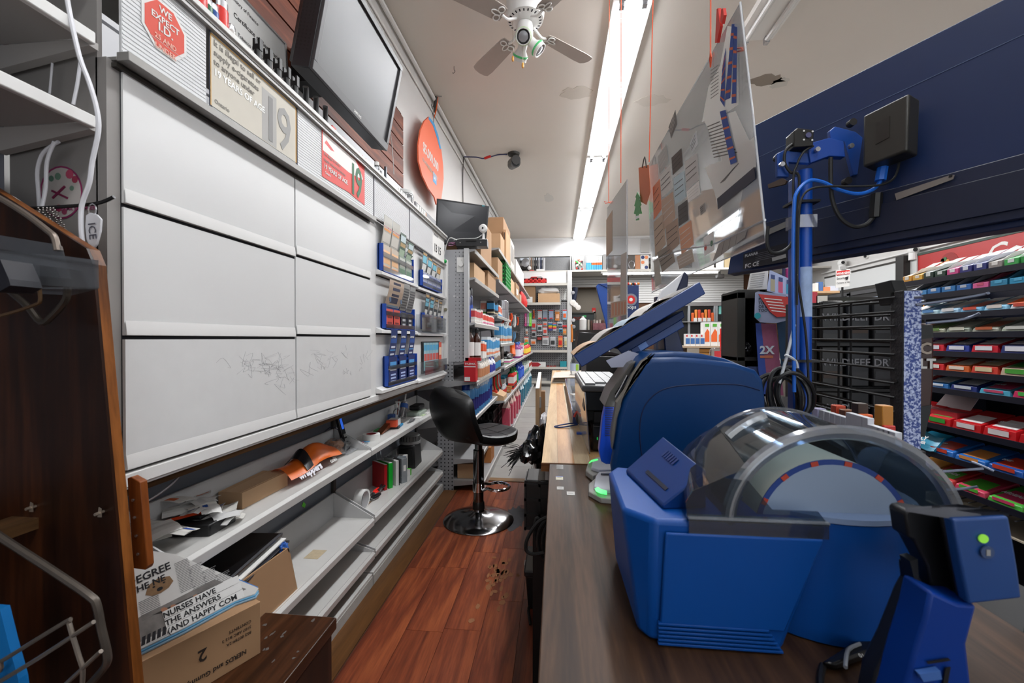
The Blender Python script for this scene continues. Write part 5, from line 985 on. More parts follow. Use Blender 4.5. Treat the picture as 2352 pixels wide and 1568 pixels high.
# ================================================================ STOCK ON THE GREY GONDOLAS
# near gondola, shelf at z 1.14
e = .0006
line(k_can(.024,.23, '#16204a','#2448a0','#2a2a30'),2,(-.60,2.87,1.14+e),(.0,.06,0), 'tall dark blue aerosol','can','dark blue aerosols by the upright','of the white pill shelf')
def k_stack(*a): return a
line(k_box(.05,.07,.10, '#d8d2cc','#c43a40','#e8e6e2'),4,(-.575,2.90,1.14+e),(0,.085,0), 'white and red medicine box','box','red and white medicine boxes','of the upright')
line(k_box(.04,.06,.085, '#e9e4e0','#d8402c','#d9739c'),8,(-.575,3.24,1.14+e),(0,.078,0), 'white pill box with orange print','box','orange print pill boxes','of the pill shelf')
line(k_box(.045,.05,.07, '#e6e2de','#de6a4a',None),6,(-.665,2.90,1.14+e),(0,.09,0), 'small coral carton in the rear row','box','small coral cartons','of the pill shelf')
line(k_box(.07,.075,.135, '#141a22','#3f93c8','#c8b89a'),3,(-.63,4.10,1.26+e),(0,.12,0), 'black and sky blue razor box','box','sky blue razor boxes','of the upper shelf')
line(k_box(.05,.07,.12, '#dcdad8','#d86a4c','#3f93c8'),4,(-.62,4.48,1.26+e),(0,.095,0), 'white box with coral and blue panels','box','coral and blue boxes','of the upper shelf')
line(k_bottle(.027,.22, '#3a1a10','#e2dedb','#181818', name='brown_bottle'),2,(-.585,2.88,.888+e),(.035,.06,0), 'brown peroxide bottle with a white label','bottle','brown peroxide bottles','of the middle shelf')
line(k_box(.05,.07,.12, '#e9e3de','#e0562c',None),2,(-.545,3.05,.888+e),(0,.09,0), 'orange and white carton','box','orange cartons beside the brown bottles','of the middle shelf')
line(k_box(.05,.075,.15, '#d2d6da','#3f8fc4','#e48a62'),8,(-.545,3.26,.888+e),(0,.09,0), 'tall blue and white box','box','tall blue boxes','of the middle shelf')
line(k_box(.04,.07,.12, '#c8cdd2','#7fa0b8',None),5,(-.64,3.0,.888+e),(0,.12,0), 'pale blue box in the rear row','box','pale rear boxes','of the middle shelf')
# big red box at the deck
rb = thing('red_medicine_box','large red medicine display box labelled TYLENOL at the gondola end','box', (-.575,2.77,.75))
c0, c1 = P(1066,868, y=2.765), P(1091,868, y=2.765); z0 = .7486
part('carton',G().box(c0.x, c1.x+.004,2.765,2.84, z0, z0+.135),mat('#c01522', .45), rb, bevel=.001); part('open_lid',G().box(c0.x, c1.x+.03,2.80,2.84, z0+.135, z0+.155),mat('#a8101c', .45), rb)
part('white_band',G().box(c0.x-.0005, c1.x+.0045,2.7643,2.765, z0+.095, z0+.102),PAPER, rb); text('TYLENOL', .017,PAPER, rb, (c0.x+.004,2.764, z0+.112),X,Z, .03)
part('bar_code',G().box(c0.x+.003, c0.x+.04,2.7643,2.765, z0+.004, z0+.03),PAPER, rb)
line(k_bottle(.021,.12, '#e6d8cc','#d8a080','#e8e8e8', .7, 'white_bottle'),5,(-.53,2.90,.888+e*0+0),(0,0,0), 'x','bottle',None, '') if False else None
line(k_bottle(.022,.14, '#ded6cc','#c98a62','#b9b9b9', .7, 'flat_bottle'),6,(-.53,2.90,.748+e),(0,.07,0), 'beige flat lotion bottle','bottle','beige lotion bottles','of the lower shelf')
line(k_bottle(.022,.14, '#e4e4ea','#3a3f9a','#2c3f9c', .8, 'white_lotion'),4,(-.53,3.34,.748+e),(0,.075,0), 'white lotion bottle with blue cap','bottle','white lotion bottles','of the lower shelf')
line(k_can(.023,.16, '#76685c','#3f86b4','#d4d4d2'),5,(-.535,3.64,.748+e),(0,.075,0), 'grey brown deodorant can','can','grey deodorant cans','of the lower shelf')
# cans low (z .215) : blue aerosol row
line(k_can(.033,.26, '#6fa6d6','#1d3f8c','#123d9c'),1,(-.62,2.90,.487+e),(0,0,0), 'large sky blue aerosol with a dark blue cap','can',None, 'nearest under the deck')
line(k_can(.028,.235, '#4f8fc8','#2a2a6c','#b9c8d8'),9,(-.59,2.92,.487+e),(0,.085,0), 'blue room spray can','can','blue room spray cans','of the stool shelf')
line(k_can(.028,.26, '#3b78bd','#1c3a86','#0f3aa8'),2,(-.60,3.72,.487+e),(0,.085,0), 'taller royal blue spray can','can','taller royal blue cans','past the room sprays')
ybox('cardboard_carton', 2.98,-.60,.15,.20,.10,.0706,KRAFT2, 'tan carton on the base deck behind the stool','box'); ybox('brown_carton_low', 3.35,-.56,.12,.18,.12,.0706,mat('#b5743e', .8), 'orange brown carton on the base deck behind the stool','box')
# long gondola
line(k_jug(.085,.10,.33, '#c04a5e','#dcb8ae','#e8e4e0'),5,(-.525,4.50,.0706),(0,.33,0), 'pink washer fluid jug','jug','pink washer fluid jugs','of the base deck')
line(k_jug(.085,.10,.33, '#2e6f86','#c6d6dc','#dfe6e8'),8,(-.53,6.15,.0706),(0,.34,0), 'teal washer fluid jug','jug','teal washer fluid jugs','past the pink ones')
for i in range(4): 
    cr_ = thing('black_milk_crate','black plastic milk crate under the near shelf bay, %s from the front' % ORD[i], 'crate', (-.72,4.2+i*.36,.0706), 'black crates on the base deck')
    g = G(); x0, x1, y0, y1 = -.86,-.60,4.06+i*.36,4.37+i*.36
    for z in (.0706,.15,.23,.31): g.box(x0, x1, y0, y0+.006, z, z+.02); g.box(x1-.006, x1, y0, y1, z, z+.02); g.box(x0, x0+.006, y0, y1, z, z+.02); g.box(x0, x1, y1-.006, y1, z, z+.02)
    for k in range(7): x = x0+(x1-x0-.012)*k/6; g.box(x, x+.012, y0, y0+.006,.0706,.33); y = y0+(y1-y0-.012)*k/6; g.box(x1-.006, x1, y, y+.012,.0706,.33)
    part('crate_grid', g,BLACK, cr_)['kind'] = 'stuff'; part('crate_base',G().box(x0, x1, y0, y1,.0706,.076),BLACK, cr_)
# shelf z .435 : dishware, baskets, brushes, bottles
line(k_bottle(.05,.22, '#137a3a','#1a9a4c','#105a2c', name='green_bottle'),3,(-.56,5.35,.435+e),(0,.22,0), 'fat green cleaner bottle','bottle','green cleaner bottles','of the broom shelf')
line(k_bottle(.05,.25, '#1d3f9c','#2f5cc0','#12286c', name='blue_bottle'),4,(-.56,6.1,.435+e),(0,.24,0), 'royal blue cleaner bottle','bottle','blue cleaner bottles','past the green ones')
line(k_box(.07,.10,.18, '#d82a20','#e8e0da','#222222'),3,(-.53,5.05,.435+e),(0,.16,0), 'bright red carton','box','bright red cartons','of the broom shelf')
line(k_box(.08,.10,.16, '#1f7f9c','#d8dcd8',None),3,(-.63,4.95,.435+e),(0,.18,0), 'teal carton in the rear row','box','teal rear cartons','of the broom shelf')
tb = thing('tan_tray_carton','sloped tan display carton on the near end of the lower shelf','box', (-.58,4.2,.436)); part('carton',G().hexa([(-.64,4.07,.436),(-.50,4.07,.436),(-.50,4.34,.436),(-.64,4.34,.436)], [(-.64,4.07,.53),(-.50,4.07,.475),(-.50,4.34,.475),(-.64,4.34,.56)]),KRAFT2, tb, bevel=.001)
bk = thing('wicker_basket','small tan wicker basket on the lower gondola shelf','basket', (-.55,4.72,.436))
g = G()
for k in range(6): g.lathe([(.05+.003*k, .004+.012*k),(.055+.003*k, .009+.012*k),(.05+.003*k, .013+.012*k)], (-.55,4.72,.436),16, close=False)
part('woven_side', g,mat('#b57a35', .7, var=.2, vscale=80), bk, smooth=True)['kind'] = 'stuff'; part('basket_base',G().cyl((-.55,4.72,.436),(-.55,4.72,.441),.05, n=16),mat('#a06a2c', .7), bk)
g = G()
for k in range(9): a = k*.7; g.tube([(-.62+.05*math.cos(a),4.6+.05*math.sin(a),.437),(-.62+.006*math.cos(a),4.6+.006*math.sin(a),.66)], .006,5)
wb2 = thing('bamboo_brush','upright bundle of tan bamboo sticks on the lower gondola shelf','brush', (-.62,4.6,.436)); part('sticks', g,mat('#c28c42', .6), wb2)['kind'] = 'stuff'; part('binding',G().cyl((-.62,4.6,.60),(-.62,4.6,.62),.014, n=10),mat('#8a5a25', .6), wb2)
line(k_bottle(.018,.12, '#b9babd','#c8362c','#dadada', name='small_jar'),5,(-.555,4.42,.436),(0,.055,0), 'small clear and red jar','jar','small red and clear jars','by the tan carton')
for i in range(5):
    t = thing('red_scrubber','red and green gadget hanging over the spray shelf, %s from the near end' % ORD[i], 'gadget', (-.60,4.10+i*.10,.62), 'red gadgets on the hook strip')
    part('handle',G().tube([(-.60,4.12+i*.10,.66),(-.60,4.12+i*.10,.58),(-.585,4.12+i*.10,.53)], .012,7,2),(RED,mat('#2a6a35', .5),REDB,mat('#cfcfcf', .4),RED)[i], t); part('head',G().box(-.62,-.57,4.10+i*.10,4.15+i*.10,.4362,.53),(mat('#d23a20', .5),mat('#29292b', .5))[i % 2], t, bevel=.004)
# shelf z .76 : book, black bag, boxes
line(k_box(.11,.16,.30, '#2a201c','#5a544e','#d8d4ce'),1,(-.585,4.25,.76+e),(0,0,0), 'tall dark brown carton with white strip','box',None, 'at the near end of the long shelf')
solo('black_bag', crumple((-.60,5.15,.7606),.08,.36,.055,12),mat('#101011', .35), 'crumpled black plastic bag lying on the long shelf','bag', smooth=True)
line(k_box(.09,.14,.035, '#c8d0c8','#d86a9c','#5fc45a'),3,(-.54,4.62,.76+e),(0,.18,0), 'flat pastel packet','packet','flat pastel packets','in front of the black bag')
line(k_box(.08,.12,.22, '#e08a78','#d8d8d0','#3a7a6a'),2,(-.56,6.35,.76+e),(0,.5,0), 'salmon carton','box','salmon cartons','past the black bag')
line(k_bottle(.05,.22, '#8a3a7c','#e2d8e2','#3f6ab0', name='purple_bottle'),4,(-.55,5.95,.76+e),(0,.17,0), 'purple capped bottle','bottle','purple bottles','past the black bag')
line(k_bottle(.06,.20, '#c22a24','#e8c440','#2a9c4a', name='red_toy_bottle'),5,(-.55,7.3,.76+e),(0,.26,0), 'red and green bottle','bottle','red and green bottles','far down the long shelf')
line(k_box(.10,.14,.18, '#9aa89c','#e4e4de','#3f8a8c'),4,(-.56,7.0,.435+e),(0,.35,0), 'grey green carton','box','grey green cartons','at the far end of the broom shelf')
line(k_box(.10,.12,.15, '#dcdcd8','#b8402c',None),3,(-.55,8.2,.435+e),(0,.3,0), 'white and rust carton','box','white and rust cartons','farthest on the broom shelf')
# small shelves z 1.19,.985
line(k_box(.06,.07,.15, '#e4dcd6','#d88a78','#7ab84c'),3,(-.70,4.12,1.26+e),(0,.13,0), 'cream carton with coral panel','box','cream cartons','of the small upper shelf')
for i in range(4):
    o = thing('steel_canister','brushed steel canister on the small upper shelf, %s of the four' % ('nearer lower','nearer upper','farther lower','farther upper')[i], 'canister', (-.60,4.75+.16*(i//2),1.2606+.10*(i % 2)), 'steel canisters'); part('canister',G().lathe([(.055,0),(.055,.095),(.05,.1)], wl(o),16),SILV, o, smooth=True)
line(k_box(.07,.09,.19, '#b8c4c8','#3a8ac0','#e07a4a'),8,(-.56,4.12,.985+e),(0,.13,0), 'blue and coral toothpaste carton','box','toothpaste cartons','of the small lower shelf')
# hanging cards on hooks between y 5 and 9 (x about -.6)
rnd = random.Random(21); HC_ = ['#c8c8c6','#8f8f92','#e0522c','#3f3f44','#d8d8d4','#5a8ab0','#d24a28','#77787a']
k = 0
for yy in (5.0,5.45,5.9,6.4,6.9):
    for zz in (1.02,1.27):
        k += 1; c_ = HC_[(k*3) % 8]
        t = thing('hanging_tool_card','hook of hanging %s kitchen tools %s, %s bay down the long gondola' % (('steel','grey','orange','dark','white','blue','red','silver')[(k*3) % 8], ('in the lower row','in the upper row')[zz > 1.2], ORD[[5.0,5.45,5.9,6.4,6.9].index(yy)]), 'tool', (-.62, yy, zz), 'hanging kitchen tools')
        part('peg',G().tube([(-.93, yy, zz+.12),(-.60, yy, zz+.12),(-.585, yy, zz+.13)], .004,5),SILV, t)
        for q in range(3):
            x = -.62-q*.07; l_ = .10+.08*rnd.random(); part('tool',G().tube([(x, yy, zz+.115),(x+.01, yy+.01, zz+.115-l_*.6),(x-.005, yy, zz+.115-l_)], .010+.006*rnd.random(),6,2),mat(HC_[(k*3+q*2) % 8], .3,.4 if q % 2 else 0), t)
solo('orange_nozzle_gun',G().tube([(-.56,5.5,.97),(-.56,5.5,.90),(-.55,5.45,.82)], .035,8,3), ORANGE, 'orange and black glue gun card hanging lowest in the gondola','gun')
part_ = None
# top shelves: cartons, green crate, red things
def cart(px, x0, y0, y1, z, h_, m, lab, w_=.22, cat='box', nm='cardboard_carton', slot=False):
    t = thing(nm, lab, cat, (x0-w_/2,(y0+y1)/2, z)); part('carton',G().box(x0-w_, x0, y0, y1, z+.0006, z+h_), m, t, bevel=.002)
    if slot: part('tape_strip',G().box(x0-w_*.55, x0-w_*.45, y0-.001, y1+.001, z+h_, z+h_+.001),mat('#b08a60', .4), t)
    return t
cart(0,-.55,3.10,3.62,1.635,.30,KRAFT, 'large tan carton standing beside the black monitor', .26, slot=True)
cart(0,-.56,4.30,4.62,1.90,.20,KRAFT2, 'thin tan carton on the top shelf, nearest of the upper row', .10)
cart(0,-.58,4.70,5.40,1.90,.48,KRAFT, 'tall brown carton leaning at the back of the top shelf', .28, slot=True)
t = cart(0,-.545,4.66,5.05,1.90,.33,mat('#c99f77', .8), 'printed tan carton with a dark logo block on the top shelf', .03); part('logo_block',G().box(-.57,-.56,4.659,4.6595,2.12,2.20),mat('#2a221c', .7), t)
t = cart(0,-.543,5.10,5.55,1.90,.34,mat('#d8cfc2', .7), 'white labelled carton leaning on the top shelf', .04); part('text_block',G().box(-.5428,-.5423,5.14,5.5,1.98,2.18),mat('#8f8a84', .7), t)
cart(0,-.56,6.0,7.4,1.90,.26,mat('#d6d3ce', .7), 'white flat carton on the far end of the top shelf', .2)
cart(0,-.57,2.95,3.40,1.445,.12,KRAFT2, 'tan carton on the second shelf of the near gondola', .3); cart(0,-.56,3.50,3.95,1.445,.155,KRAFT, 'darker tan carton on the second shelf of the near gondola', .3, slot=True)
cart(0,-.56,4.10,4.45,1.60,.22,KRAFT, 'brown carton on the shelf before the green crate', .3)
gc = thing('green_milk_crate','bright green plastic crate on the second long shelf','crate', (-.65,4.9,1.60)); g = G(); x0, x1, y0, y1 = -.80,-.545,4.60,5.15
for j in range(7): z = 1.6006+j*.043; g.box(x0, x1, y0, y0+.008, z, z+.014); g.box(x1-.008, x1, y0, y1, z, z+.014)
for j in range(8): x = x0+(x1-x0-.012)*j/7; g.box(x, x+.012, y0, y0+.008,1.6006,1.88); y = y0+(y1-y0-.014)*j/7; g.box(x1-.008, x1, y, y+.014,1.6006,1.88)
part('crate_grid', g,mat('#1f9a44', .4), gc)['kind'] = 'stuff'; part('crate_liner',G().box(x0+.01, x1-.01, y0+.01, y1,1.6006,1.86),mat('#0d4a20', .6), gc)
cart(0,-.56,5.3,5.75,1.60,.19,mat('#cfab84', .8), 'tan carton right after the green crate', .2); t = cart(0,-.55,5.85,6.4,1.60,.21,KRAFT, 'brown carton with a white label after the green crate', .25); part('label_patch',G().box(-.5498,-.549,5.95,6.2,1.66,1.74),PAPER, t)
cart(0,-.55,6.5,6.8,1.60,.12,mat('#b59a80', .8), 'small printed carton on the second long shelf', .2)
for i in range(3): t = thing('red_pump','red plastic item standing at the far end of the second long shelf, %s of three' % ORD[i], 'bottle', (-.58,7.1+i*.28,1.6006), 'red items on the second long shelf'); part('body',G().lathe([(.06,0),(.07,.08),(.045,.18),(.02,.22)], wl(t),12),RED, t, smooth=True)
# ================================================================ BACK PEGBOARD BAY
YP = 9.42
bp = thing('pegboard_bay','perforated pegboard bay closing the end of the aisle','shelving', (-.2, YP, 0))
part('pegboard',G().box(-.80,.24, YP, YP+.02,.05,2.05), grid_mat('#88888a','#3f3f42', .048,.011,(0,2)), bp)
part('top_panel',G().box(-.75,.24, YP, YP+.02,2.22,2.50),OFFW, bp); part('upper_pegboard',G().box(.02,.24, YP-.005, YP+.02,1.84,2.14), grid_mat('#c8c8c6','#77777a', .048,.010,(0,2)), bp)
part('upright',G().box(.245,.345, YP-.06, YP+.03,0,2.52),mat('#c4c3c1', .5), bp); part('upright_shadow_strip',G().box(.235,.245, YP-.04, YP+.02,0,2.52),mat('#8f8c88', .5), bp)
def bshelf(z, x0, x1, d_=.34): s_ = part('shelf',G().box(x0, x1, YP-d_, YP-.001, z-.02, z), RK, bp); part('shelf_lip',G().box(x0, x1, YP-d_-.008, YP-d_, z-.05, z+.004),mat('#c4bfb6', .5), s_); return s_
for z, x0, x1, d_ in ((2.21,-.72,.235,.34),(1.80,-.72,.10,.34),(.79,-.745,.235,.30),(.43,-.68,.235,.26),(.12,-.66,.0,.2)): bshelf(z, x0, x1, d_)
rc = thing('red_crate','flat red plastic crate on the high back shelf','crate', (-.46,9.2,2.21)); g = G(); x0, x1 = -.68,-.20
g.box(x0, x1,9.10,9.11,2.2106,2.235); g.box(x0, x1,9.10,9.11,2.29,2.315); g.box(x0, x1,9.3,9.31,2.2106,2.315)
for k in range(6): x = x0+(x1-x0-.03)*k/5; g.box(x, x+.03,9.10,9.11,2.2106,2.315)
part('crate_grid', g,RED, rc)['kind'] = 'stuff'; part('crate_floor',G().box(x0, x1,9.10,9.31,2.2106,2.216),RED, rc)
t = thing('die_cast_truck','red and black toy lying on the red crate','toy', (-.42,9.2,2.316)); part('toy_body',G().box(-.56,-.28,9.14,9.24,2.3155,2.34),BLACK, t, bevel=.004); part('toy_cab',G().box(-.54,-.40,9.15,9.23,2.3405,2.36),RED, t, bevel=.004); part('white_top',G().box(-.52,-.30,9.16,9.22,2.3605,2.385),PAPER, t, bevel=.004)
t = cart(0,-.44,9.12,9.36,1.80,.36,mat('#8f6f50', .8), 'dark brown carton with a white label under the red crate', .25); part('label_patch',G().box(-.67,-.50,9.117,9.119,1.81,1.93),PAPER, t)
cart(0,.08,9.12,9.36,1.80,.20,KRAFT2, 'wide open tan carton beside the dark brown one', .46)
solo('white_bag', crumple((-.16,9.22,2.0),.22,.09,.07,17),mat('#d5d4d2', .5), 'crumpled white plastic bag stuffed in the wide tan carton','bag', smooth=True)
solo('black_roll',G().cyl((.11,9.1,1.835),(.235,9.1,1.835),.022, n=10),BLACK, 'small black roll on the end of the back shelf','roll')
# carded goods on the pegboard: (px u, v centre, w px, h px, backing colour, item colour, description)
cards = [(1208,731,6,36, '#e2559a','#f0a0c0','pink measuring ruler strip'),(1218,731,6,36, '#7de63c','#a8f070','lime green measuring ruler strip'),(1213,731,5,35, '#9aa0a0','#c8c8c8','grey ruler strip between the pink and lime ones'),
 (1226,720,4,22, '#d65a20','#a03a18','orange feather duster charm'),(1240,722,10,22, '#c9c9cb','#d8302c','white card with a red foot, left of three'),(1252,722,11,22, '#8c9cac','#d8302c','blue grey card with a red foot, middle of three'),(1266,722,10,22, '#a8b8d8','#d8302c','pale blue card with a red foot, right of three'),(1280,724,10,24, '#d88438','#f0c0a0','orange pencil card'),(1297,722,9,23, '#9cc0d8','#e06020','sky blue card with an orange disc'),
 (1226,745,10,23, '#b8b8ba','#c8302c','grey card of white plugs'),(1240,752,11,17, '#c8ccd0','#2c3a3c','clear blister with dark goods'),(1252,743,10,10, '#b8bcc0','#e06040','small blister with an orange top'),(1252,759,10,19, '#d0d0d0','#d8483c','white card with red dashes'),(1264,749,9,19, '#3a4a9c','#e8b020','rainbow striped marker card'),(1274,750,8,18, '#d8d8dc','#c8483c','white card beside the rainbow one'),(1286,744,12,10, '#b8bcc0','#20304c','wide flat blister'),(1297,749,10,5, '#c8202c','#c8202c','small red strip'),(1288,758,8,9, '#2a8ab8','#20242c','small blue blister'),(1297,761,8,14, '#c8a878','#e07828','tan card of orange tools'),
 (1210,762,6,14, '#d0d0ce','#b07a60','small white triangle card'),(1209,781,10,16, '#d8d0c8','#e08a38','white card with an orange bar'),(1225,785,12,13, '#d8c8bc','#e07030','tilted white and orange blister'),(1226,766,10,16, '#a8a8aa','#202022','grey card with a black adapter'),(1239,776,13,14, '#2c2422','#a03028','black blister with red trim'),(1253,782,14,20, '#d0d0d0','#8c8c8e','large white card with a red header'),(1270,784,12,22, '#b8b8ba','#2c2e2e','clear blister with a black car charger'),(1287,784,10,26, '#d88a48','#c8201c','orange and red card of pens'),(1299,785,6,24, '#c8c8b0','#b8a878','narrow cream card at the right edge')]
for i, (u_, v_, w_, h_, c_, c2, d_) in enumerate(cards):
    y = YP-.05-.012*(i % 3); a, b = P(u_-w_/2, v_-h_/2, y=y), P(u_+w_/2, v_+h_/2, y=y); t = thing('carded_product', d_+' on the back pegboard','card', ((a.x+b.x)/2, y, b.z))
    part('card',G().box(a.x, b.x, y, y+.006, b.z, a.z),mat(c_, .45), t); hz = a.z-b.z; part('goods',G().box(a.x+(b.x-a.x)*.15, b.x-(b.x-a.x)*.15, y-.016, y, b.z+hz*(.05 if 'foot' in d_ else .2), b.z+hz*(.16 if 'foot' in d_ else .6)),mat(c2,.4), t, bevel=.002)
    part('header',G().box(a.x, b.x, y-.001, y, a.z-hz*.14, a.z-hz*.02),(mat('#c83a34', .5),mat('#c8c8ca', .5))[i % 2], t); part('peg',G().tube([((a.x+b.x)/2, YP, a.z-.01),((a.x+b.x)/2, y-.05, a.z-.01)], .003,5),SILV, t)
    if 'rainbow' in d_:
        for q, cc in enumerate(('#2a5cc0','#2aa84a','#e8c020','#e87020','#d0205c')): part('stripe',G().box(a.x, b.x, y-.018, y-.016, a.z-hz*(.3+.12*q), a.z-hz*(.2+.12*q)),mat(cc, .4), t)
# lower back shelf boxes
t = thing('white_arrow_box','long white box with a dark red arrow on the low back shelf','box', (-.5,9.2,.431)); part('carton',G().box(-.66,-.22,9.18,9.3,.4306,.53),PAPER, t); part('arrow',G().ext([(-.52,9.179,.435),(-.38,9.179,.435),(-.32,9.179,.48),(-.38,9.179,.525),(-.52,9.179,.525)], (0,.0015,0)),mat('#a8202c', .5), t); part('small_arrow',G().ext([(-.66,9.179,.455),(-.61,9.179,.465),(-.66,9.179,.50)], (0,.0015,0)),mat('#a8202c', .5), t)
for i in range(3): solo('dark_red_packet',G().box(-.20+i*.07,-.14+i*.07,9.18,9.25,.4306,.455),mat('#8c2a22', .5), 'small dark red packet on the low back shelf, %s from the arrow box' % ORD[i], 'packet','dark red packets')
solo('teal_tissue_box',G().box(.085,.225,9.2,9.32,.4306,.55), TEAL, 'teal tissue box on the low back shelf','box', bevel=.004)
solo('grey_block_stack',G().box(-.6,-.2,9.22,9.32,.1206,.18),GREYM, 'low grey carton on the bottom back shelf','box')
# high row of goods between header and shelf board (z 2.56 - 2.9)
rs = thing('rear_high_shelf','long high shelf board of displays under the white header beam','shelf', (2.2,9.7,2.5))
part('shelf_board',G().box(-.85,5.7,9.55,10.3,2.52,2.545),mat('#b5b0a8', .5), rs); part('shelf_edge',G().box(-.85,5.7,9.54,9.55,2.515,2.552),mat('#c8c3ba', .5), rs)
HB = 2.5456; GS = mat('#6f6f70', .6, var=.25, vscale=50)
def hp(u0, u1, m, nm, lab, cat, y=9.62, z1=2.90, z0=HB, th=.03):
    a, b = P(u0,610, y=y).x, P(u1,610, y=y).x; return solo(nm,G().box(a, b, y, y+th, z0, z1), m, lab, cat)
hp(1252,1310, GS, 'grey_mesh_panel','wide dark grey mesh panel in the high rear row','panel', 9.8,2.88)
for i, (u_, c_) in enumerate(((1215, '#b8b4ae'),(1219, '#8f6f58'),(1223, '#77726c'),(1228, '#26262a'),(1233, '#3a3a40'),(1237, '#a8a8ac'),(1241, '#2c3450'),(1246, '#8c8c90'),(1249, '#c4c4c6'))): hp(u_, u_+3,mat(c_, .5), 'rolled_blind','rolled blind upright in the high rear row, %s from the left' % ORD[i], 'blind', 9.66,2.88-.01*(i % 3))
t = thing('desk_fan','small steel desk fan at the left end of the high rear row','fan', (P(1208,612, y=9.6).x, 9.62, HB)); c = P(1207,603, y=9.62)
part('fan_disc',G().lathe([(.001,-.03),(.085,-.02),(.09,0),(.085,.02),(.001,.03)], (0,0,0),18, ax=1, sx=1.15).xf(Matrix.Translation(c)),mat('#9a9a9c', .25,.7), t, smooth=True); part('fan_foot',G().lathe([(.09,0),(.05,.03),(.02,.09)], (c.x+.06,9.62, HB),14), DARKM, t, smooth=True); part('white_spout',G().ball((c.x+.09,9.55, HB+.07),.045),PAPER, t, smooth=True)
solo('white_tray',G().box(P(1232,620, y=9.58).x, P(1250,620, y=9.58).x, 9.57,9.64, HB, HB+.045),PAPER, 'small white tray in front of the upright blinds','tray'); solo('red_bar',G().box(P(1216,622, y=9.58).x, P(1227,622, y=9.58).x, 9.56,9.6, HB, HB+.025),RED, 'small red bar under the steel desk fan','bar')
for i, (u0, u1) in enumerate(((1311,1314),(1318,1341),(1345,1384))):
    t = thing('display_case', ('narrow grey case beside the mesh panel','grey framed case of dolls and toys in the high rear row','grey framed case of white, orange and blue boxes in the high rear row')[i], 'case', (P(u0,610, y=9.66).x, 9.66, HB)); a, b = P(u0,610, y=9.66).x, P(u1,610, y=9.66).x
    part('case_back',G().box(a, b, 9.70,9.72, HB, 2.89),mat('#9a9a98', .5), t); part('case_side',G().box(a-.015, a, 9.62,9.72, HB, 2.89),GREYM, t); part('case_side',G().box(b, b+.015,9.62,9.72, HB, 2.89),GREYM, t)
    if i == 1:
        for k in range(22): rr = random.Random(k); part('toy',G().ball((a+.03+rr.random()*(b-a-.06),9.66+.02*rr.random(), HB+.035+.24*rr.random()),.022,8,5),mat(('#d8c8c0','#2a9a3c','#c83a34','#38343a','#e8e0d8','#c88a78')[k % 6], .4), t)
    if i == 2:
        for k in range(9): x = a+.012+k*(b-a-.02)/9; w_ = (b-a-.02)/9-.004; part('white_box',G().box(x, x+w_, 9.655,9.69, HB+.185, HB+.33),PAPER, t); part('blue_box',G().box(x, x+w_, 9.65,9.69, HB, HB+(.13 if k > 2 else .18)), SKYB, t); part('orange_box',G().box(x, x+w_, 9.65,9.69, HB+.132, HB+.18), ORANGE, t) if k > 2 else None
hp(1386,1392,GREYM, 'grey_post_box','grey carton end between the boxes case and the hanging acrylic','box'); hp(1393,1410, GS, 'dark_carton','dark grey carton behind the narrow acrylic sheet','box')
for i, (u0, u1, c_, lab) in enumerate(((1412,1438, '#b0a49c','pale brown appliance carton behind the narrow acrylic sheet'),(1443,1458, '#57504a','dark carton with a steel ring right of the narrow acrylic'),(1459,1470, '#b8805c','orange brown carton in the high rear row'),(1471,1490, '#d8d4cc','white carton printed with round shapes in the high rear row'),(1495,1560, '#a8a4a0','wide pale carton behind the large acrylic'),(1590,1640, '#8c8884','grey carton behind the large acrylic sheet'),(1645,1662, '#c4c2be','white book-like carton left of the blue display'),(1664,1682, '#8a7a5c','tan carton left of the blue display'))):
    o = hp(u0, u1,mat(c_, .5), 'high_carton', lab, 'box', 9.66,2.88)
    a = P(u0,610, y=9.66).x; b = P(u1,610, y=9.66).x
    if i == 3:
        for q in range(6): cx_, cz_ = a+(b-a)*(.28+.44*(q % 2)), HB+.06+.11*(q//2); part('round_print',G().cyl((cx_, 9.6595, cz_),(cx_, 9.658, cz_),.038, n=14),(PAPER,mat('#2a3a6c', .5),mat('#e08858', .5))[q % 3], o)
    if i == 1: part('steel_ring',G().tube([((a+b)/2+.065*math.cos(q*.524),9.655, HB+.12+.085*math.sin(q*.524)) for q in range(13)], .008,6),SILV, o)
# items hanging on the outside of the back upright
for i, (u_, v_, r_, c_) in enumerate(((1316,695,7, '#d8d4ce'),(1322,700,6, '#e0dcd8'),(1328,706,6, '#dcd6d0'),(1316,672,4, '#8c8c90'),(1317,735,4, '#b8b8ba'),(1318,750,4, '#8a8a8c'))):
    p = P(u_, v_, y=9.36); t = thing('hanging_roll','white or steel round item hooked on the back upright, %s listed from the top' % ORD[i] if False else ('round white roll highest on the back upright','round white roll in the middle on the back upright','round white roll lowest on the back upright','small steel clip above the white rolls','steel spoon head below the white rolls','lower steel spoon head on the back upright')[i], 'roll', p)
    part('disc',G().lathe([(r_*.004,-.03),(r_*.0095,-.025),(r_*.0095,.025),(r_*.004,.03)], (0,0,0),14, ax=1).xf(Matrix.Translation(p)),mat(c_, .3), t, smooth=True)
solo('orange_duster',G().tube(PP([(1313,745),(1314,770),(1313,785)], y=9.36),.025,7,2),mat('#c8762c', .6), 'orange brown duster hanging low on the back upright','duster'); solo('dark_cloth_roll',G().tube(PP([(1322,660),(1320,675),(1317,690)], y=10.0),.06,8,2),mat('#1a2440', .5), 'dark blue cloth hanging at the top of the store room gap','cloth')
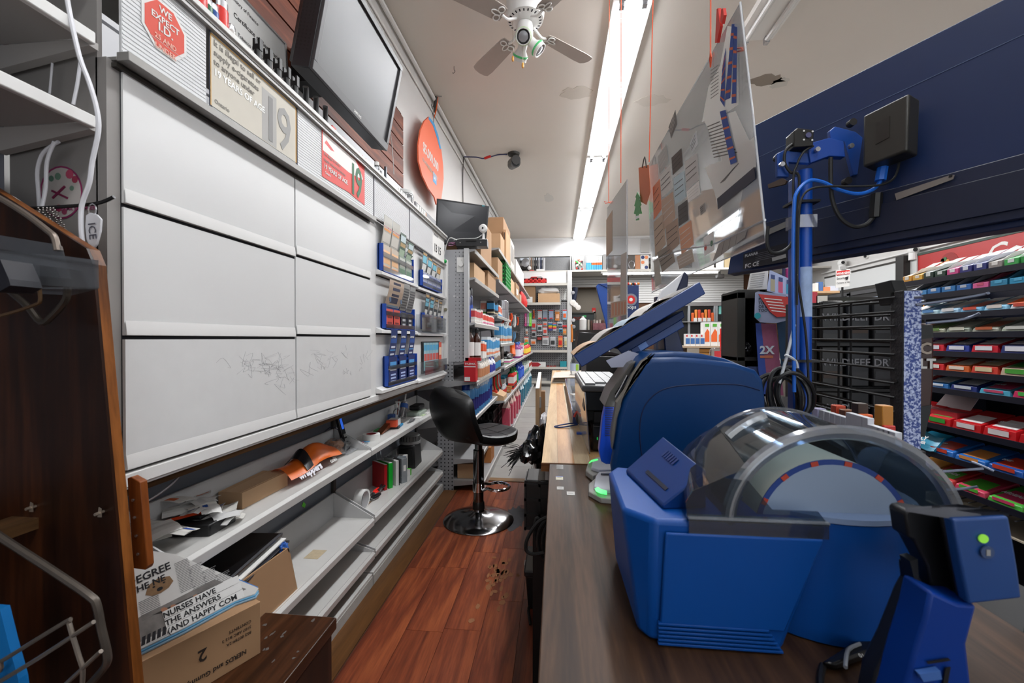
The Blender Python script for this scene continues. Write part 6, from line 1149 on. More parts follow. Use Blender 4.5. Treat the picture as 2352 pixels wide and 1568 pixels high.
# ================================================================ COUNTER
CZ = .68
ct_ = thing('walnut_counter','long walnut laminate service counter in the foreground','counter', (.27,.5,0))
part('worktop',G().box(-.018,.556,-.5,1.198, CZ-.03, CZ), wood('#24140b','#503724','#3a2617', 1,8,.5), ct_, bevel=.0015)
part('front_panel',G().box(.0,.012,-.5,1.19,0, CZ-.03), wood('#20130c','#3d2a1c',None, 2,6,.5), ct_); part('rear_panel',G().box(.53,.55,-.5,1.19,0, CZ-.03), wood('#20130c','#3d2a1c',None, 2,6,.5), ct_)
part('end_panel',G().box(.012,.53,1.17,1.19,0, CZ-.03),BLACK, ct_); part('inner_shelf',G().box(.012,.53,-.4,1.17,.30,.32),BLACK, ct_)
bb = thing('butcher_block_counter','pale butcher block counter top beyond the walnut one','counter', (.15,2.4,0))
bw = [wood(a, b,None, 1,10,.42, i*3.7) for i, (a, b) in enumerate((('#b99468','#d9b98c'),('#a9743f','#cc9860'),('#b8a07c','#d6c3a0'),('#a98455','#cfa874'),('#b09066','#d2b488'),('#a77a4a','#c79a66')))]
xe = [-.040,.005,.052,.098,.15,.205,.27,.34,.42,.50,.58]
for i in range(10): part('wood_stave',G().box(xe[i]+.0002, xe[i+1]-.0002,1.203,4.75, CZ-.022, CZ+.002), bw[i % 6], bb, origin=(xe[i], 3, CZ))
part('front_edge',G().box(-.041,.58,1.199,1.203, CZ-.022, CZ+.0015), wood('#5a3418','#8a5a30',None, 0,12,.5), bb)
part('cabinet_body',G().box(.02,.56,1.36,4.7,0, CZ-.0225),mat('#3a2f26', .7), bb); part('metal_bracket',G().box(-.03,.02,1.21,1.36, CZ-.05, CZ-.023),GREYM, bb)
for y in (3.25,3.95):
    c = P(1244,905, y=y)
gt = thing('counter_gate','open tan wooden cupboard door standing out from the block counter','gate', (-.09,2.9,.35))
g = G(); a = [P(1243,857, y=3.2), P(1258,872, y=2.6)]
part('door_leaf',G().hexa([(-.112,2.35,.22),(-.090,2.35,.22),(-.112,3.3,.22),(-.134,3.3,.22)], [(-.112,2.35,.755),(-.090,2.35,.755),(-.112,3.3,.77),(-.134,3.3,.77)]), wood('#8a6f52','#b09270',None, 2,7,.5), gt, bevel=.001)
part('top_edge',G().hexa([(-.112,2.35,.756),(-.090,2.35,.756),(-.112,3.3,.771),(-.134,3.3,.771)], [(-.112,2.35,.759),(-.090,2.35,.759),(-.112,3.3,.774),(-.134,3.3,.774)]),PAPER, gt)
for z in (.45,.68): part('hinge',G().cyl((-.088,2.36, z-.03),(-.088,2.36, z+.03),.008, n=8),GREYM, gt)
part('second_leaf',G().box(-.082,-.060,2.36,2.42,.22,.74), wood('#7a5a3c','#a07c58',None, 2,7,.5), gt); part('floor_post',G().box(-.11,-.09,2.38,2.42,0,.22), wood('#7a5a3c','#a07c58',None, 2,7,.5), gt)
for i, (u_, v_, w_, lab) in enumerate(((1285,1097,.018, 'cream price sticker with a blue top on the walnut counter'),(1287,1121,.016, 'small white sticker, middle of the three on the counter'),(1311,1133,.018, 'small white sticker, right of the three on the counter'))):
    c = P(u_, v_, z=CZ); o = thing('counter_sticker', lab, 'sticker', c); part('paper',G().box(c.x-w_/2, c.x+w_/2, c.y-w_*(.9 if i == 0 else .6), c.y+w_*.6, CZ+.0002, CZ+.0007),(mat('#e4e0c8', .5),PAPER,PAPER)[i], o)
    part('print',G().box(c.x-w_*.3, c.x+w_*.3, c.y-w_*.05, c.y+w_*.05, CZ+.0007, CZ+.0009), INKG, o)
    if i == 0: part('blue_top',G().box(c.x-w_/2, c.x+w_/2, c.y+w_*.35, c.y+w_*.6, CZ+.0007, CZ+.0009),mat('#3550b8', .5), o)
solo('clear_tape',G().box(.002,.02,1.15,1.19, CZ+.0003, CZ+.0008), clear('#f0f0f0', .15,.15,.1), 'scrap of clear tape at the far edge of the walnut counter','tape')
# under the counter edge: crates, bag, cables, black box
cr2 = thing('black_crate','black ribbed plastic crate under the end of the block counter','crate', (-.06,1.32,0)); g = G(); x0, x1, y0, y1 = -.088,.0,1.235,1.35; z0 = .475
part('crate_shell',G().box(x0, x1, y0, y1, z0,.62),mat('#0c0c0d', .4), cr2, bevel=.004)
for z in (z0+.002,.515,.56,.602): part('rib',G().box(x0-.004, x1, y0-.004, y1, z, z+.008),BLACK, cr2)
for x in (x0-.003, x0+.038, x1-.006): part('rib',G().box(x, x+.006, y0-.004, y0, z0,.62),BLACK, cr2)
part('support_stack',G().box(x0+.02, x1+.05, y0+.02, y1,0, z0),BLACK, cr2)
bg = thing('bin_bag','crumpled black bin bag hanging out under the block counter','bag', (-.10,1.9,.5))
part('bag_body', crumple((-.075,1.80,.50),.045,.16,.075,23,12,.3),mat('#0d0d0f', .22), bg, smooth=True)
part('bag_neck', crumple((-.10,1.62,.56),.035,.07,.04,27,10,.3),mat('#0f0f11', .2), bg, smooth=True)
g = G(); rnd = random.Random(8)
for i in range(60): a = V((-.115+rnd.gauss(0,.008),1.62+rnd.gauss(0,.01),.60)); b = a+V((-.06+rnd.gauss(0,.012),-.02+rnd.gauss(0,.02),-.02+rnd.gauss(0,.022))); g.tube([a, a.lerp(b, .5)+Z*.008, b], .0012,4)
brh = thing('black_brush','black bristle brush head poking out beside the bin bag','brush', (-.14,1.6,.56)); part('bristles', g,BLACK, brh)['kind'] = 'stuff'; part('brush_head',G().cyl((-.10,1.63,.60),(-.118,1.615,.598),.018, n=10),BLACK, brh)
solo('white_plastic_bag', crumple((-.055,2.0,.60),.02,.06,.04,31),mat('#cfcfd2', .3), 'crumpled white plastic bag above the black bin bag','bag', smooth=True)
cbk = thing('black_cables','looped black cables hanging under the walnut counter edge','cable', (-.05,1.1,.3))
for i, pts in enumerate(([(1262,1185),(1235,1200),(1212,1235),(1208,1262),(1225,1272),(1250,1268)], [(1258,1190),(1240,1215),(1236,1250),(1245,1280),(1262,1290)], [(1260,1200),(1248,1230),(1250,1265),(1262,1280)], [(1240,1195),(1232,1190),(1228,1225),(1240,1270)])): part('cable',G().tube(PP(pts, y=1.16+.01*i),.005,7,4), RUBBER, cbk, smooth=True)
bb2 = thing('black_tool_box','black plastic box standing on the floor under the counter','box', (-.1,1.75,0)); part('box_body',G().hexa([(-.105,1.62,0.0),(.0,1.62,0.0),(.0,1.78,0.0),(-.105,1.78,0.0)], [(-.115,1.61,.13),(.0,1.61,.13),(.0,1.79,.13),(-.115,1.79,.13)]),mat('#131315', .4), bb2, bevel=.004); part('lid',G().box(-.12,.0,1.60,1.80,.131,.155),mat('#1d1d20', .35), bb2, bevel=.006)
part('latch',G().box(-.124,-.12,1.66,1.70,.11,.145),GREYM, bb2); part('pry_handle',G().tube([(-.10,1.60,.02),(-.10,1.56,.03),(-.09,1.52,.008)], .006,6,2),BLACK, bb2)
# ---------------------------------------------------------------- block counter goods
nt_ = thing('lottery_tray','blue edged clear lottery display tray on the block counter','tray', (.12,2.6, CZ))
part('tray_base',G().box(.068,.26,1.76,3.2, CZ+.003, CZ+.045),mat('#13306c', .35), nt_, bevel=.003)
for y in (1.95,2.2,2.5,2.85,3.15): part('blue_rib',G().box(.07,.26, y, y+.012, CZ+.045, CZ+.053),mat('#1c3f94', .3), nt_)
rnd = random.Random(41)
for i in range(16): y = 1.80+i*.086; part('ticket',G().box(.095,.25, y, y+.07, CZ+.0455, CZ+.047).turn((.17, y, CZ+.046), 'Z', rnd.uniform(-.08,.08)),mat(('#c9c4be','#c87a52','#d8d8d8','#7a94b0','#b8a08c','#d0d8c0')[i % 6], .5), nt_)
part('clear_cover',G().box(.069,.259,1.77,3.19, CZ+.055, CZ+.058), CLRH, nt_); part('silver_side',G().box(.066,.072,1.78,3.19, CZ+.046, CZ+.056),mat('#8f9cc0', .2,.4), nt_)
ns = thing('folded_newspapers','pile of folded newspapers at the far end of the block counter','newspapers', (.1,3.7, CZ))
for i in range(6): part('newspaper',G().ext([(-.03+.008*i, 3.35+.02*i, CZ+.003+i*.007),(.28,3.42, CZ+.003+i*.007),(.34,4.1, CZ+.003+i*.007),(.0,3.9-.02*i, CZ+.003+i*.007)], (0,0,.0062)),mat(('#b8b2a8','#8f8a80','#c8c2b8')[i % 3], .8), ns)
part('white_top',G().ext([(-.03,3.33, CZ+.046),(.30,3.4, CZ+.05),(.36,4.1, CZ+.06),(-.01,3.85, CZ+.047)], (0,0,.003)),mat('#cfc6bb', .8), ns)
rl_ = thing('red_reel','black and red cable reel on the block counter with a blue cord','reel', (.11,1.70, CZ)); part('reel_disc',G().lathe([(.001,-.02),(.034,-.018),(.034,.012),(.001,.014)], (0,0,0),22, ax=1, sx=.85).xf(Matrix.Translation((.112,1.72, CZ+.033))),mat('#191414', .5), rl_, smooth=True)
part('red_rim',G().tube([(.112+.037*math.cos(t),1.74, CZ+.034+.030*math.sin(t)) for t in [k*.2618 for k in range(13)]], .005,7),mat('#b8382a', .4), rl_, smooth=True)
part('blue_cord',G().tube([(.085,1.71, CZ+.012),(.06,1.70, CZ+.016),(.02,1.69, CZ+.011),(-.005,1.68, CZ+.006),(.02,1.67, CZ+.006),(.06,1.685, CZ+.01),(.085,1.70, CZ+.012)], .003,6,4),mat('#1a3470', .5), rl_, smooth=True)
solo('blue_strip_tag',G().box(.075,.125,1.565,1.585, CZ+.0025, CZ+.009),mat('#1a4fae', .5), 'small bright blue strip before the cable reel','tag')
for i in range(3): solo('white_sachet',G().box(.11+.012*i, .145+.012*i, 2.0+.05*i, 2.035+.05*i, CZ+.062+.006*i, CZ+.067+.006*i).turn((.12,2.0, CZ+.06), 'Z', .4*i-.3),PAPER, 'white paper sachet tossed on the lottery tray, %s of three' % ORD[i], 'sachet','white sachets on the tray')
wbt = thing('water_bottle','clear water bottle with blue and green label at the block counter end','bottle', P(1320,872, y=3.6)); c = P(1320,868, y=3.55); c.z = CZ+.0025
part('bottle_body',G().lathe([(.033,0),(.036,.01),(.036,.05),(.034,.06),(.036,.075),(.036,.15),(.03,.175),(.014,.20),(.013,.215)], c, 18), CLRH, wbt, smooth=True); part('label_band',G().lathe([(.0365,.085),(.0365,.145)], c, 18, close=False),mat('#b8c8e0', .5), wbt); part('green_patch',G().box(c.x+.008, c.x+.03, c.y-.038, c.y-.03, c.z+.09, c.z+.14),mat('#9cc84a', .5), wbt); part('cap',G().lathe([(.015,.215),(.015,.235)], c, 14),PAPER, wbt)
# keyboard on a black cash drawer / printer
kb = thing('keyboard','grey keyboard on the black receipt printer','keyboard', (.15,1.5,.87)); kz = .885; kx0, kx1, ky0, ky1 = .080,.235,1.34,1.85
part('keyboard_body',G().box(kx0, kx1, ky0, ky1, kz-.02, kz),mat('#5a5b5d', .4), kb, bevel=.006)
for i in range(12):
    for j in range(4):
        if i == 0 and j % 2: continue
        x = kx0+.012+j*.034; y = ky0+.02+i*.04; part('key',G().box(x, x+.031, y, y+.037, kz+.0005, kz+.006),mat('#b2b3b4', .5), kb)
rp2 = thing('receipt_printer','black receipt printer with a clear tan side panel under the keyboard','printer', (.14,1.45, CZ))
part('upper_case',G().box(.088,.225,1.37,1.80,.80,.8645),mat('#0b0b0e', .35), rp2, bevel=.004); part('lower_case',G().box(.108,.24,1.33,1.82, CZ+.003,.768),mat('#101113', .14), rp2, bevel=.008); part('paper_slot',G().box(.12,.22,1.36,1.38,.768,.80),mat('#1f1916', .5), rp2); part('mid_case',G().box(.10,.23,1.40,1.80,.765,.801),BLACK, rp2)
part('clear_side',G().hexa([(.100,1.30, CZ+.003),(.103,1.30, CZ+.003),(.088,1.85, CZ+.003),(.085,1.85, CZ+.003)], [(.088,1.33,.865),(.091,1.33,.865),(.083,1.85,.865),(.080,1.85,.865)]), clear('#c8b09a', .12,.05,.18), rp2)
part('green_led',G().box(.125,.128,1.328,1.3295,.72,.728),mat('#1aa04a', .4, emit=.6), rp2)
# ================================================================ LOTTERY TERMINAL
TB = mat('#003468', .42, spec=.3); TBD = mat('#002150', .42, spec=.3); TG = mat('#6b675f', .4)
tm = thing('lottery_terminal','large rounded blue lottery terminal on the walnut counter','terminal', (.3,1.05, CZ))
yt = .92; depth = .29
pr = [(1437,1166),(1420,1152),(1410,1125),(1404,1070),(1412,1020),(1420,960),(1432,920),(1460,862),(1480,832),(1496,822),(1560,820),(1620,825),(1690,834),(1738,850),(1754,872),(1760,915),(1760,980),(1762,1166)]
part('side_shell',G().ext(PP(pr, y=yt),(0,.03,0)), TB, tm, bevel=.010, seg=3)
top = PP([(1470,850),(1484,828),(1500,816),(1560,813),(1620,817),(1680,829),(1722,846),(1750,872),(1762,915),(1762,1160),(1470,1160)], y=yt)
part('hood',G().ext([p+Y*.031+Z*.004 for p in top], (0, depth-.03,0)), TB, tm, bevel=.008, seg=3)
g = G(); arc = PP([(1492,1150),(1480,1080),(1470,1010),(1472,960),(1485,925),(1515,898),(1560,886),(1640,882),(1700,884),(1745,896)], y=yt-.0006); g.tube(arc, .0012,5,4); part('panel_seam', g,mat('#061c48', .6), tm)
g = G(); part('grey_bezel',G().ext([p+Y*.001-X*.001 for p in PP([(1408,1035),(1418,962),(1430,920),(1458,862),(1478,832),(1493,822),(1470,845),(1436,900),(1418,925),(1405,1000)], y=yt)], (0,.028,0)), TG, tm, bevel=.002)
# card reader wedge, vents and glowing strip in the bay facing the clerk
part('reader_wedge',G().ext(PP([(1388,935),(1402,900),(1448,835),(1462,828),(1425,905),(1416,935)], y=.985),(0,.12,0)),mat('#4c4a46', .35), tm, bevel=.003); part('reader_slot',G().ext(PP([(1412,905),(1440,862),(1443,865),(1416,908)], y=.983),(0,.003,0)),BLACKG, tm)
part('reader_rail',G().tube(PP([(1413,912),(1424,893),(1440,862)], y=.980),.0018,6),SILV, tm)
part('blue_vent_panel',G().ext(PP([(1381,1060),(1376,1035),(1384,960),(1392,925),(1402,908),(1412,925),(1413,1066),(1392,1066)], y=.99),(0,.03,0)),mat('#0c48c8', .35), tm, bevel=.002)  # brighter blue puts the white strip's light into the base colour
for k in range(13): a = P(1390,938+k*5.1, y=.9895); b = P(1408,938+k*5.1, y=.9895); part('vent_slot',G().box(a.x, b.x, .9875,.99, a.z-.0011, a.z+.0011),mat('#06205c', .5), tm)
part('light_strip',G().ext(PP([(1414,925),(1421,934),(1420,985),(1413,1030),(1411,1000)], y=.965),(0,.002,0)),mat('#eef4ff', .4, emit=3.0), tm)
# reader platform
PLT = mat('#9a9995', .45); PLW = mat('#c3c7d4', .4)
def zpoly(pts, z, d, m, nm, par, bev=.002): return part(nm,G().ext(PP(pts, z=z),(0,0, d)), m, par, bevel=bev)
pf = thing('reader_platform','grey two-lobed scanning platform with green lit corners','scanner', P(1400,1130, z=CZ))
zpoly([(1352,1140),(1380,1156),(1440,1160),(1440,1096),(1385,1100),(1368,1108),(1352,1122)], CZ, .012, PLT, 'near_base', pf); zpoly([(1345,1092),(1362,1106),(1380,1100),(1440,1098),(1440,1064),(1362,1066),(1350,1075)], CZ, .014, PLT, 'far_base', pf)
zpoly([(1364,1124),(1368,1100),(1376,1090),(1436,1088),(1440,1136),(1378,1132)], CZ+.012,.008, PLW, 'near_plate', pf); zpoly([(1358,1080),(1362,1060),(1372,1056),(1438,1055),(1440,1084),(1376,1086)], CZ+.014,.008, PLW, 'far_plate', pf)
zpoly([(1366,1123),(1373,1119),(1380,1124),(1394,1128),(1394,1136),(1380,1134),(1369,1129)], CZ+.0203,.0012,mat('#4be06a', .4, emit=1.6), 'green_lamp', pf, 0); zpoly([(1352,1064),(1358,1057),(1372,1054),(1374,1056),(1360,1060)], CZ+.0223,.001,mat('#4be06a', .4, emit=1.4), 'green_lamp', pf, 0)
zpoly([(1380,1086),(1380,1089),(1410,1089),(1410,1086)], CZ+.0225,.0006, TBD, 'dark_slot', pf, 0)
# touch monitor seen edge-on above the terminal
mt = thing('touch_monitor','tilted blue touch monitor on a stand above the terminal','monitor', (.25,1.2, CZ+.33)); ym = 1.06; dm_ = .27
part('slab',G().ext(PP([(1318,817),(1607,647),(1621,674),(1336,843)], y=ym),(0, dm_, 0)),mat('#083372', .36), mt, bevel=.002)
part('rear_housing',G().ext(PP([(1418,800),(1569,712),(1573,728),(1560,738),(1430,815)], y=ym+.02),(0, dm_-.04,0)), TBD, mt, bevel=.002); part('rear_tier',G().ext(PP([(1446,800),(1565,733),(1573,750),(1456,817)], y=ym+.03),(0, dm_-.08,0)),mat('#0f3a78', .38), mt, bevel=.002)
part('pale_sticker',G().ext(PP([(1464,793),(1482,783),(1490,794),(1472,806)], y=ym+.0285),(0,.001,0)),mat('#5c80c0', .4), mt)
part('stand_arm',G().ext(PP([(1524,768),(1556,752),(1573,814),(1528,812)], y=ym+.08),(0,.07,0)),mat('#13244e', .4), mt, bevel=.003)
g0 = PP([(1318,817),(1607,647)], y=ym); dd = (g0[1]-g0[0]); un = V((-dd.z, 0, dd.x)).normalized()
def mq2(a, y, h): return g0[0]+dd*a+Y*(y-ym)+un*h
part('screen_glass',G().ext([mq2(.03, ym+.012,.0006), mq2(.97, ym+.012,.0006), mq2(.97, ym+dm_-.012,.0006), mq2(.03, ym+dm_-.012,.0006)], un*.001),mat('#8c867e', .15), mt)
for i, (a0_, a1_, c_, lab) in enumerate(((.0,.20, '#c9a98a','tan paper slip lying lowest on the tilted monitor'),(.18,.42, '#b8b4b0','grey paper pad on the tilted monitor'),(.40,.55, '#9fb4c4','pale blue clear folder on the tilted monitor'),(.55,.80, '#c4bfb8','white paper sheet at the top of the tilted monitor'))):
    solo('paper_slip',G().sheet(lambda s, t: mq2(a0_+(a1_-a0_)*s, ym+.01+.20*t, .002+.006*math.sin(math.pi*s)*(1+.5*(i % 2))),6,3,.0008),mat(c_, .6), lab, 'paper')
solo('white_notice',G().ext(PP([(1392,828),(1444,805),(1467,812),(1460,842),(1404,844)], y=ym-.02),(0,.0015,0)),mat('#a9aec4', .6), 'pale printed notice hanging under the tilted monitor','notice')
cd = thing('customer_display','white curved display with a dark blue back behind the tilted monitor','display', (.3,1.5,1.0))
part('white_face',G().ext(PP([(1505,700),(1518,668),(1552,640),(1572,624),(1560,655),(1545,690),(1520,712)], y=1.45),(0,.012,0)),mat('#e8e8ea', .35), cd, bevel=.003); part('dark_back',G().ext(PP([(1573,623),(1582,634),(1579,668),(1545,692),(1560,655)], y=1.445),(0,.03,0)), NAVY, cd, bevel=.003); part('display_post',G().box(.33,.36,1.46,1.49, CZ, 1.17), NAVY, cd)
dk = thing('dark_tray_stack','stack of dark wrapped packs behind the keyboard','packs', (.2,2.0, CZ)); part('lower_pack',G().box(.14,.42,2.0,2.4, CZ+.003,.95),BLACK, dk, bevel=.004); part('wrapped_pack',G().box(.15,.40,2.02,2.3,.951,.975),mat('#2c2422', .2), dk, bevel=.006); part('red_pack',G().box(.28,.44,1.92,1.99, CZ+.003,.925),mat('#4a1512', .4), dk, bevel=.002)
text('Super Taste', .014,PAPER, dk, (.30,1.919,.905),X,Z, .01)
# ================================================================ TICKET PRINTER (front)
PB = mat('#00438e', .42, spec=.28); PBD = mat('#001c4c', .42, spec=.3)
pt = thing('ticket_printer','blue ticket printer with a clear domed cover over a large paper roll','printer', (.27,.56, CZ))
bz = .822
foot = [(.097,.500),(.108,.484),(.252,.482),(.268,.64),(.108,.69),(.094,.66)]; topp = [(.080,.515),(.112,.484),(.300,.482),(.30,.64),(.098,.69),(.082,.66)]
part('main_body',G().hexa([(x, y, CZ+.002) for x, y in foot], [(x, y, bz) for x, y in topp]), PB, pt, bevel=.006, seg=3)
part('front_panel',G().ext([(.118,.482, CZ+.026),(.252,.482, CZ+.026),(.292,.482, bz-.012),(.124,.482, bz-.012)], (0,-.0045,0)), PB, pt, bevel=.002)
for k in range(6): part('base_rib',G().box(.116,.250-.003*k, .4765,.482, CZ+.0025+k*.0045, CZ+.0052+k*.0045), PB, pt, bevel=.0006)
part('side_recess',G().hexa([(.0955,.555,.70),(.096,.63,.70),(.090,.63,.805),(.0885,.555,.805)], [(.094,.555,.70),(.0945,.63,.70),(.0885,.63,.805),(.087,.555,.805)]), PBD, pt)
RC = V((.322,.5,.803)); RR = .086
part('roll_housing',G().lathe([(.113,.0),(.113,.138)], (0,0,0),48).xf(Matrix.Translation((.342,.602, CZ+.002)) @ Matrix.Scale(.96,4, Y)), PB, pt, smooth=True)
part('housing_rim',G().lathe([(.108,.137),(.114,.139),(.114,.145),(.10,.145)], (0,0,0),48).xf(Matrix.Translation((.342,.602, CZ+.002)) @ Matrix.Scale(.96,4, Y)),mat('#7f93b4', .35), pt, smooth=True)
# paper roll
pr_ = thing('paper_roll','large pale paper roll with a blue and red edge inside the clear cover','roll', RC)
part('paper',G().cyl((RC.x, .515, RC.z),(RC.x, .632, RC.z), RR, n=56),mat('#d2ccb8', .75), pr_, smooth=True); part('end_face',G().cyl((RC.x, .5135, RC.z),(RC.x, .515, RC.z), RR-.006, n=56),mat('#8fa0b6', .6), pr_)
g = G(); g.lathe([(RR-.006,.5128),(RR-.0005,.5128),(RR-.0005,.515),(RR-.006,.515),(RR-.006,.5128)], (RC.x, 0, RC.z),56, ax=1, close=False)
# lathe on the y axis: use transformed z-lathe instead
g = G(); g.lathe([(RR-.007,0),(RR, 0),(RR, .0012),(RR-.007,.0012)], (0,0,0),56, close=False); g.xf(Matrix.Translation((RC.x, .5148, RC.z)) @ Matrix.Rotation(math.pi/2,4, 'X')); rg = part('printed_edge', g,mat('#1f3f86', .5), pr_, smooth=True)
for k in range(14):
    a = k*2*math.pi/14+.2; part('red_tick',G().box(-.004,.004,-.0008,.0008, RR-.006, RR-.0006).xf(Matrix.Translation((RC.x, .5134, RC.z)) @ Matrix.Rotation(a, 4, 'Y')),mat('#c0432c', .5), pr_)
# clear arched cover
AR = .110; AC = V((.317,0,.818)); TH = clear('#b4c2cc', .06,.03,.015)
def archf(s, t):
    a = math.pi*(1-s); return (AC.x+AR*1.09*math.cos(a),.492+.145*t, AC.z+AR*(.98+.02*t)*math.sin(a))
part('cover_arch',G().sheet(archf, 36,6,.002), TH, pt, smooth=True)
g = G(); g.tube([(AC.x+AR*1.09*math.cos(math.pi*k/36),.492, AC.z+AR*.98*math.sin(math.pi*k/36)) for k in range(37)], .008,8); part('cover_rim', g, clear('#b8c8dc', .2,.12,.14), pt, smooth=True)
g = G(); g.tube([(AC.x+AR*1.09*math.cos(math.pi*k/36),.637, AC.z+AR*math.sin(math.pi*k/36)) for k in range(37)], .003,8); part('cover_rear_rim', g, clear('#b8c8dc', .15,.12,.08), pt, smooth=True)
part('cover_rear_wall',G().ext([(AC.x+AR*1.07*math.cos(math.pi*k/24),.635, AC.z+AR*.98*math.sin(math.pi*k/24)) for k in range(25)], (0,.002,0)), TH, pt)
# cover apron on the left
ap = [P(u_, v_, y=.486) for u_, v_ in ((1588,1192),(1582,1150),(1590,1100),(1612,1085))]
ap = [(.150,.486,.822),(.148,.486,.843),(.155,.486,.856),(.188,.486,.872),(.216,.486,.870),(.242,.486,.838),(.29,.486,.838),(.302,.486,.822)]
part('cover_apron',G().ext([(x, y-.001, z) for x, y, z in ap], (0,.002,0)), TH, pt); FA = [(.150,.824),(.148,.842),(.157,.857),(.188,.872),(.216,.884)]; FB = [(.178,.824),(.180,.850),(.194,.872),(.216,.890),(.236,.902)]
part('apron_top',G().add([(a, .486, b) for a, b in FA]+[(a, .637, b) for a, b in FB], [[i, i+1, i+6, i+5] for i in range(4)]), TH, pt, smooth=True, ang=80)
part('cover_skirt',G().box(.150,.298,.4795,.481, bz-.012, bz+.004), clear('#b4c2cc', .1,.03,.03), pt); part('skirt_bar',G().box(.15,.300,.481,.492, bz+.003, bz+.0055), clear('#c8d2dc', .15,.1,.2), pt)
part('dome_ridge',G().tube([(AC.x+(AR+.006)*1.0*math.cos(a),.585, AC.z+(AR+.004)*math.sin(a)) for a in [1.9+k*.06 for k in range(9)]], .008,8), clear('#d8e4ee', .25,.06,.12), pt, smooth=True)
# sloping blue paper chute with a slot
ch_ = [P(1502,1098, y=.60), P(1555,1150, y=.50), P(1650,1062, y=.56), P(1598,1022, y=.66)]
A0, A1, A2, A3 = V((.108,.655,.828)), V((.130,.515,.828)), V((.184,.525,.868)), V((.166,.665,.878))
nn = (A1-A0).cross(A3-A0).normalized(); nn = nn if nn.z > 0 else -nn
part('chute_block',G().hexa([(.108,.655,.822),(.130,.515,.822),(.184,.525,.822),(.166,.665,.822)], [tuple(A0), tuple(A1), tuple(A2), tuple(A3)]),mat('#05306c', .4, spec=.3), pt, bevel=.002)
def cq(a, b): return A0.lerp(A1, a).lerp(A3.lerp(A2, a), b)+nn*.0004
part('chute_slot',G().ext([cq(.35,.22), cq(.85,.22), cq(.85,.29), cq(.35,.29)], nn*.0006),mat('#06122c', .6), pt)
for k in range(6): part('grip_rib',G().ext([cq(.3+.05*k, .68), cq(.33+.05*k, .68), cq(.33+.05*k, .84), cq(.3+.05*k, .84)], nn*.0006),mat('#0c2c66', .4), pt)
for o_ in (pt, pr_): o_.location.y += .020
# ================================================================ HAND SCANNER ON ITS STAND, bottom right
sc = thing('scanner_stand','blue and black hand scanner head on a stand at the lower right','scanner', (.33,.4, CZ)); ys = .395
SB_ = mat('#153f7c', .4); SD = mat('#06080e', .5)
hd0 = PP([(2188,1192),(2318,1186),(2338,1300),(2348,1374),(2225,1388),(2205,1290)], y=ys)
part('head_front',G().ext(hd0,(0,.01,0)), SB_, sc, bevel=.002, seg=3)
part('head_side',G().hexa([tuple(p+Y*.0101) for p in PP([(2188,1192),(2318,1186),(2348,1374),(2225,1388)], y=ys)], [tuple(p) for p in PP([(2140,1178),(2260,1170),(2280,1330),(2170,1345)], y=ys+.075)]), SD, sc, bevel=.002)
part('head_rear',G().ext(PP([(2078,1180),(2084,1172),(2100,1170),(2190,1186),(2222,1386),(2140,1362),(2130,1300),(2098,1240),(2086,1235)], y=ys+.03),(0,.02,0)), SD, sc, bevel=.003)
part('head_top',G().hexa([tuple(p) for p in PP([(2080,1174),(2190,1192),(2318,1186),(2200,1165)], y=ys+.004)], [tuple(p+Z*.003) for p in PP([(2080,1174),(2190,1192),(2318,1186),(2200,1165)], y=ys+.004)]),mat('#5c5e66', .4), sc)
c = P(2257,1236, y=ys-.001); part('green_led',G().cyl(c, c-Y*.0012,.0036, n=14),mat('#7fc23a', .4, emit=.5), sc); c = P(2266,1267, y=ys-.001); part('round_button',G().cyl(c, c-Y*.0012,.0052, n=16),mat('#3a4c72', .3), sc); part('button_mark',G().box(c.x-.0015, c.x+.0015, c.y-.0018, c.y-.0012, c.z-.0025, c.z+.0025),GREYM, sc)
part('stand_column',G().ext(PP([(2138,1358),(2200,1386),(2246,1390),(2222,1480),(2232,1568),(2240,1640),(2060,1640),(2100,1500),(2125,1420)], y=ys+.002),(0,.03,0)),mat('#003080', .42, spec=.3), sc, bevel=.003)
part('stand_spine',G().ext(PP([(2098,1300),(2140,1362),(2125,1420),(2100,1500),(2060,1640),(1995,1640),(2012,1548),(2050,1470),(2090,1370),(2104,1345)], y=ys+.028),(0,.02,0)),mat('#070a14', .5), sc, bevel=.003)
part('hook_tab',G().ext(PP([(2090,1288),(2108,1284),(2112,1350),(2104,1346)], y=ys+.028),(0,.012,0)), SD, sc)
part('slot',G().ext(PP([(2130,1520),(2180,1512),(2184,1517),(2132,1525)], y=ys-.0005),(0,.001,0)), SD, sc); part('pale_latch',G().ext(PP([(2112,1548),(2160,1540),(2164,1560),(2122,1566)], y=ys-.004),(0,.005,0)),mat('#3f66a8', .4), sc); part('slot',G().ext(PP([(2172,1535),(2184,1532),(2172,1600),(2162,1600)], y=ys-.0005),(0,.001,0)), SD, sc)
part('stand_foot',G().box(.25,.40,.36,.45, CZ+.001, CZ+.008),mat('#0a2a60', .4), sc)
pg = thing('power_adapter','black cable plug lying on the counter before the printer','plug', P(1960,1510, z=CZ))
part('plug_body',G().hexa([tuple(p) for p in PP([(1885,1528),(1920,1540),(2040,1498),(2030,1478),(1960,1490)], z=CZ+.001)], [tuple(p) for p in PP([(1888,1520),(1918,1526),(2036,1480),(2028,1466),(1958,1472)], z=CZ+.012)]),mat('#101012', .3), pg, bevel=.003); part('clear_band',G().tube(PP([(1942,1532),(1948,1492),(1975,1478)], z=CZ+.014),.002,6,3),mat('#8c8f94', .2), pg); part('cable',G().tube(PP([(1890,1528),(1884,1560),(1890,1610)], z=CZ+.004),.0035,7,3),BLACK, pg)
text('010', .006,PAPER, pg, P(1975,1510, z=CZ+.015),X, Y+Z*.3,.01)
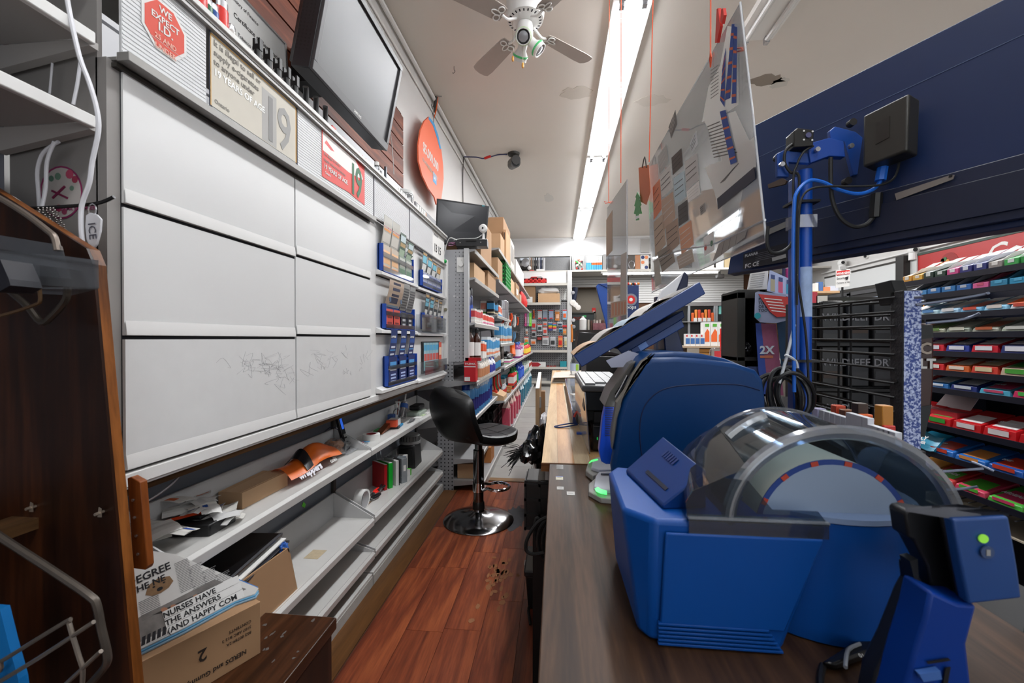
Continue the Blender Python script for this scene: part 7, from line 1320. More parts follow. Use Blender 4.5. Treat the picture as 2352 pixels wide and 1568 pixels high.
kx = thing('black_cabinet','black cabinet side right of the walnut counter','cabinet', (.7,.5,0)); part('cabinet_body',G().box(.560,.79,-.4,.93,0,.60),mat('#050507', .6), kx); part('cabinet_top',G().box(.559,.79,-.4,.93,.601,.61),mat('#08080a', .6), kx)
# black upright at the right picture edge
be = thing('black_display_edge','tall dark display edge at the right border beyond the scanner','display', (.6,.52,.0)); part('panel',G().hexa([(.562,.47,.611),(.60,.47,.611),(.60,.58,.611),(.562,.58,.611)], [(.590,.47,.96),(.62,.47,.96),(.62,.58,.96),(.590,.58,.96)]),mat('#080b16', .5), be, bevel=.002)
# ================================================================ BLUE DISPLAY SEEN FROM BEHIND, ON ITS POLE
Q0 = V((.68,1.25,0)); NH = V((-.48,.877,0)).normalized(); NN = V((NH.y, -NH.x, 0)); up_d = V((NN.x*.11, NN.y*.11,1)).normalized()
PN = NN-Z*NN.dot(up_d); PN = NH.cross(up_d).normalized(); PN = PN if PN.dot(NN) > 0 else -PN
P0 = Q0+Z*1.242; q0h = Q0.dot(NH)
def DP(u_, v_, off=0.0): return P(u_, v_, pl=(P0+PN*off, PN))
def DS(s, t): return P0+NH*(s-q0h)+up_d*t
bd = thing('blue_display','huge dark blue advertising display seen from behind, upper right','display', (.75,1.1,1.24))
part('casing',G().ext([DS(1.02,0), DS(.06,0), DS(.06,.475), DS(.965,.475)], PN*.035),mat('#0a2048', .42, var=.05, vscale=3), bd, bevel=.002)
part('lower_hump',G().ext([DS(.93,.012), DS(.06,.012), DS(.06,.137), DS(.93,.137)], -PN*.012),mat('#071532', .45), bd, bevel=.002)
part('inner_panel',G().ext([q-PN*.0122 for q in (DS(.74,.03), DS(.06,.03), DS(.06,.105), DS(.74,.105))], -PN*.004),mat('#06122c', .45), bd, bevel=.001)
part('seam_line',G().ext([DS(.94,.360), DS(.06,.392), DS(.06,.3935), DS(.94,.3615)], -PN*.0006),mat('#4a5674', .4), bd)
for pts in ([(2056,445),(2185,402),(2193,402),(2190,412),(2060,460)], [(1762,528),(1818,503),(1818,517),(1764,540)]): part('slot_rail',G().ext([DP(a, b, -.0165) for a, b in pts], -PN*.002),mat('#8e8b86', .3,.6), bd)
part('slot_hole',G().ext([DP(a, b, -.019) for a, b in ((2180,403),(2188,401),(2187,406),(2179,408))], -PN*.001),BLACK, bd)
lb = part('rating_label',G().ext([DP(a, b, -.012) for a, b in ((1708,583),(1808,557),(1808,600),(1707,618))], -PN*.0008),mat('#15131a', .5), bd)
rr = (DP(1808,560)-DP(1708,585)).normalized(); uu = up_d
text('PLANAR', .012,mat('#b0aeb0', .5), bd, DP(1711,591,-.0135), rr, uu, .02); text('FC CE', .018,mat('#b8b6b6', .5), bd, DP(1711,616,-.0135), rr, uu, .02)
for k in range(5): a = DP(1735,584+k*4,-.0135); part('fine_print',G().ext([a, a+rr*.06, a+rr*.06+uu*.0012, a+uu*.0012], -PN*.0003),mat('#5a5860', .5), bd)
part('bar_code_label',G().ext([DP(a, b, -.0132) for a, b in ((1773,592),(1805,583),(1806,591),(1774,600))], -PN*.0004),GREYM, bd)
g = G(); g.ext([DP(a, b, -.02) for a, b in ((1766,425),(1800,410),(1810,416),(1806,424),(1768,433))], -PN*.006); solo('torn_foam', g,mat('#4a3a30', .8), 'torn brown foam scrap stuck left of the pole bracket','foam')
# media player box
mb = thing('media_player','black square media player box fixed on the blue display back','player', DP(2040,380))
fq_ = [DP(a, b, -.065) for a, b in ((1982,266),(2088,213),(2083,346),(1981,384))]
part('player_case',G().ext(fq_, PN*.045),mat('#26241f', .4), mb, bevel=.005, seg=3); part('embossed_logo',G().ext([DP(a, b, -.0655) for a, b in ((2012,283),(2044,266),(2043,315),(2011,332))], -PN*.0006),mat('#211e1a', .35), mb)
# pole
po_ = thing('display_pole','bright blue steel pole carrying the big display','pole', (.63,1.16,0))
PBL = mat('#0c49a8', .3)
part('main_tube',G().cyl((.633,1.165,0),(.633,1.165,1.46),.0165, n=20), PBL, po_, smooth=True); part('side_channel',G().box(.600,.616,1.15,1.18,0,1.44),mat('#0b3c8c', .35), po_, bevel=.003)
part('frosted_sticker',G().cyl((.633,1.165, P(1860,727, y=1.15).z),(.633,1.165, P(1860,612, y=1.15).z),.0169, n=20),mat('#9fb6dc', .6, var=.25, vscale=60), po_, smooth=True)
part('clear_tape_wrap',G().box(.597,.652,1.145,1.185, P(1860,522, y=1.15).z, P(1860,493, y=1.15).z), clear('#dfe6f2', .2,.1,.2), po_)
def blk(pts, y, d, m, nm, lab=None): return part(nm,G().ext(PP(pts, y=y),(0, d, 0)), m, po_, bevel=.0015)
blk([(1785,352),(1800,345),(1862,352),(1862,375),(1812,372),(1812,406),(1786,405)], 1.14,.012,mat('#0c3f8c', .35), 'clamp_left'); blk([(1855,330),(1905,316),(1938,324),(1942,360),(1905,358),(1862,374)], 1.135,.02,mat('#0c429a', .35), 'clamp_arm')
blk([(1906,300),(1918,290),(1965,302),(1985,318),(1972,400),(1960,402),(1940,325),(1908,320)], 1.16,.012,mat('#0d479c', .35), 'mount_plate'); blk([(1945,330),(1985,335),(1975,430),(1960,400)], 1.165,.01,mat('#0a2f70', .4), 'plate_web')
for u_, v_ in ((1794,379),(1875,345),(1952,337)): c = P(u_, v_, y=1.13); part('bolt',G().cyl(c, c-Y*.008,.006, n=8),SILV, po_)
for u_, v_ in ((1951,286),(1783,365),(1940,419)): c = P(u_, v_, y=1.17); part('black_knob',G().cyl(c, c-Y*.015,.009, n=12),mat('#1a1614', .5), po_)
cc = thing('cube_camera','small black cube camera with four leds atop the blue pole','camera', (.60,1.15,1.47)); part('cube',G().ext(PP([(1824,300),(1832,293),(1870,298),(1868,335),(1824,338)], y=1.12),(0,.04,0)),mat('#17140f', .4), cc, bevel=.002)
c = P(1856,311, y=1.1195); part('lens',G().cyl(c, c-Y*.003,.0065, n=16),mat('#6a6a90', .1,.3), cc)
for du, dv_ in ((-10,-10),(10,-9),(-10,10),(9,11)): c = P(1856+du, 311+dv_, y=1.1195); part('led',G().cyl(c, c-Y*.0015,.0022, n=8),PAPER, cc)
def cab(nm, lab, pts, y, r_, m, sm=5): return solo(nm,G().tube([P(a, b, y=y) if not isinstance(b, tuple) else P(a, b[0], y=b[1]) for a, b in pts], r_, 8, sm), m, lab, 'cable', smooth=True)
cab('blue_network_cable','bright blue network cable arching from the pole to the media player', [(1824,900),(1822,600),(1824,480),(1830,442),(1858,415),(1890,418),(1925,435),(1970,445),(2005,435),(2022,415),(2026,390)], 1.09,.0042,mat('#1c6ad0', .3))
cab('blue_plug_boot','ribbed blue plug boot under the media player', [(2022,415),(2027,385),(2030,372)], 1.088,.011,mat('#1c6ad0', .35),2)
cab('black_player_cable','thin black cable from the media player to the pole', [(2066,360),(2062,390),(2050,412),(2020,425),(1960,428),(1900,428),(1860,435),(1840,460),(1834,520),(1830,700)], 1.08,.0026, RUBBER)
cab('black_power_cable','thick black power cable drooping below the media player', [(1908,362),(1908,410),(1912,460),(1930,500),(1960,520),(1990,515),(2008,495)], 1.10,.0048, RUBBER); cab('black_power_plug','black plug block at the end of the drooping cable', [(2010,500),(2012,470),(2014,445)], 1.10,.012,BLACK, 2)
cab('left_power_cable','black cable looping from the display label to the pole', [(1764,520),(1762,555),(1770,578),(1790,580),(1812,568),(1824,548)], 1.12,.0042, RUBBER)
cab('pole_cable','black cable twisting down the front of the blue pole', [(1868,335),(1845,350),(1830,380),(1822,420),(1826,600),(1835,660),(1850,760),(1856,850),(1858,920)], 1.125,.0028, RUBBER); cab('second_pole_cable','black cable from the cube camera wrapping the pole top', [(1822,330),(1805,345),(1802,372),(1815,395),(1835,405),(1832,480),(1826,700),(1828,900)], 1.13,.0034, RUBBER)
zt_ = thing('cable_ties','black ties around the blue pole','ties', (.63,1.14,1.3))
for v_ in (462,829): a = P(1818, v_, y=1.14).z; part('tie',G().box(.592,.656,1.138,1.19, a-.003, a+.003),BLACK, zt_)
# coil of black cable with pale tie
co_ = thing('cable_coil','thick coil of black cable hanging beside the blue pole','coil', P(1805,950, y=1.12))
for i in range(8):
    rnd = random.Random(i+70); cu, cv, ru, rv = 1800+rnd.uniform(-16,30),905+rnd.uniform(-6,14),46+rnd.uniform(-14,12),54+rnd.uniform(-8,12)
    pts = [P(cu+ru*math.cos(a)+8*math.sin(a), cv+rv*math.sin(a), y=1.10+.012*(i % 4)+.02*math.sin(a+i)) for a in [k*.3927 for k in range(17)]]; part('loop',G().tube(pts, .0048,7,3),mat('#16171a', .45), co_, smooth=True)
part('pale_tie',G().tube([P(1825,745, y=1.10), P(1812,800, y=1.09), P(1800,845, y=1.085), P(1790,880, y=1.085)], .0034,6,3),mat('#b8bcc0', .4), co_); part('tie_loop',G().tube([P(1803,815, y=1.085), P(1815,820, y=1.085), P(1828,830, y=1.09), P(1832,845, y=1.09)], .0034,6,3),mat('#b8bcc0', .4), co_)
# ================================================================ HANGING ACRYLIC SHEETS
XA = .50; ac = thing('acrylic_sheet','large hanging clear acrylic sheet covered with taped papers','screen', (XA, 1.7,1.27))
def A_(u_, v_, off=0.0): p = P(u_, v_, pl=(V((XA, 0,1.6)), V((1,0,.095)))); p.x += off; return p
shp = [(1700,5),(1760,555),(1653,600),(1590,628),(1497,672),(1486,385)]
AM = clear('#f6f8f9', .06,.03,.10)
part('sheet',G().ext([A_(u_, v_) for u_, v_ in shp], (.004,0,0)), AM, ac)
part('near_edge',G().tube([A_(1700,5), A_(1730,270), A_(1760,555)], .0028,6), clear('#ffffff', .3,.2,.55), ac); part('lower_edge',G().tube([A_(1760,555), A_(1653,600), A_(1590,628), A_(1497,672)], .002,6), clear('#ffffff', .3,.2,.45), ac)
part('lower_rib',G().tube([A_(1757,505), A_(1640,560), A_(1560,575), A_(1500,600)], .0035,6,4), clear('#ffffff', .4,.1,.25), ac)
TP = {}
def pap(nm, pts, m, off=-.0006, th=-.0006):
    if nm == 'paper_note': m = TP.setdefault(1, trl('#f6f4f0'))  # near-white colour stands for light coming through the papers
    return part(nm,G().ext([A_(u_, v_, off) for u_, v_ in pts], (th, 0,0)), m, ac)
PT = mat('#b9b6b2', .7); 
pap('paper_note', [(1672,60),(1692,62),(1697,240),(1665,262),(1613,280),(1628,200),(1655,150)],mat('#c9c7c4', .7)); pap('paper_note', [(1618,277),(1690,255),(1733,345),(1662,372)],mat('#b5aba2', .7)); pap('paper_note', [(1620,384),(1680,360),(1736,312),(1738,382),(1652,482),(1642,440)],mat('#c5c0bb', .7),-.0014)
pap('navy_band', [(1649,456),(1735,383),(1737,410),(1651,481)],mat('#22283c', .6),-.0022); text('WE ARE', .018,mat('#9a9ca4', .6), ac, A_(1665,462,-.003),-Y,Z, .01, name='band_lettering') if False else None
for i, (a, b, c_, d_) in enumerate((((1684,55),(1690,55),(1680,225),(1668,230)),((1690,60),(1697,62),(1694,236),(1684,238)),((1664,150),(1671,110),(1668,245),(1658,230)),((1658,256),(1671,252),(1697,372),(1683,378)))):
    pp2 = pap('blue_ribbon_print', [a, b, c_, d_],mat('#1d4796', .6),-.0030-.0008*i)
    for k in range(5):
        f0 = .12+.19*k; q = [A_(a[0]+(d_[0]-a[0])*f, a[1]+(d_[1]-a[1])*f, -.0038-.0008*i) for f in (f0, f0+.035)]; r2 = [A_(b[0]+(c_[0]-b[0])*f, b[1]+(c_[1]-b[1])*f, -.0038-.0008*i) for f in (f0, f0+.035)]
        part('orange_tick',G().ext([q[0], r2[0], r2[1], q[1]], (-.0004,0,0)),mat('#c8603a', .6), pp2)
for k in range(11): pap('text_line', [(1626+k*1.5,290+k*7),(1655+k*4,278+k*7),(1655+k*4,280.5+k*7),(1626+k*1.5,292.5+k*7)],mat('#6f6a66', .7),-.0020,-.0003)
for k in range(9): pap('text_line', [(1634,225-k*8),(1652,212-k*8),(1652,214-k*8),(1634,227-k*8)],mat('#8a8784', .7),-.0020,-.0003)
for k in range(8): pap('text_line', [(1655+k*1.5,420-k*1),(1700-k*2,372+k*2),(1701-k*2,374+k*2),(1656+k*1.5,422-k*1)],mat('#8a8784', .7),-.0024,-.0003) if k % 2 else None
coll = [((1536,292),(1552,252),(1556,285),(1542,318), '#6a6560'),((1543,362),(1566,340),(1569,380),(1546,402), '#4a3c34'),((1558,474),(1580,458),(1582,505),(1560,520), '#3a3634'),((1512,360),(1532,330),(1536,372),(1516,400), '#aaa8a4'),((1516,402),(1540,378),(1546,430),(1520,455), '#c4c0bc'),((1573,372),(1602,350),(1606,412),(1578,438), '#bfbbb8'),((1578,440),(1606,415),(1610,445),(1582,465), '#d4d0cc'),
 ((1548,410),(1572,392),(1576,452),(1552,470), '#b4c0c4'),((1500,430),(1516,410),(1520,480),(1502,505), '#c9845c'),((1520,460),(1546,440),(1552,500),(1524,530), '#b8a08c'),((1502,510),(1524,490),(1530,560),(1506,590), '#b9a490'),((1530,520),(1558,500),(1562,560),(1534,585), '#a8907c'),((1560,525),(1588,505),(1594,560),(1566,585), '#c89a78'),((1585,330),(1600,300),(1604,330),(1590,352), '#c8c8c8'),((1510,580),(1540,560),(1552,600),(1522,625), '#96897c'),((1555,590),(1590,570),(1596,600),(1562,618), '#b0a294'),((1608,475),(1620,465),(1621,485),(1610,495), '#9a948e'),((1638,600),(1652,560),(1720,520),(1712,545), '#a8a29c'),((1502,600),(1514,590),(1520,650),(1506,660), '#b9b2aa')]
for i, (a, b, c_, d_, cl_) in enumerate(coll):
    o = pap('small_card', [a, b, c_, d_], trl([min(1, q*1.05+.16) for q in hx(cl_)]),-.0006-.0004*(i % 4))  # card colours lifted towards white to stand for backlight
    for k in range(3):
        f = .25+.22*k; q0 = (a[0]+(d_[0]-a[0])*f+2, a[1]+(d_[1]-a[1])*f-1); q1 = (b[0]+(c_[0]-b[0])*f-3, b[1]+(c_[1]-b[1])*f+2)
        part('card_line',G().ext([A_(q0[0], q0[1], -.003), A_(q1[0], q1[1], -.003), A_(q1[0], q1[1]+1.6,-.003), A_(q0[0], q0[1]+1.6,-.003)], (-.0003,0,0)),mat('#5a5552' if i % 3 else '#d8d4d0', .7), o)
st2 = pap('round_print_sticker', [(1617,546),(1640,530),(1642,574),(1619,588)],PAPER, -.0012)
for (u_, v_, c_) in ((1622,568, '#c03a30'),(1636,558, '#2f6a4c')): c = A_(u_, v_, -.002); part('round_mark',G().cyl(c, c-X*.0006,.011, n=14),mat(c_, .5), st2)
for i, (pts, lab) in enumerate((([(1652,98),(1656,20),(1660,18),(1664,60),(1656,98)], 'red clothes peg clipped to the acrylic sheet, the longer one'),([(1664,48),(1667,20),(1671,18),(1673,34),(1668,55)], 'red clothes peg clipped to the acrylic sheet, the shorter one'))): solo('clothes_peg',G().ext([A_(u_, v_, -.012) for u_, v_ in pts], (.008,0,0)),mat('#d8362c', .4), lab, 'peg')
OR = mat('#e0562c', .5)
def cord(pts, x, lab):
    return solo('orange_string',G().tube([P(u_, v_, x=x) if v_ is not None else u_ for u_, v_ in pts], .0022,6), OR, lab, 'string')
a = A_(1632,120); solo('orange_string',G().tube([V((a.x, a.y, 3.33)), a, a-Z*.02+Y*.006, a-Z*.045, a-Z*.02-Y*.008, a], .0022,6), OR, 'orange string tied to the near top corner of the large acrylic sheet','string')
a = A_(1491,372); solo('orange_string',G().tube([V((a.x-.02, a.y-.25,3.33)), a], .0024,6), OR, 'orange string holding the far end of the large acrylic sheet','string')
a = P(1426,420, x=.35); solo('orange_string',G().tube([V((a.x, a.y, 3.33)), a], .0022,6), OR, 'orange string holding the near end of the narrow acrylic sheet','string')
b = P(1398,465, x=.35); o = solo('orange_string',G().tube([V((b.x, b.y-.02,3.33)), b, b+V((-.03,0,.008)), b+V((-.02,0,-.006)), b, b+V((.03,0,.008)), b+V((.02,0,-.006)), b], .0022,6), OR, 'orange string with a bow holding the far end of the narrow acrylic sheet','string')
solo('orange_loop',G().tube([A_(1683,112,.002), A_(1700,110,.002), A_(1704,116,.002), A_(1686,120,.002)], .002,6), OR, 'small orange loop beside the red pegs','loop')
tg = thing('orange_card','orange printed card hanging from a bulldog clip at the far sheet corner','card', A_(1488,400)); part('card',G().ext([A_(u_, v_, -.02) for u_, v_ in ((1476,385),(1500,378),(1504,440),(1494,470),(1480,462))], (-.002,0,0)),mat('#c8683c', .6), tg); part('clip',G().tube([A_(1486,384,-.024), A_(1492,360,-.024), A_(1496,384,-.024)], .003,6,3), DARKM, tg)
tr_ = thing('green_tree_tag','green tree-shaped air freshener hanging by the far sheet corner','tag', A_(1478,480)); part('tree',G().ext([A_(u_, v_, -.03) for u_, v_ in ((1478,440),(1484,452),(1482,456),(1487,470),(1484,474),(1488,490),(1480,491),(1481,505),(1474,506),(1474,492),(1469,490),(1473,474),(1470,472),(1475,455),(1473,452))], (-.003,0,0)),mat('#1f8a2c', .5), tr_); part('white_foot',G().ext([A_(u_, v_, -.0305) for u_, v_ in ((1473,496),(1481,494),(1481,500),(1474,503))], (-.003,0,0)),PAPER, tr_)
a2 = thing('narrow_acrylic_sheet','narrow clear acrylic sheet hanging beyond the large one','screen', (.35,2.5,1.07))
def B_(u_, v_, off=0.0): p = P(u_, v_, x=.35); p.x += off; return p
part('sheet',G().ext([B_(u_, v_) for u_, v_ in ((1440,412),(1440,770),(1395,770),(1394,478))], (.004,0,0)), AM, a2); part('near_edge',G().tube([B_(1440,412), B_(1440,770)], .0022,6), clear('#ffffff', .3,.2,.5), a2)
part('beige_paper',G().ext([B_(u_, v_, -.001) for u_, v_ in ((1393,505),(1407,482),(1407,575),(1393,590))], (-.0006,0,0)),mat('#b0a08e', .7), a2); part('grey_paper',G().ext([B_(u_, v_, -.001) for u_, v_ in ((1427,585),(1440,578),(1440,688),(1425,690))], (-.0006,0,0)),mat('#b8b4ae', .7), a2)
o = part('pink_grid_paper',G().ext([B_(u_, v_, -.001) for u_, v_ in ((1403,695),(1440,688),(1440,722),(1404,730))], (-.0006,0,0)),mat('#bfa692', .7), a2)
for k in range(5): part('grid_column',G().ext([B_(1407+k*7,697-k, -.002), B_(1410+k*7,696-k, -.002), B_(1410+k*7,724-k, -.002), B_(1407+k*7,725-k, -.002)], (-.0003,0,0)),mat('#c88a70', .7), o)
# ================================================================ BLACK WIRE RACK BY THE POLE
gr = thing('wire_rack','black horizontal wire display rack with a blue flecked end post','rack', (.82,1.3,0)); BK = mat('#0d0e10', .75)
g = G(); part('near_post',G().box(.80,.84,1.077,1.116,0,1.143),mat('#15161a', .6, bump=.5, bscale=160), gr, bevel=.002)
def fleck():
    m = bpy.data.materials.new('blue_fleck'); m.use_nodes = True; nt = m.node_tree; b = nt.nodes['Principled BSDF']; n = nt.nodes.new('ShaderNodeTexNoise'); n.inputs['Scale'].default_value = 190; n.inputs['Detail'].default_value = 2
    tc = nt.nodes.new('ShaderNodeTexCoord'); nt.links.new(tc.outputs['Object'], n.inputs[0]); r = nt.nodes.new('ShaderNodeValToRGB'); e = r.color_ramp.elements; e[0].position = .44; e[0].color = (*hx('#33488c'),1); e[1].position = .6; e[1].color = (*hx('#bcc8e6'),1); nt.links.new(n.outputs[0], r.inputs[0]); nt.links.new(r.outputs[0], b.inputs['Base Color']); b.inputs['Roughness'].default_value = .6; return m
part('flecked_face',G().box(.802,.838,1.0755,1.077,0,1.141), fleck(), gr); part('post_ear',G().ext([P(2008,652, x=.80), P(2045,643, x=.80), P(2055,670, x=.80), P(2052,700, x=.80), P(2020,702, x=.80)], (.03,0,0)), BK, gr, bevel=.002); part('far_post',G().box(.80,.84,1.55,1.585,0,1.15), BK, gr)
part('post_hole',G().cyl((.7995,1.096,.93),(.7985,1.096,.93),.005, n=10),BLACK, gr)
for k in range(13):
    z = 1.128-k*.034
    for x in (.801,.836): part('wire',G().cyl((x, 1.10, z-(.006 if x > .81 else 0)),(x, 1.56, z+.004),.0034, n=6), BK, gr)
for y in (1.26,1.31,1.42): part('upright_wire',G().cyl((.805, y, .55),(.805, y, 1.13),.0028, n=6), BK, gr)
part('rack_base',G().box(.79,.87,1.07,1.60,0,.04), BK, gr); part('lower_panel',G().box(.815,.825,1.116,1.55,.04,.69), BK, gr)
HG = mat('#6f7688', .35,.5)
for i, pts in enumerate(([(2104,700),(2190,688),(2258,676),(2270,673)], [(2128,742),(2200,735),(2232,727),(2250,719)], [(2150,1084),(2200,1080),(2258,1076)], [(2172,1125),(2220,1121),(2246,1117)], [(2230,1060),(2256,1070),(2282,1082)], [(2100,683),(2120,682)])): part('prong',G().tube([P(u_, v_, y=1.05-.03*k/3) for k, (u_, v_) in enumerate(pts)], .003,7,3), HG, gr, smooth=True)
jb = thing('snack_bag','large brown and black snack bag hanging behind the flecked post','bag', (.95,1.2,.75)); jp = PP([(2108,742),(2143,742),(2147,790),(2146,880),(2140,950),(2124,1005),(2106,1005)], y=1.20)
part('bag_body',G().ext(jp, (0,.03,0)),mat('#3a1d16', .35), jb, bevel=.006); part('black_top',G().ext([p-Y*.001 for p in PP([(2110,746),(2141,746),(2144,775),(2110,780)], y=1.199)], (0,.001,0)),BLACK, jb); part('black_foot',G().ext(PP([(2106,935),(2140,930),(2124,1003),(2106,1003)], y=1.198),(0,.001,0)),mat('#10161a', .4), jb)
text('C', .04,mat('#b8a898', .5), jb, P(2112,812, y=1.197),X,Z, .03); text('LT', .034,PAPER, jb, P(2112,845, y=1.197),X,Z, .04)
# white sleeves and small goods on the counter side behind the printer
ws = thing('goods_tray','black tray of small packets behind the printer cover','tray', (.68,1.2,.70)); part('tray_board',G().hexa([(.59,.95,.60),(.75,.95,.60),(.75,1.45,.66),(.59,1.45,.66)], [(.59,.95,.80),(.75,.95,.80),(.75,1.45,.845),(.59,1.45,.845)]),BLACK, ws)
for i in range(14):
    u_, v_ = 1893+i*12.5,950+i*3.9; c = P(u_, v_, x=.62); t = thing('white_sleeve','white plastic sleeve behind the printer cover, %s from the pole' % ORD[i], 'sleeve', c, 'white sleeves by the wire rack'); h_ = .02+(.03 if 5 <= i <= 8 else .0); part('sleeve',G().box(c.x-.006, c.x+.006, c.y-.009, c.y+.009, c.z-.035, c.z+h_*.4),mat('#c9cbd2', .4), t, bevel=.001)
for i, (u_, v_, c_) in enumerate(((1882,937, '#a8a4c0'),(1900,944, '#2a8a3c'),(1925,930, '#c84a2c'),(1945,940, '#7a4a2c'),(1960,955, '#b8281c'),(1985,950, '#d8632c'),(2010,965, '#a82020'),(2035,975, '#c03028'),(1975,925, '#3a2a20'),(2030,930, '#b87a2c'))): c = P(u_, v_, x=.70); solo('small_packet',G().box(c.x-.011, c.x+.011, c.y-.012, c.y+.012, c.z-.05, c.z),mat(c_, .4), '%s small packet among the goods under the wire rack' % ('lilac','green','orange red','brown','crimson','orange','dark red','red','dark brown','amber')[i], 'packet', bevel=.002)
# black snack bags seen through the wire rack
k = 0
for j in range(3):
    for i in range(3):
        k += 1; x = .975+i*.085; y = 1.62-.0*i; z = .70+j*.16; t = thing('black_snack_bag','black snack bag with grey lettering behind the wire rack, %s row, %s from the pole' % (('lower','middle','upper')[j], ORD[i]), 'bag', (x, y, z), 'black snack bags behind the wire rack')
        part('bag',G().box(x-.038, x+.038, y, y+.02, z, z+.145),mat(('#141416','#1a1816','#101318')[k % 3], .35), t, bevel=.006); part('label',G().box(x-.03, x+.03, y-.001, y, z+.03, z+.055),mat('#3a2a20' if k % 4 == 0 else '#2c2d30', .5), t)
        text(('WILD','BEEF','DRY')[i], .036,mat('#77777b', .5), t, (x-.036, y-.0012, z+.075),X,Z, .02)
sr = thing('snack_rack','black panel rack carrying the black snack bags','rack', (1.2,1.68,0)); part('back_board',G().box(.92,1.19,1.645,1.665,0,1.16),BLACK, sr); part('orange_strip',G().box(1.175,1.19,1.61,1.615,.7,1.1),mat('#a8602c', .5), sr)
for j in range(3): part('shelf_bar',G().box(.92,1.19,1.615,1.645,.685+j*.16,.695+j*.16),BLACK, sr)
# ================================================================ BLACK TOWER WITH TICKETS
tw = thing('black_tower','black plastic display tower behind the lottery terminal','tower', (.8,2.05,0)); x0, x1, y0, y1 = .785,.905,1.95,2.12
part('tower_side',G().box(x0, x0+.035, y0, y1,0,1.235),mat('#17150f', .5), tw, bevel=.003); part('tower_side',G().box(x1-.03, x1, y0, y1,0,1.245),mat('#12110e', .5), tw, bevel=.003); part('tower_back',G().box(x0, x1, y1, y1+.01,0,1.24),mat('#10131f', .6), tw); part('tower_top',G().box(x0, x1+.10, y0, y1,1.205,1.245),mat('#1a1813', .5), tw, bevel=.003); part('tower_shelf',G().box(x0, x1, y0, y1,.935,.95),BLACK, tw); part('tower_base',G().box(x0, x1, y0, y1,0,.80),BLACK, tw)
solo('black_cable_pile', crumple((.845,2.0,.9505),.025,.02,.03,44),mat('#101012', .25), 'small pile of black cable inside the tower','pile'); solo('pale_note',G().box(.825,.875,1.948,1.95,.84,.91),mat('#3a4a74', .7), 'dark blue note on the lower tower front','note')
tp_ = thing('white_text_sheet','white text sheet standing on the black tower','sheet', P(1738,668, y=1.98)); part('sheet',G().ext(PP([(1724,624),(1765,616),(1762,668),(1716,666)], y=1.98),(0,.002,0)),mat('#c9c7c4', .7), tp_)
for k in range(7): part('text_line',G().ext(PP([(1727-k, 630+k*5),(1757-k, 626+k*5),(1757-k, 628+k*5),(1727-k, 632+k*5)], y=1.979),(0,.0005,0)),GREYM, tp_)
lp = thing('lighter_card','white card printed with coloured lighters on the black tower','card', P(1790,670, y=1.94)); part('card',G().ext(PP([(1769,620),(1822,644),(1822,684),(1762,668)], y=1.94),(0,.003,0)),mat('#a8b4d8', .6), lp)
for i, (u_, c_) in enumerate(((1774, '#a8a088'),(1792, '#c85a7c'),(1810, '#3a9ac0'))): o = part('printed_lighter',G().ext(PP([(u_-4,640+i*6),(u_+6,642+i*6),(u_+6,670+i*3),(u_-4,668+i*3)], y=1.939),(0,.0006,0)),mat(c_, .5), lp); part('lighter_top',G().ext(PP([(u_-3,630+i*6),(u_+6,632+i*6),(u_+6,641+i*6),(u_-3,639+i*6)], y=1.938),(0,.0006,0)),mat('#3a4a7c', .5), lp)
for i in range(4): c = P(1800+i*8,622+i*2, y=2.02); solo('upright_lighter',G().cyl((c.x, 2.02,1.2455), c+Z*.015,.007, n=8),(mat('#2a2a4c', .4),mat('#9a2a6c', .4))[i % 2], 'lighter standing behind the printed card, %s from the left' % ORD[i], 'lighter','lighters behind the card')
tk = thing('white_ticket_frame','white framed ticket reading TO OR LOSE TOO on the tower side','ticket', P(1760,740, y=1.90)); part('frame_card',G().ext(PP([(1735,672),(1742,669),(1806,676),(1806,736),(1782,742),(1746,740),(1733,728)], y=1.90),(0,.003,0)),mat('#8c94b0', .5), tk)
for k, s in enumerate(('P.','TO','OR LO','TOO')): text(s, .016, INK, tk, P(1742,690+k*8.5, y=1.897),X,Z, .02)
o = part('red_ticket',G().ext(PP([(1742,675),(1812,682),(1822,726),(1784,728),(1768,715)], y=1.895),(0,.002,0)),mat('#b8302c', .5), tk)
for k in range(5): part('white_line',G().ext(PP([(1756+k*4,684+k*7),(1796+k*3,688+k*7),(1796+k*3,690+k*7),(1756+k*4,686+k*7)], y=1.894),(0,.0004,0)),PAPER, o)
c = P(1740,725, y=1.896); part('teal_disc',G().cyl(c, c-Y*.001,.013, n=14), TEAL, tk)
x2 = thing('two_x_ticket','tall blue and pink ticket panel marked 2X','ticket', P(1765,880, y=1.93)); part('panel',G().ext(PP([(1736,742),(1748,742),(1765,905),(1752,905),(1742,850)], y=1.93),(0,.003,0)),mat('#3a55a8', .5, var=.15, vscale=60), x2); part('pink_panel',G().ext(PP([(1748,742),(1782,744),(1800,908),(1765,905)], y=1.93),(0,.003,0)),mat('#9c5a78', .5, var=.15, vscale=60), x2)
text('2X', .047,mat('#c8d4e0', .5), x2, P(1745,812, y=1.928),X,Z, .04); part('orange_print',G().ext(PP([(1746,816),(1776,816),(1776,822),(1746,822)], y=1.929),(0,.0006,0)),mat('#c87a5c', .5), x2)
solo('dark_side_poster',G().ext(PP([(1784,730),(1806,735),(1806,860),(1796,858)], y=1.92),(0,.003,0)),mat('#24405c', .5, var=.3, vscale=40), 'narrow dark poster between the pink ticket and the wire rack','poster')
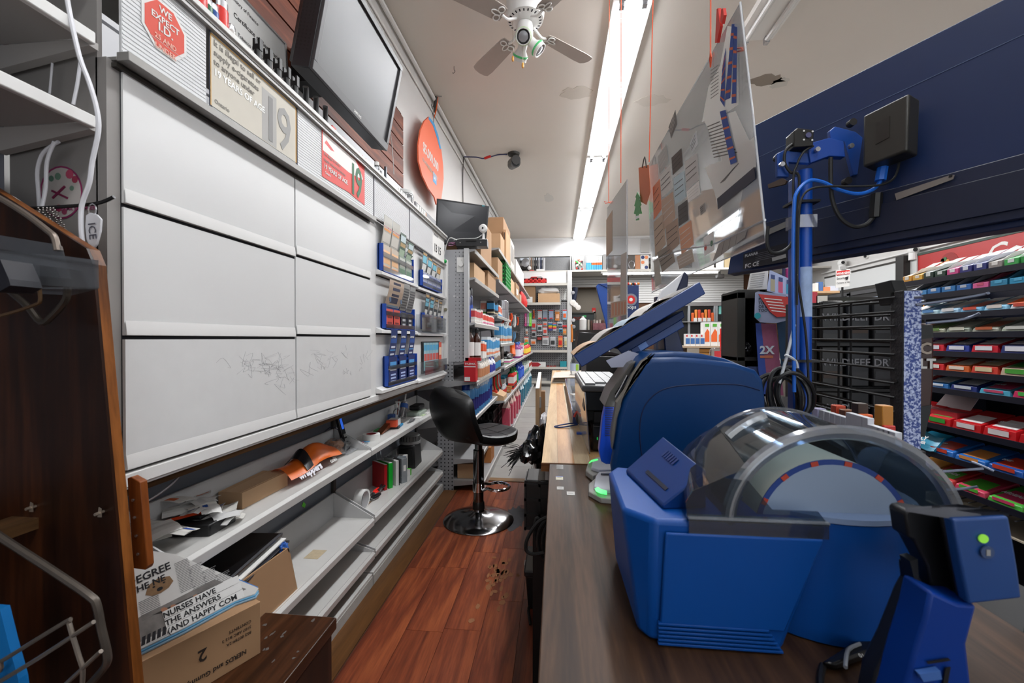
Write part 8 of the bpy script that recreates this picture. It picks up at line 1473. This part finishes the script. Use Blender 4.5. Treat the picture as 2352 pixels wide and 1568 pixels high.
# ================================================================ CANDY RACK
CX0 = 1.5; ck = thing('candy_rack','tall dark candy rack with many sloping shelves at the right','rack', (1.7,1.6,0)); NV = mat('#0d1122', .45)
zs = [1.273,1.209,1.127,1.053,.98,.905,.835,.69,.575,.465]
part('back_panel',G().box(1.86,1.88,.95,2.06,0,1.25), NV, ck); part('end_panel',G().box(1.62,1.88,2.055,2.065,0,1.24), NV, ck); part('near_upright',G().box(1.55,1.60,.94,.96,0,1.2), NV, ck)
for i, z in enumerate(zs):
    y1_ = 2.05; s_ = part('rack_shelf',G().hexa([(CX0+.01,.96, z-.014),(CX0+.01, y1_, z-.014),(CX0+.20, y1_, z+.045),(CX0+.20,.96, z+.045)], [(CX0+.01,.96, z-.010),(CX0+.01, y1_, z-.010),(CX0+.20, y1_, z+.049),(CX0+.20,.96, z+.049)]), NV, ck); part('shelf_lip',G().box(CX0, CX0+.006,.96, y1_, z-.018, z+.003), NV, s_)
for z in (.44,): 
    for k in range(26): part('wire',G().cyl((CX0+.0,1.0+k*.04, z-.01),(CX0+.25,1.0+k*.04, z+.04),.0022, n=5),mat('#3a3a3e', .4), ck)
    for k in range(5): part('wire',G().cyl((CX0+.03+k*.05,.98, z+k*.01),(CX0+.03+k*.05,2.04, z+k*.01),.0022, n=5),mat('#3a3a3e', .4), ck)
part('cream_floor_panel',G().box(CX0+.02, CX0+.3,.98,2.04,.36,.365),mat('#b5a894', .8), ck)
NR = ['top','second','third','fourth','fifth','sixth','seventh','eighth','ninth','tenth']
rowc = [
 ('open candy carton','candy', [('#c9903c','#d8d0c4'),('#d0a040','#d8d0c4'),('#20342a','#c8ccc8'),('#1e3a2c','#c8ccc8'),('#c84a84','#d8d8d8'),('#2a2c6c','#c9cbd4'),('#28306c','#c9cbd4'),('#8c8480','#d4d0cc'),('#3a9a4c','#d0d4d0'),('#2a8a3c','#d4d8d4'),('#c84a80','#c8c0bc'),('#c8b060','#d8d4c8'),('#884a9c','#d8d4d8')], .05,.022),
 ('open gum carton','gum', [('#3a7ab0','#b0b4bc'),('#4a8ac0','#b8bcc4'),('#2c6aa8','#b8bcc4'),('#3070a8','#a8b0bc'),('#2860a0','#a8aeb8'),('#c85a8c','#c0506c'),('#2a7a9c','#4a9cc0'),('#2a8ab0','#4a9cc0'),('#3a9a8c','#8ac0b8'),('#c85a5a','#c8a0a0'),('#3a7ab0','#b0b4bc')], .06,.018),
 ('blue and white candy bag','candy', [('#8cb8d4','#c86a5c'),('#a8c4cc','#5a8ac0'),('#9cc0d8','#d8d8d8'),('#6aa8cc','#c8503c'),('#88c0dc','#d8d0c8'),('#c8d0d4','#c04c3c'),('#5aa0a8','#d8d8d4'),('#e0702c','#d8c05c'),('#c83a2c','#d8d0c4'),('#3a9a4c','#b8c0b8'),('#c8c8c4','#58a0b0')], .085,.016),
 ('olive foil candy bag','candy', [('#8c9078','#c8704c'),('#9a9c88','#6a8a4c'),('#7c8478','#c8c8b8'),('#8a8c80','#b8603c'),('#98a090','#c8c8c0'),('#7a9490','#c8d0cc'),('#8a7a6c','#c87a4c'),('#8c9c88','#d0ccb8'),('#7a8478','#b8603c')], .10,.014),
 ('nerds candy box','candy', [('#7a3aa8','#c8c0d8'),('#c82838','#e0e0e8'),('#2a3c8c','#e0e0e8'),('#c01c30','#e8e8ee'),('#22306c','#e0e0e8'),('#c82838','#e0e0e8'),('#3a3a7c','#e8e8ee'),('#c01c30','#e8e8ee'),('#2a3c8c','#e0e0e8'),('#c82838','#e0e0e8')], .10,.020),
 ('red and cream candy pack','candy', [('#c01c20','#e0c040'),('#c8282c','#e8e0d8'),('#c8602c','#e8d8c8'),('#c83c2c','#d8c8a0'),('#c0a890','#4a9c3a'),('#c8b8a0','#d85030'),('#c82c5c','#e0e0e8'),('#c82c5c','#4ab04c'),('#c01c40','#e0e0e8'),('#c8503c','#e8e0d8')], .10,.018),
 ('blue and pink candy bar','candy', [('#c03a3a','#d8d8e0'),('#2a6aa8','#d8e0e8'),('#1c2c6c','#c8d0d8'),('#4a9cb8','#c84a6c'),('#c82c5c','#4ab04c'),('#5ac0c8','#e08aa0'),('#c82c5c','#e0e0e8'),('#2a6aa8','#d8e0e8'),('#c82c5c','#4ab04c')], .11,.014),
 ('red Skittles pack','candy', [('#b8141c','#d8d0d0'),('#c01820','#3a9c3a'),('#b8141c','#e0d8d8'),('#c01820','#e0d8d8'),('#b8141c','#3a9c3a'),('#b01420','#e0d8d8'),('#8a5a9c','#c84a8c'),('#7a5aa8','#c8508c'),('#8a60a8','#b8a8c8')], .115,.022),
 ('blue or green sour candy bag','candy', [('#1c8ab0','#101c3c'),('#2a6ab8','#c8402c'),('#2468b8','#d8904c'),('#1c50a0','#c8402c'),('#2a70b0','#d8804c'),('#3ab02c','#d86a2c'),('#48b830','#d0402c'),('#3aa82c','#d8703c'),('#48b830','#c8402c')], .12,.018),
 ('pink and green candy bag','candy', [('#c88a3c','#b8302c'),('#c83c3c','#58b03c'),('#c8405c','#58b83c'),('#4aa83c','#d04068'),('#c83c5c','#e0d0d0'),('#58b03c','#d84070'),('#c8405c','#58b83c'),('#c83c5c','#e0e0e0'),('#4aa83c','#d04068')], .12,.016)]
for ri, (nm, cat, cols_, wy, hz) in enumerate(rowc):
    y = 2.035-wy; z = zs[ri]
    for ci, (c1, c2) in enumerate(cols_):
        if y < 1.0: break
        lab = '%s on the %s rack shelf, %s from the far end' % (nm, NR[ri], ORD[ci]); t = thing(cat+'_pack', lab, cat, (CX0+.02, y, z), 'candy on the %s shelf' % NR[ri])
        dz = .22*.15; L_ = .12; rnd = random.Random(ri*20+ci); jz = rnd.uniform(-.002,.003)
        b0 = (CX0+.008, y+.002, z-.006+jz); 
        q = [(CX0+.008, y+.002, z-.004),(CX0+.008, y+wy-.003, z-.004),(CX0+.008+L_, y+wy-.003, z+.036),(CX0+.008+L_, y+.002, z+.036)]
        hh = hz+jz+.010
        if ri < 2:
            part('carton',G().hexa(q, [(a, b, c+hh*.9) for a, b, c in q]),mat(c1,.45), t, bevel=.001); part('raised_flap',G().hexa([(CX0+.03, y+.002, z+hh*.8),(CX0+.03, y+wy-.003, z+hh*.8),(CX0+.032, y+wy-.003, z+hh*.8),(CX0+.032, y+.002, z+hh*.8)], [(CX0+.13, y+.004, z+hh+.05),(CX0+.13, y+wy-.003, z+hh+.05),(CX0+.132, y+wy-.003, z+hh+.05),(CX0+.132, y+.004, z+hh+.05)]),mat(c2,.7), t)
            part('side_flap',G().hexa([(CX0+.01, y+.002, z+hh*.8),(CX0+.12, y+.002, z+hh*.8),(CX0+.12, y+.003, z+hh*.8),(CX0+.01, y+.003, z+hh*.8)], [(CX0+.05, y+.002, z+hh+.022),(CX0+.12, y+.002, z+hh+.034),(CX0+.12, y+.003, z+hh+.034),(CX0+.05, y+.003, z+hh+.022)]),mat(c2,.7), t)
            part('print_mark',G().box(CX0+.0072, CX0+.0078, y+wy*.3, y+wy*.7, z+.012, z+hh*.75),mat(c2,.5), t)
        else:
            bag = 'bag' in nm
            tp2 = [(a+(.004 if k in (0,1) else -.004), b+(.004 if k in (0,3) else -.004), c+hh*(1 if not bag else .8)) for k, (a, b, c) in enumerate(q)]
            o = part('packet' if bag else 'carton',G().hexa(q, tp2),mat(c1,.3), t, bevel=.003 if bag else .0008)
            u0, u1 = .18,.62; pq = []
            for (a, b) in ((.12,.15),(.12,.85),(u1,.80),(u1,.2)): pq.append((tp2[0][0]+(tp2[3][0]-tp2[0][0])*a, y+wy*b, tp2[0][2]+(tp2[3][2]-tp2[0][2])*a+.0004))
            part('print_patch',G().hexa(pq, [(a, b, c+.0006) for a, b, c in pq]),mat(c2,.4), t)
            part('front_print',G().box(CX0+.0072, CX0+.0078, y+wy*.2, y+wy*.8, z+.0095, z+hh*.8),mat(c2,.4), t)
            tx = {4: 'nerds', 7: 'Skittles', 6: 'nerds', 8: 'sour', 9: 'AIRHEADS', 5: 'chewy'}.get(ri)
            if tx and (ci % 2 == 1 or ri in (4,)): a0 = tp2[0]; text(tx, .019 if ri != 7 else .022,mat('#f0f0f4', .4) if ri != 4 or ci % 2 else mat('#1c2450', .4), t, (CX0+.05, y+wy*.92, a0[2]+(tp2[3][2]-a0[2])*.35+.0012),-Y, (1,0,.33),.04, sx=.9)
            if ri == 8 and ci == 0: text('JOLLY', .022,PAPER, t, (CX0+.0068, y+wy*.95, z+.012),-Y,Z, .03)
        y -= wy+.003
wc2 = thing('white_back_carton','upturned white ingredient panel of a red candy carton','box', (1.56,1.88,.70)); part('carton',G().box(1.53,1.60,1.80,1.98,.715,.745),mat('#a8202c', .5), wc2); part('white_panel',G().ext([(1.60,1.98,.75),(1.60,1.83,.75),(1.66,1.85,.815),(1.66,1.99,.815)], (.002,0,0)),mat('#c8b8bc', .7), wc2)
solo('orange_bag',G().hexa([(1.515,1.40,1.145),(1.515,1.62,1.145),(1.60,1.60,1.165),(1.60,1.42,1.165)], [(1.53,1.44,1.165),(1.53,1.58,1.165),(1.59,1.57,1.185),(1.59,1.45,1.185)]),mat('#e0602c', .35), 'orange candy bag lying over the third candy shelf','bag', bevel=.006)
solo('blue_candy_bag',G().sheet(lambda s, t: (CX0-.004+.04*t, 2.0-.14*s, .585+.055*t+.008*math.sin(s*6)),8,4,.008),mat('#1c8cae', .3), 'teal JOLLY RANCHER bag standing up at the far end of the ninth shelf','bag', smooth=True)
text('JOLLY', .026,PAPER, bpy.data.objects['blue_candy_bag'], (CX0-.002,1.955,.612),-Y, (.5,0,.7),.04, lift=.012); text('RANCHER', .016,PAPER, bpy.data.objects['blue_candy_bag'], (CX0-.01,1.955,.598),-Y, (.5,0,.7),.04, lift=.012)
# ================================================================ RIGHT WALL: red drink sign, coolers, warning sign
XR = 5.62
cs = thing('red_drink_sign','long red lit drink sign with white script over the coolers','sign', (XR, 5.5,1.7)); part('sign_box',G().box(XR, 5.70,3.6,7.28,1.72,2.33),mat('#a81a18', .4, var=.08, vscale=3), cs); part('sign_frame',G().box(XR-.01, XR+.02,3.6,7.30,2.325,2.36),mat('#2c3a30', .5), cs); part('sign_end',G().box(XR-.02, XR+.02,7.28,7.42,1.6,2.28),mat('#c4c6c4', .4), cs)
text('Coca-Cola', .36,mat('#d8d4d0', .5), cs, (XR-.002,6.25,2.01),-Y,Z, .01, shear=.3); text('Drink', .13,mat('#d8b8a8', .5), cs, (XR-.002,5.75,2.215),-Y,Z, .005)
part('round_emblem',G().cyl((XR-.004,6.75,2.12),(XR, 6.75,2.12),.15, n=24),mat('#8c1412', .5), cs)
for k in range(9): part('emblem_print',G().cyl((XR-.008,6.80+.06*math.cos(k*.7),2.12+.07*math.sin(k*.9)),(XR-.004,6.80+.06*math.cos(k*.7),2.12+.07*math.sin(k*.9)),.03, n=8),mat(('#c88a3c','#c83c2c','#2a6a3c')[k % 3], .5), cs)
cw = thing('right_cooler','dark framed glass cooler with a plain white header','cooler', (5.4,8.4,0)); part('white_header',G().box(5.56,5.62,7.55,9.5,1.98,2.29),mat('#c9cac9', .4), cw); part('header_frame',G().box(5.55,5.565,7.5,9.5,2.28,2.31).box(5.55,5.565,7.5,9.5,1.93,1.98), DARKM, cw); part('black_post',G().box(5.50,5.62,7.40,7.56,1.7,2.36),mat('#1a1715', .5), cw)
part('cooler_body',G().box(5.35,5.70,3.6,9.5,0,1.90),mat('#1b1a1a', .5), cw)
for k in range(5): y = 4.2+k*1.05; part('door_frame',G().box(5.33,5.35, y, y+.06,.15,1.86).box(5.33,5.35, y, y+1.0,1.82,1.88),mat('#3a3a3c', .4), cw); part('lit_shelf',G().box(5.335,5.345, y+.12, y+.92,1.58,1.74),mat('#9aa4b4', .3), cw)
part('white_perforated_panel',G().box(5.56,5.60,9.6,10.8,1.78,2.22), grid_mat('#c4c4c2','#7a7a7c', .05,.012,(1,2)), cw)
rnd = random.Random(77)
for k in range(26): y = 4.3+k*.2; solo('drink_bottle',G().lathe([(.035,0),(.04,.02),(.04,.16),(.015,.22),(.015,.25)], (5.29, y, 1.34+.0*k),8),mat(rnd.choice(['#c83a2c','#3a8a3c','#d8d0c8','#2a5aa0','#e08a2c','#c8c060']),.35), 'small coloured drink bottle in the right cooler row, %s from the near end' % (ORD[k] if k < 20 else 'twenty-'+ORD[k-20]), 'bottle','drink bottles in the right cooler')
bpy.data.objects['right_cooler']; part('bottle_shelf',G().box(5.23,5.35,3.7,9.4,1.325,1.34),GREYM, cw)
wg = thing('warning_sign','white and red warning sign about security cameras in use','sign', (0,5.6,1.65)); wp = PP([(1920,621),(1953,617),(1951,657),(1920,661)], y=5.6); part('sign_card',G().ext(wp, (0,.008,0)),mat('#d8d6d2', .5), wg); part('red_header',G().ext([p-Y*.002 for p in PP([(1921.5,623),(1951.5,619.5),(1951,629),(1921.5,633)], y=5.599)], (0,.001,0)),RED, wg)
wr_ = (wp[1]-wp[0]).normalized(); text('WARNING', .042,PAPER, wg, P(1922.5,631.5, y=5.595), wr_,Z, .03, sx=.8)
for k, s in enumerate(('Security','Cameras in Use')): text(s, .036 if k == 0 else .028, INK, wg, P(1922,642+k*10, y=5.595), wr_,Z, .01, sx=.85)
part('camera_print',G().ext(PP([(1941,637),(1949,634),(1948,641),(1943,643)], y=5.595),(0,.001,0)), INK, wg); part('hanger',G().box(wp[0].x+.06, wp[0].x+.12,5.6,5.62, wp[0].z, wp[0].z+.05),GREYM, wg)
part('sign_post',G().box(wp[0].x+.085, wp[0].x+.10,5.62,5.64,0, wp[0].z+.05),BLACK, wg)
for i, (u_, v_, lab) in enumerate(((1934,604, 'white dome camera above the warning sign'),(2098,575, 'white dome camera near the red drink sign'))):
    c = P(u_, v_, x=5.60); t = thing('dome_camera', lab, 'camera', c); part('dome',G().ball(c, .075,16,9),OFFW, t, smooth=True); part('dome_base',G().cyl(c-Z*.15, c-Z*.03,.06, n=14).box(c.x, 5.72, c.y-.03, c.y+.03, c.z-.12, c.z-.06),OFFW, t); part('lens',G().cyl(c-Y*.07-X*.03, c-Y*.085-X*.03,.03, n=12),BLACK, t)
c = P(1990,589, x=5.70); t = thing('mini_camera','tiny white wall camera with a black lens between the dome cameras','camera', c); part('body',G().ball(c, .045,12,7),OFFW, t, smooth=True); part('lens',G().ball(c-X*.03-Y*.015,.025,10,6),BLACK, t, smooth=True)
struct('trim_6',G().box(5.66,5.72,3.2,9.8,2.42,2.44),OFFW)
# grocery shelf seen left of the warning sign
sg_ = thing('wooden_shelf','tan wooden wall shelf with small cartons left of the warning sign','shelf', P(1895,668, y=6.5)); a, b = P(1866,668, y=6.5), P(1920,664, y=6.5); part('shelf_board',G().box(a.x, b.x+.05,6.5,6.8, a.z-.03, a.z),KRAFT2, sg_); part('shelf_back',G().box(a.x, b.x+.05,6.8,6.83,.0, a.z), DARKM, sg_)
for i, (u_, w_, h_, c_) in enumerate(((1874,6,18, '#d8d4ce'),(1882,8,20, '#4a6a9c'),(1892,14,9, '#d8885c'),(1908,16,11, '#c8ccd8'))):
    p = P(u_, 668, y=6.52); solo('small_carton',G().box(p.x, p.x+w_*.0066,6.53,6.6, a.z+.001, a.z+h_*.0066),mat(c_, .5), 'small carton on the tan wall shelf, %s from the left' % ORD[i], 'box')
for i, (u_, v_, w_, h_, c_) in enumerate(((1872,700,10,60, '#b83a48'),(1888,690,24,22, '#c8c4bc'),(1893,712,20,6, '#8a2a20'),(1927,720,8,14, '#c83a2c'),(1927,740,8,12, '#d8703c'),(1975,705,46,14, '#d8b090'),(1972,697,26,9, '#3aa04a'))):
    p = P(u_, v_, y=4.2); solo('shelf_package',G().box(p.x-w_*.002, p.x+w_*.002,4.2,4.26, p.z-h_*.002, p.z+h_*.002),mat(c_, .5), '%s package seen through the upper wires of the black rack' % ('tall rose','pale','thin brown','small red','small orange','wide peach','bright green')[i], 'package')
dk2 = thing('dark_grocery_unit','dark shelf unit of groceries behind the black wire rack','shelves', P(1960,780, y=4.3)); a, b = P(1866,720, y=4.3), P(2040,720, y=4.3); part('unit_back',G().box(a.x, b.x, 4.3,4.34,0,1.42),mat('#1c1a19', .6), dk2); 
for z in (.6,.9,1.2): part('unit_shelf',G().box(a.x, b.x, 4.12,4.3, z-.02, z),mat('#2a2624', .5), dk2)
# ================================================================ BACK COOLERS AND MID-SHOP GOODS
bc = thing('back_cooler','row of glass door drink coolers along the rear wall','cooler', (3.8,11.4,0)); ca, cb2 = 2.7,4.85
part('cooler_body',G().box(ca, cb2,11.35,11.58,0,1.95),mat('#16181a', .4), bc); part('top_frame',G().box(ca, cb2,11.28,11.35,1.87,1.95), ALU, bc)
for x in (ca, 3.35,3.98,4.02,4.80): part('door_frame',G().box(x, x+.05,11.28,11.35,0,1.87),mat('#a9adb0', .3,.3), bc)
part('cooler_shelf',G().box(ca, cb2,11.17,11.35,1.45,1.47),GREYM, bc)
for k in range(7): x = 3.42+k*.08; solo('orange_drink',G().box(x, x+.06,11.22,11.28,1.47,1.47+(.3 if k % 3 else .22)),mat(('#d8602c','#e0883c','#c8442c')[k % 3], .4), 'orange drink bottle in the left rear cooler door, %s from the left' % ORD[k], 'bottle','orange drinks in the rear cooler', bevel=.01)
for k in range(4): x = 3.46+k*.11; solo('white_can',G().box(x, x+.08,11.18,11.21,1.4705,1.56),PAPER, 'white label in the left rear cooler door, %s from the left' % ORD[k], 'label','white labels in the rear cooler')
solo('green_cooler_poster',G().box(4.12,4.38,11.34,11.35,1.66,1.86),mat('#7ac0b8', .5, var=.3, vscale=20, emit=.15), 'pale green poster in the rear cooler','poster'); solo('lime_cooler_label',G().box(4.42,4.56,11.34,11.35,1.66,1.74),mat('#6ab03c', .5, emit=.1), 'small lime label beside the green cooler poster','label')
ms_ = thing('wooden_stand','slatted tan wooden stand of boxed goods in mid shop','stand', (2.4,6.6,0))
part('stand_top',G().box(1.75,2.95,6.1,6.7,.905,.93),mat('#b09a80', .6), ms_)
for k in range(12): part('slat',G().box(1.80,2.9,6.12,6.14,.30+k*.05,.342+k*.05), wood('#7a4f20','#a87838',None, 0,6,.5), ms_)
for x in (1.8,2.12,2.5): part('price_channel',G().box(x, x+.16,6.10,6.12,.55,.9),mat('#8c8478', .6), ms_)
part('stand_body',G().box(1.78,2.92,6.14,6.68,0,.905),mat('#3a2c1c', .7), ms_)
for k in range(5):
    x = 2.04+k*.102; t = thing('orange_tall_box','tall orange white and green tissue box on the wooden stand, %s from the left' % ORD[k], 'box', (x, 6.25,.9306), 'tall orange boxes'); part('carton',G().box(x, x+.098,6.2,6.3,.9306,1.26),PAPER, t, bevel=.002); part('orange_print',G().ext([(x+.01,6.199,.99),(x+.088,6.199,.99),(x+.088,6.199,1.13),(x+.06,6.199,1.17),(x+.01,6.199,1.08)], (0,-.001,0)),mat('#e0642c', .5), t); part('green_print',G().box(x+.03, x+.085,6.197,6.199,1.20,1.24),mat('#58a83c', .5), t)
for k in range(4):
    x = 1.80+k*.066; t = thing('blue_white_box','short white and blue box on the wooden stand, %s from the left' % ORD[k], 'box', (x, 6.22,.9306), 'short blue boxes'); part('carton',G().box(x, x+.062,6.18,6.26,.9306,1.10),PAPER, t); part('blue_print',G().box(x+.004, x+.058,6.178,6.18,.96,1.04),mat('#3a6aa8', .5), t); part('red_print',G().box(x+.01, x+.03,6.178,6.18,1.06,1.085),RED, t)
rk = thing('red_wire_stand','red wire display stand before the wooden stand','stand', (2.3,5.6,0)); x0, x1 = P(1655,780, y=5.6).x, P(1672,780, y=5.6).x
for x in (x0, x1): part('leg',G().cyl((x, 5.6,0),(x, 5.6,1.16),.008, n=6),RED, rk)
for k in range(12): part('wire',G().cyl((x0,5.6,.82+k*.026),(x1+.1,5.6,.82+k*.026),.004, n=5),RED, rk)
pk2 = thing('sandwich_pack','clear tray pack with a red label on the glass case','pack', P(1652,822, y=3.2)); c = P(1652,822, y=3.2); part('tray',G().ext(PP([(1634,824),(1637,803),(1645,797),(1664,797),(1669,805),(1670,826)], y=3.2),(0,.06,0)), CLRH, pk2, bevel=.004); part('red_label',G().ext(PP([(1641,820),(1641,806),(1663,806),(1663,820)], y=3.195),(0,.002,0)),mat('#c03038', .5), pk2); part('pale_food',G().ext(PP([(1640,823),(1640,818),(1666,818),(1668,824)], y=3.21),(0,.04,0)),mat('#c8a088', .6), pk2)
gcx = thing('glass_case','low glass topped case behind the lottery terminal','case', (1.4,3.4,0)); part('case_body',G().box(1.0,2.0,3.1,3.8,0,.86),mat('#6a625a', .6), gcx); part('glass_top',G().box(.98,2.02,3.08,3.82,.861,.87),mat('#c8ccc8', .15), gcx); 
for k in range(10): part('white_sweet',G().box(1.05+k*.09,1.11+k*.09,3.12,3.2,.8705,.885),(PAPER,RED)[k % 4 == 3], gcx)
# tall blue displays around the store room gap
bt2 = thing('blue_arch_sign','blue angled lottery sign arm by the narrow acrylic sheet','sign', P(1395,700, y=4.6)); part('sign_arm',G().ext(PP([(1369,657),(1374,652),(1392,652),(1412,745),(1408,770),(1395,768),(1392,745)], y=4.6),(0,.06,0)),mat('#16489c', .35), bt2, bevel=.006); part('sign_top',G().ext(PP([(1374,651),(1400,650),(1408,656),(1400,664),(1392,660)], y=4.59),(0,.25,0)),mat('#123a80', .4), bt2, bevel=.004); part('poster',G().ext(PP([(1404,664),(1424,668),(1424,720),(1408,724)], y=4.7),(0,.01,0)),mat('#9a7458', .6, var=.4, vscale=20), bt2); part('base_post',G().box(P(1400,760, y=4.62).x-.02, P(1400,760, y=4.62).x+.04,4.62,4.70,0,1.12), NAVY, bt2)
bp2 = thing('blue_pops_display','dark blue candy display box with a round red pops emblem','display', P(1453,720, y=4.4)); xa, xb = P(1440,700, y=4.4).x, P(1467,700, y=4.4).x; zt2 = P(1450,655, y=4.4).z; part('box_body',G().box(xa, xb, 4.4,4.55,0, zt2),mat('#172f62', .4), bp2); c = P(1449,688, y=4.398); part('grey_disc',G().cyl(c, c-Y*.003,.062, n=20),mat('#7a7f8c', .5), bp2); part('red_disc',G().cyl(c-Y*.003, c-Y*.006,.042, n=20),RED, bp2); part('white_figure',G().cyl(c-Y*.006, c-Y*.008,.018, n=12),PAPER, bp2); text('pops', .05,mat('#c8ccd0', .5), bp2,(c.x-.045,4.39, c.z-.09),X,Z, .03)
for k in range(7): part('lollipop',G().ball((xa+.015+k*.017,4.42+.02*(k % 3), zt2+.018),.014,8,5),mat(('#c83a2c','#e0e0dc','#e0882c','#1c1c1c')[k % 4], .4), bp2)
rc2 = thing('rear_counter','dark rear counter with bottles and books before the store room gap','counter', (.75,5.4,0)); xa, xb = P(1326,760, y=5.3).x, P(1400,760, y=5.3).x; part('counter_body',G().box(xa, xb, 5.3,5.9,0,1.14),mat('#231d1a', .6), rc2)
t = thing('lotion_pump','tall white pump bottle on the rear counter','bottle', (0,5.4,1.141)); c = P(1339,757, y=5.4); part('bottle_body',G().lathe([(.045,0),(.045,.13),(.02,.15),(.015,.17)], (c.x, 5.4,1.141),12),PAPER, t, smooth=True); part('pump',G().box(c.x-.005, c.x+.04,5.39,5.41,1.30,1.325),mat('#3a9a5c', .4), t)
for k in range(7): x = c.x+.06+k*.035; solo('upright_booklet',G().box(x, x+.022,5.4,5.5,1.141,1.27-.01*(k % 2)),mat(('#b0a89c','#5a3a30','#9a948a','#c8c4bc')[k % 4], .6), 'booklet standing on the rear counter, %s from the pump bottle' % ORD[k], 'booklet','booklets on the rear counter')
solo('patterned_box',G().box(P(1362,750, y=5.35).x, P(1398,750, y=5.35).x, 5.34,5.5,1.141,1.225),mat('#8c5a60', .6, var=.7, vscale=25), 'maroon and white patterned box on the rear counter','box')
t = thing('black_register','black register screen on the block counter end','register', (.3,4.2, CZ)); part('screen',G().ext(PP([(1322,806),(1330,762),(1372,765),(1356,806)], y=4.0),(0,.03,0)),mat('#131212', .3), t, bevel=.004); part('register_base',G().box(.20,.55,4.05,4.5, CZ+.003,.93),BLACK, t, bevel=.006)
for u_, lab in ((1452, 'small black dome camera under the high rear shelf'),): c = P(u_, 628, y=9.7); t = thing('rear_dome_camera', lab, 'camera', c); part('dome',G().ball((c.x, c.y, 2.48),.045,10,6),BLACK, t, smooth=True)
c = P(1650,634, y=9.75); t = thing('rear_box_camera','small dark camera at the right end of the rear strip light','camera', c); part('body',G().box(c.x-.04, c.x+.10,9.68,9.82, c.z-.05, c.z+.04),mat('#2a2624', .4), t, bevel=.01); part('mount',G().cyl((c.x+.03,9.75, c.z+.04),(c.x+.03,9.75,2.515),.015, n=8),BLACK, t)
struct('trim_7',G().box(P(1472,560, y=9.78).x, P(1492,560, y=9.78).x, 9.77,9.80,2.96,3.26),mat('#b8b6b2', .5))
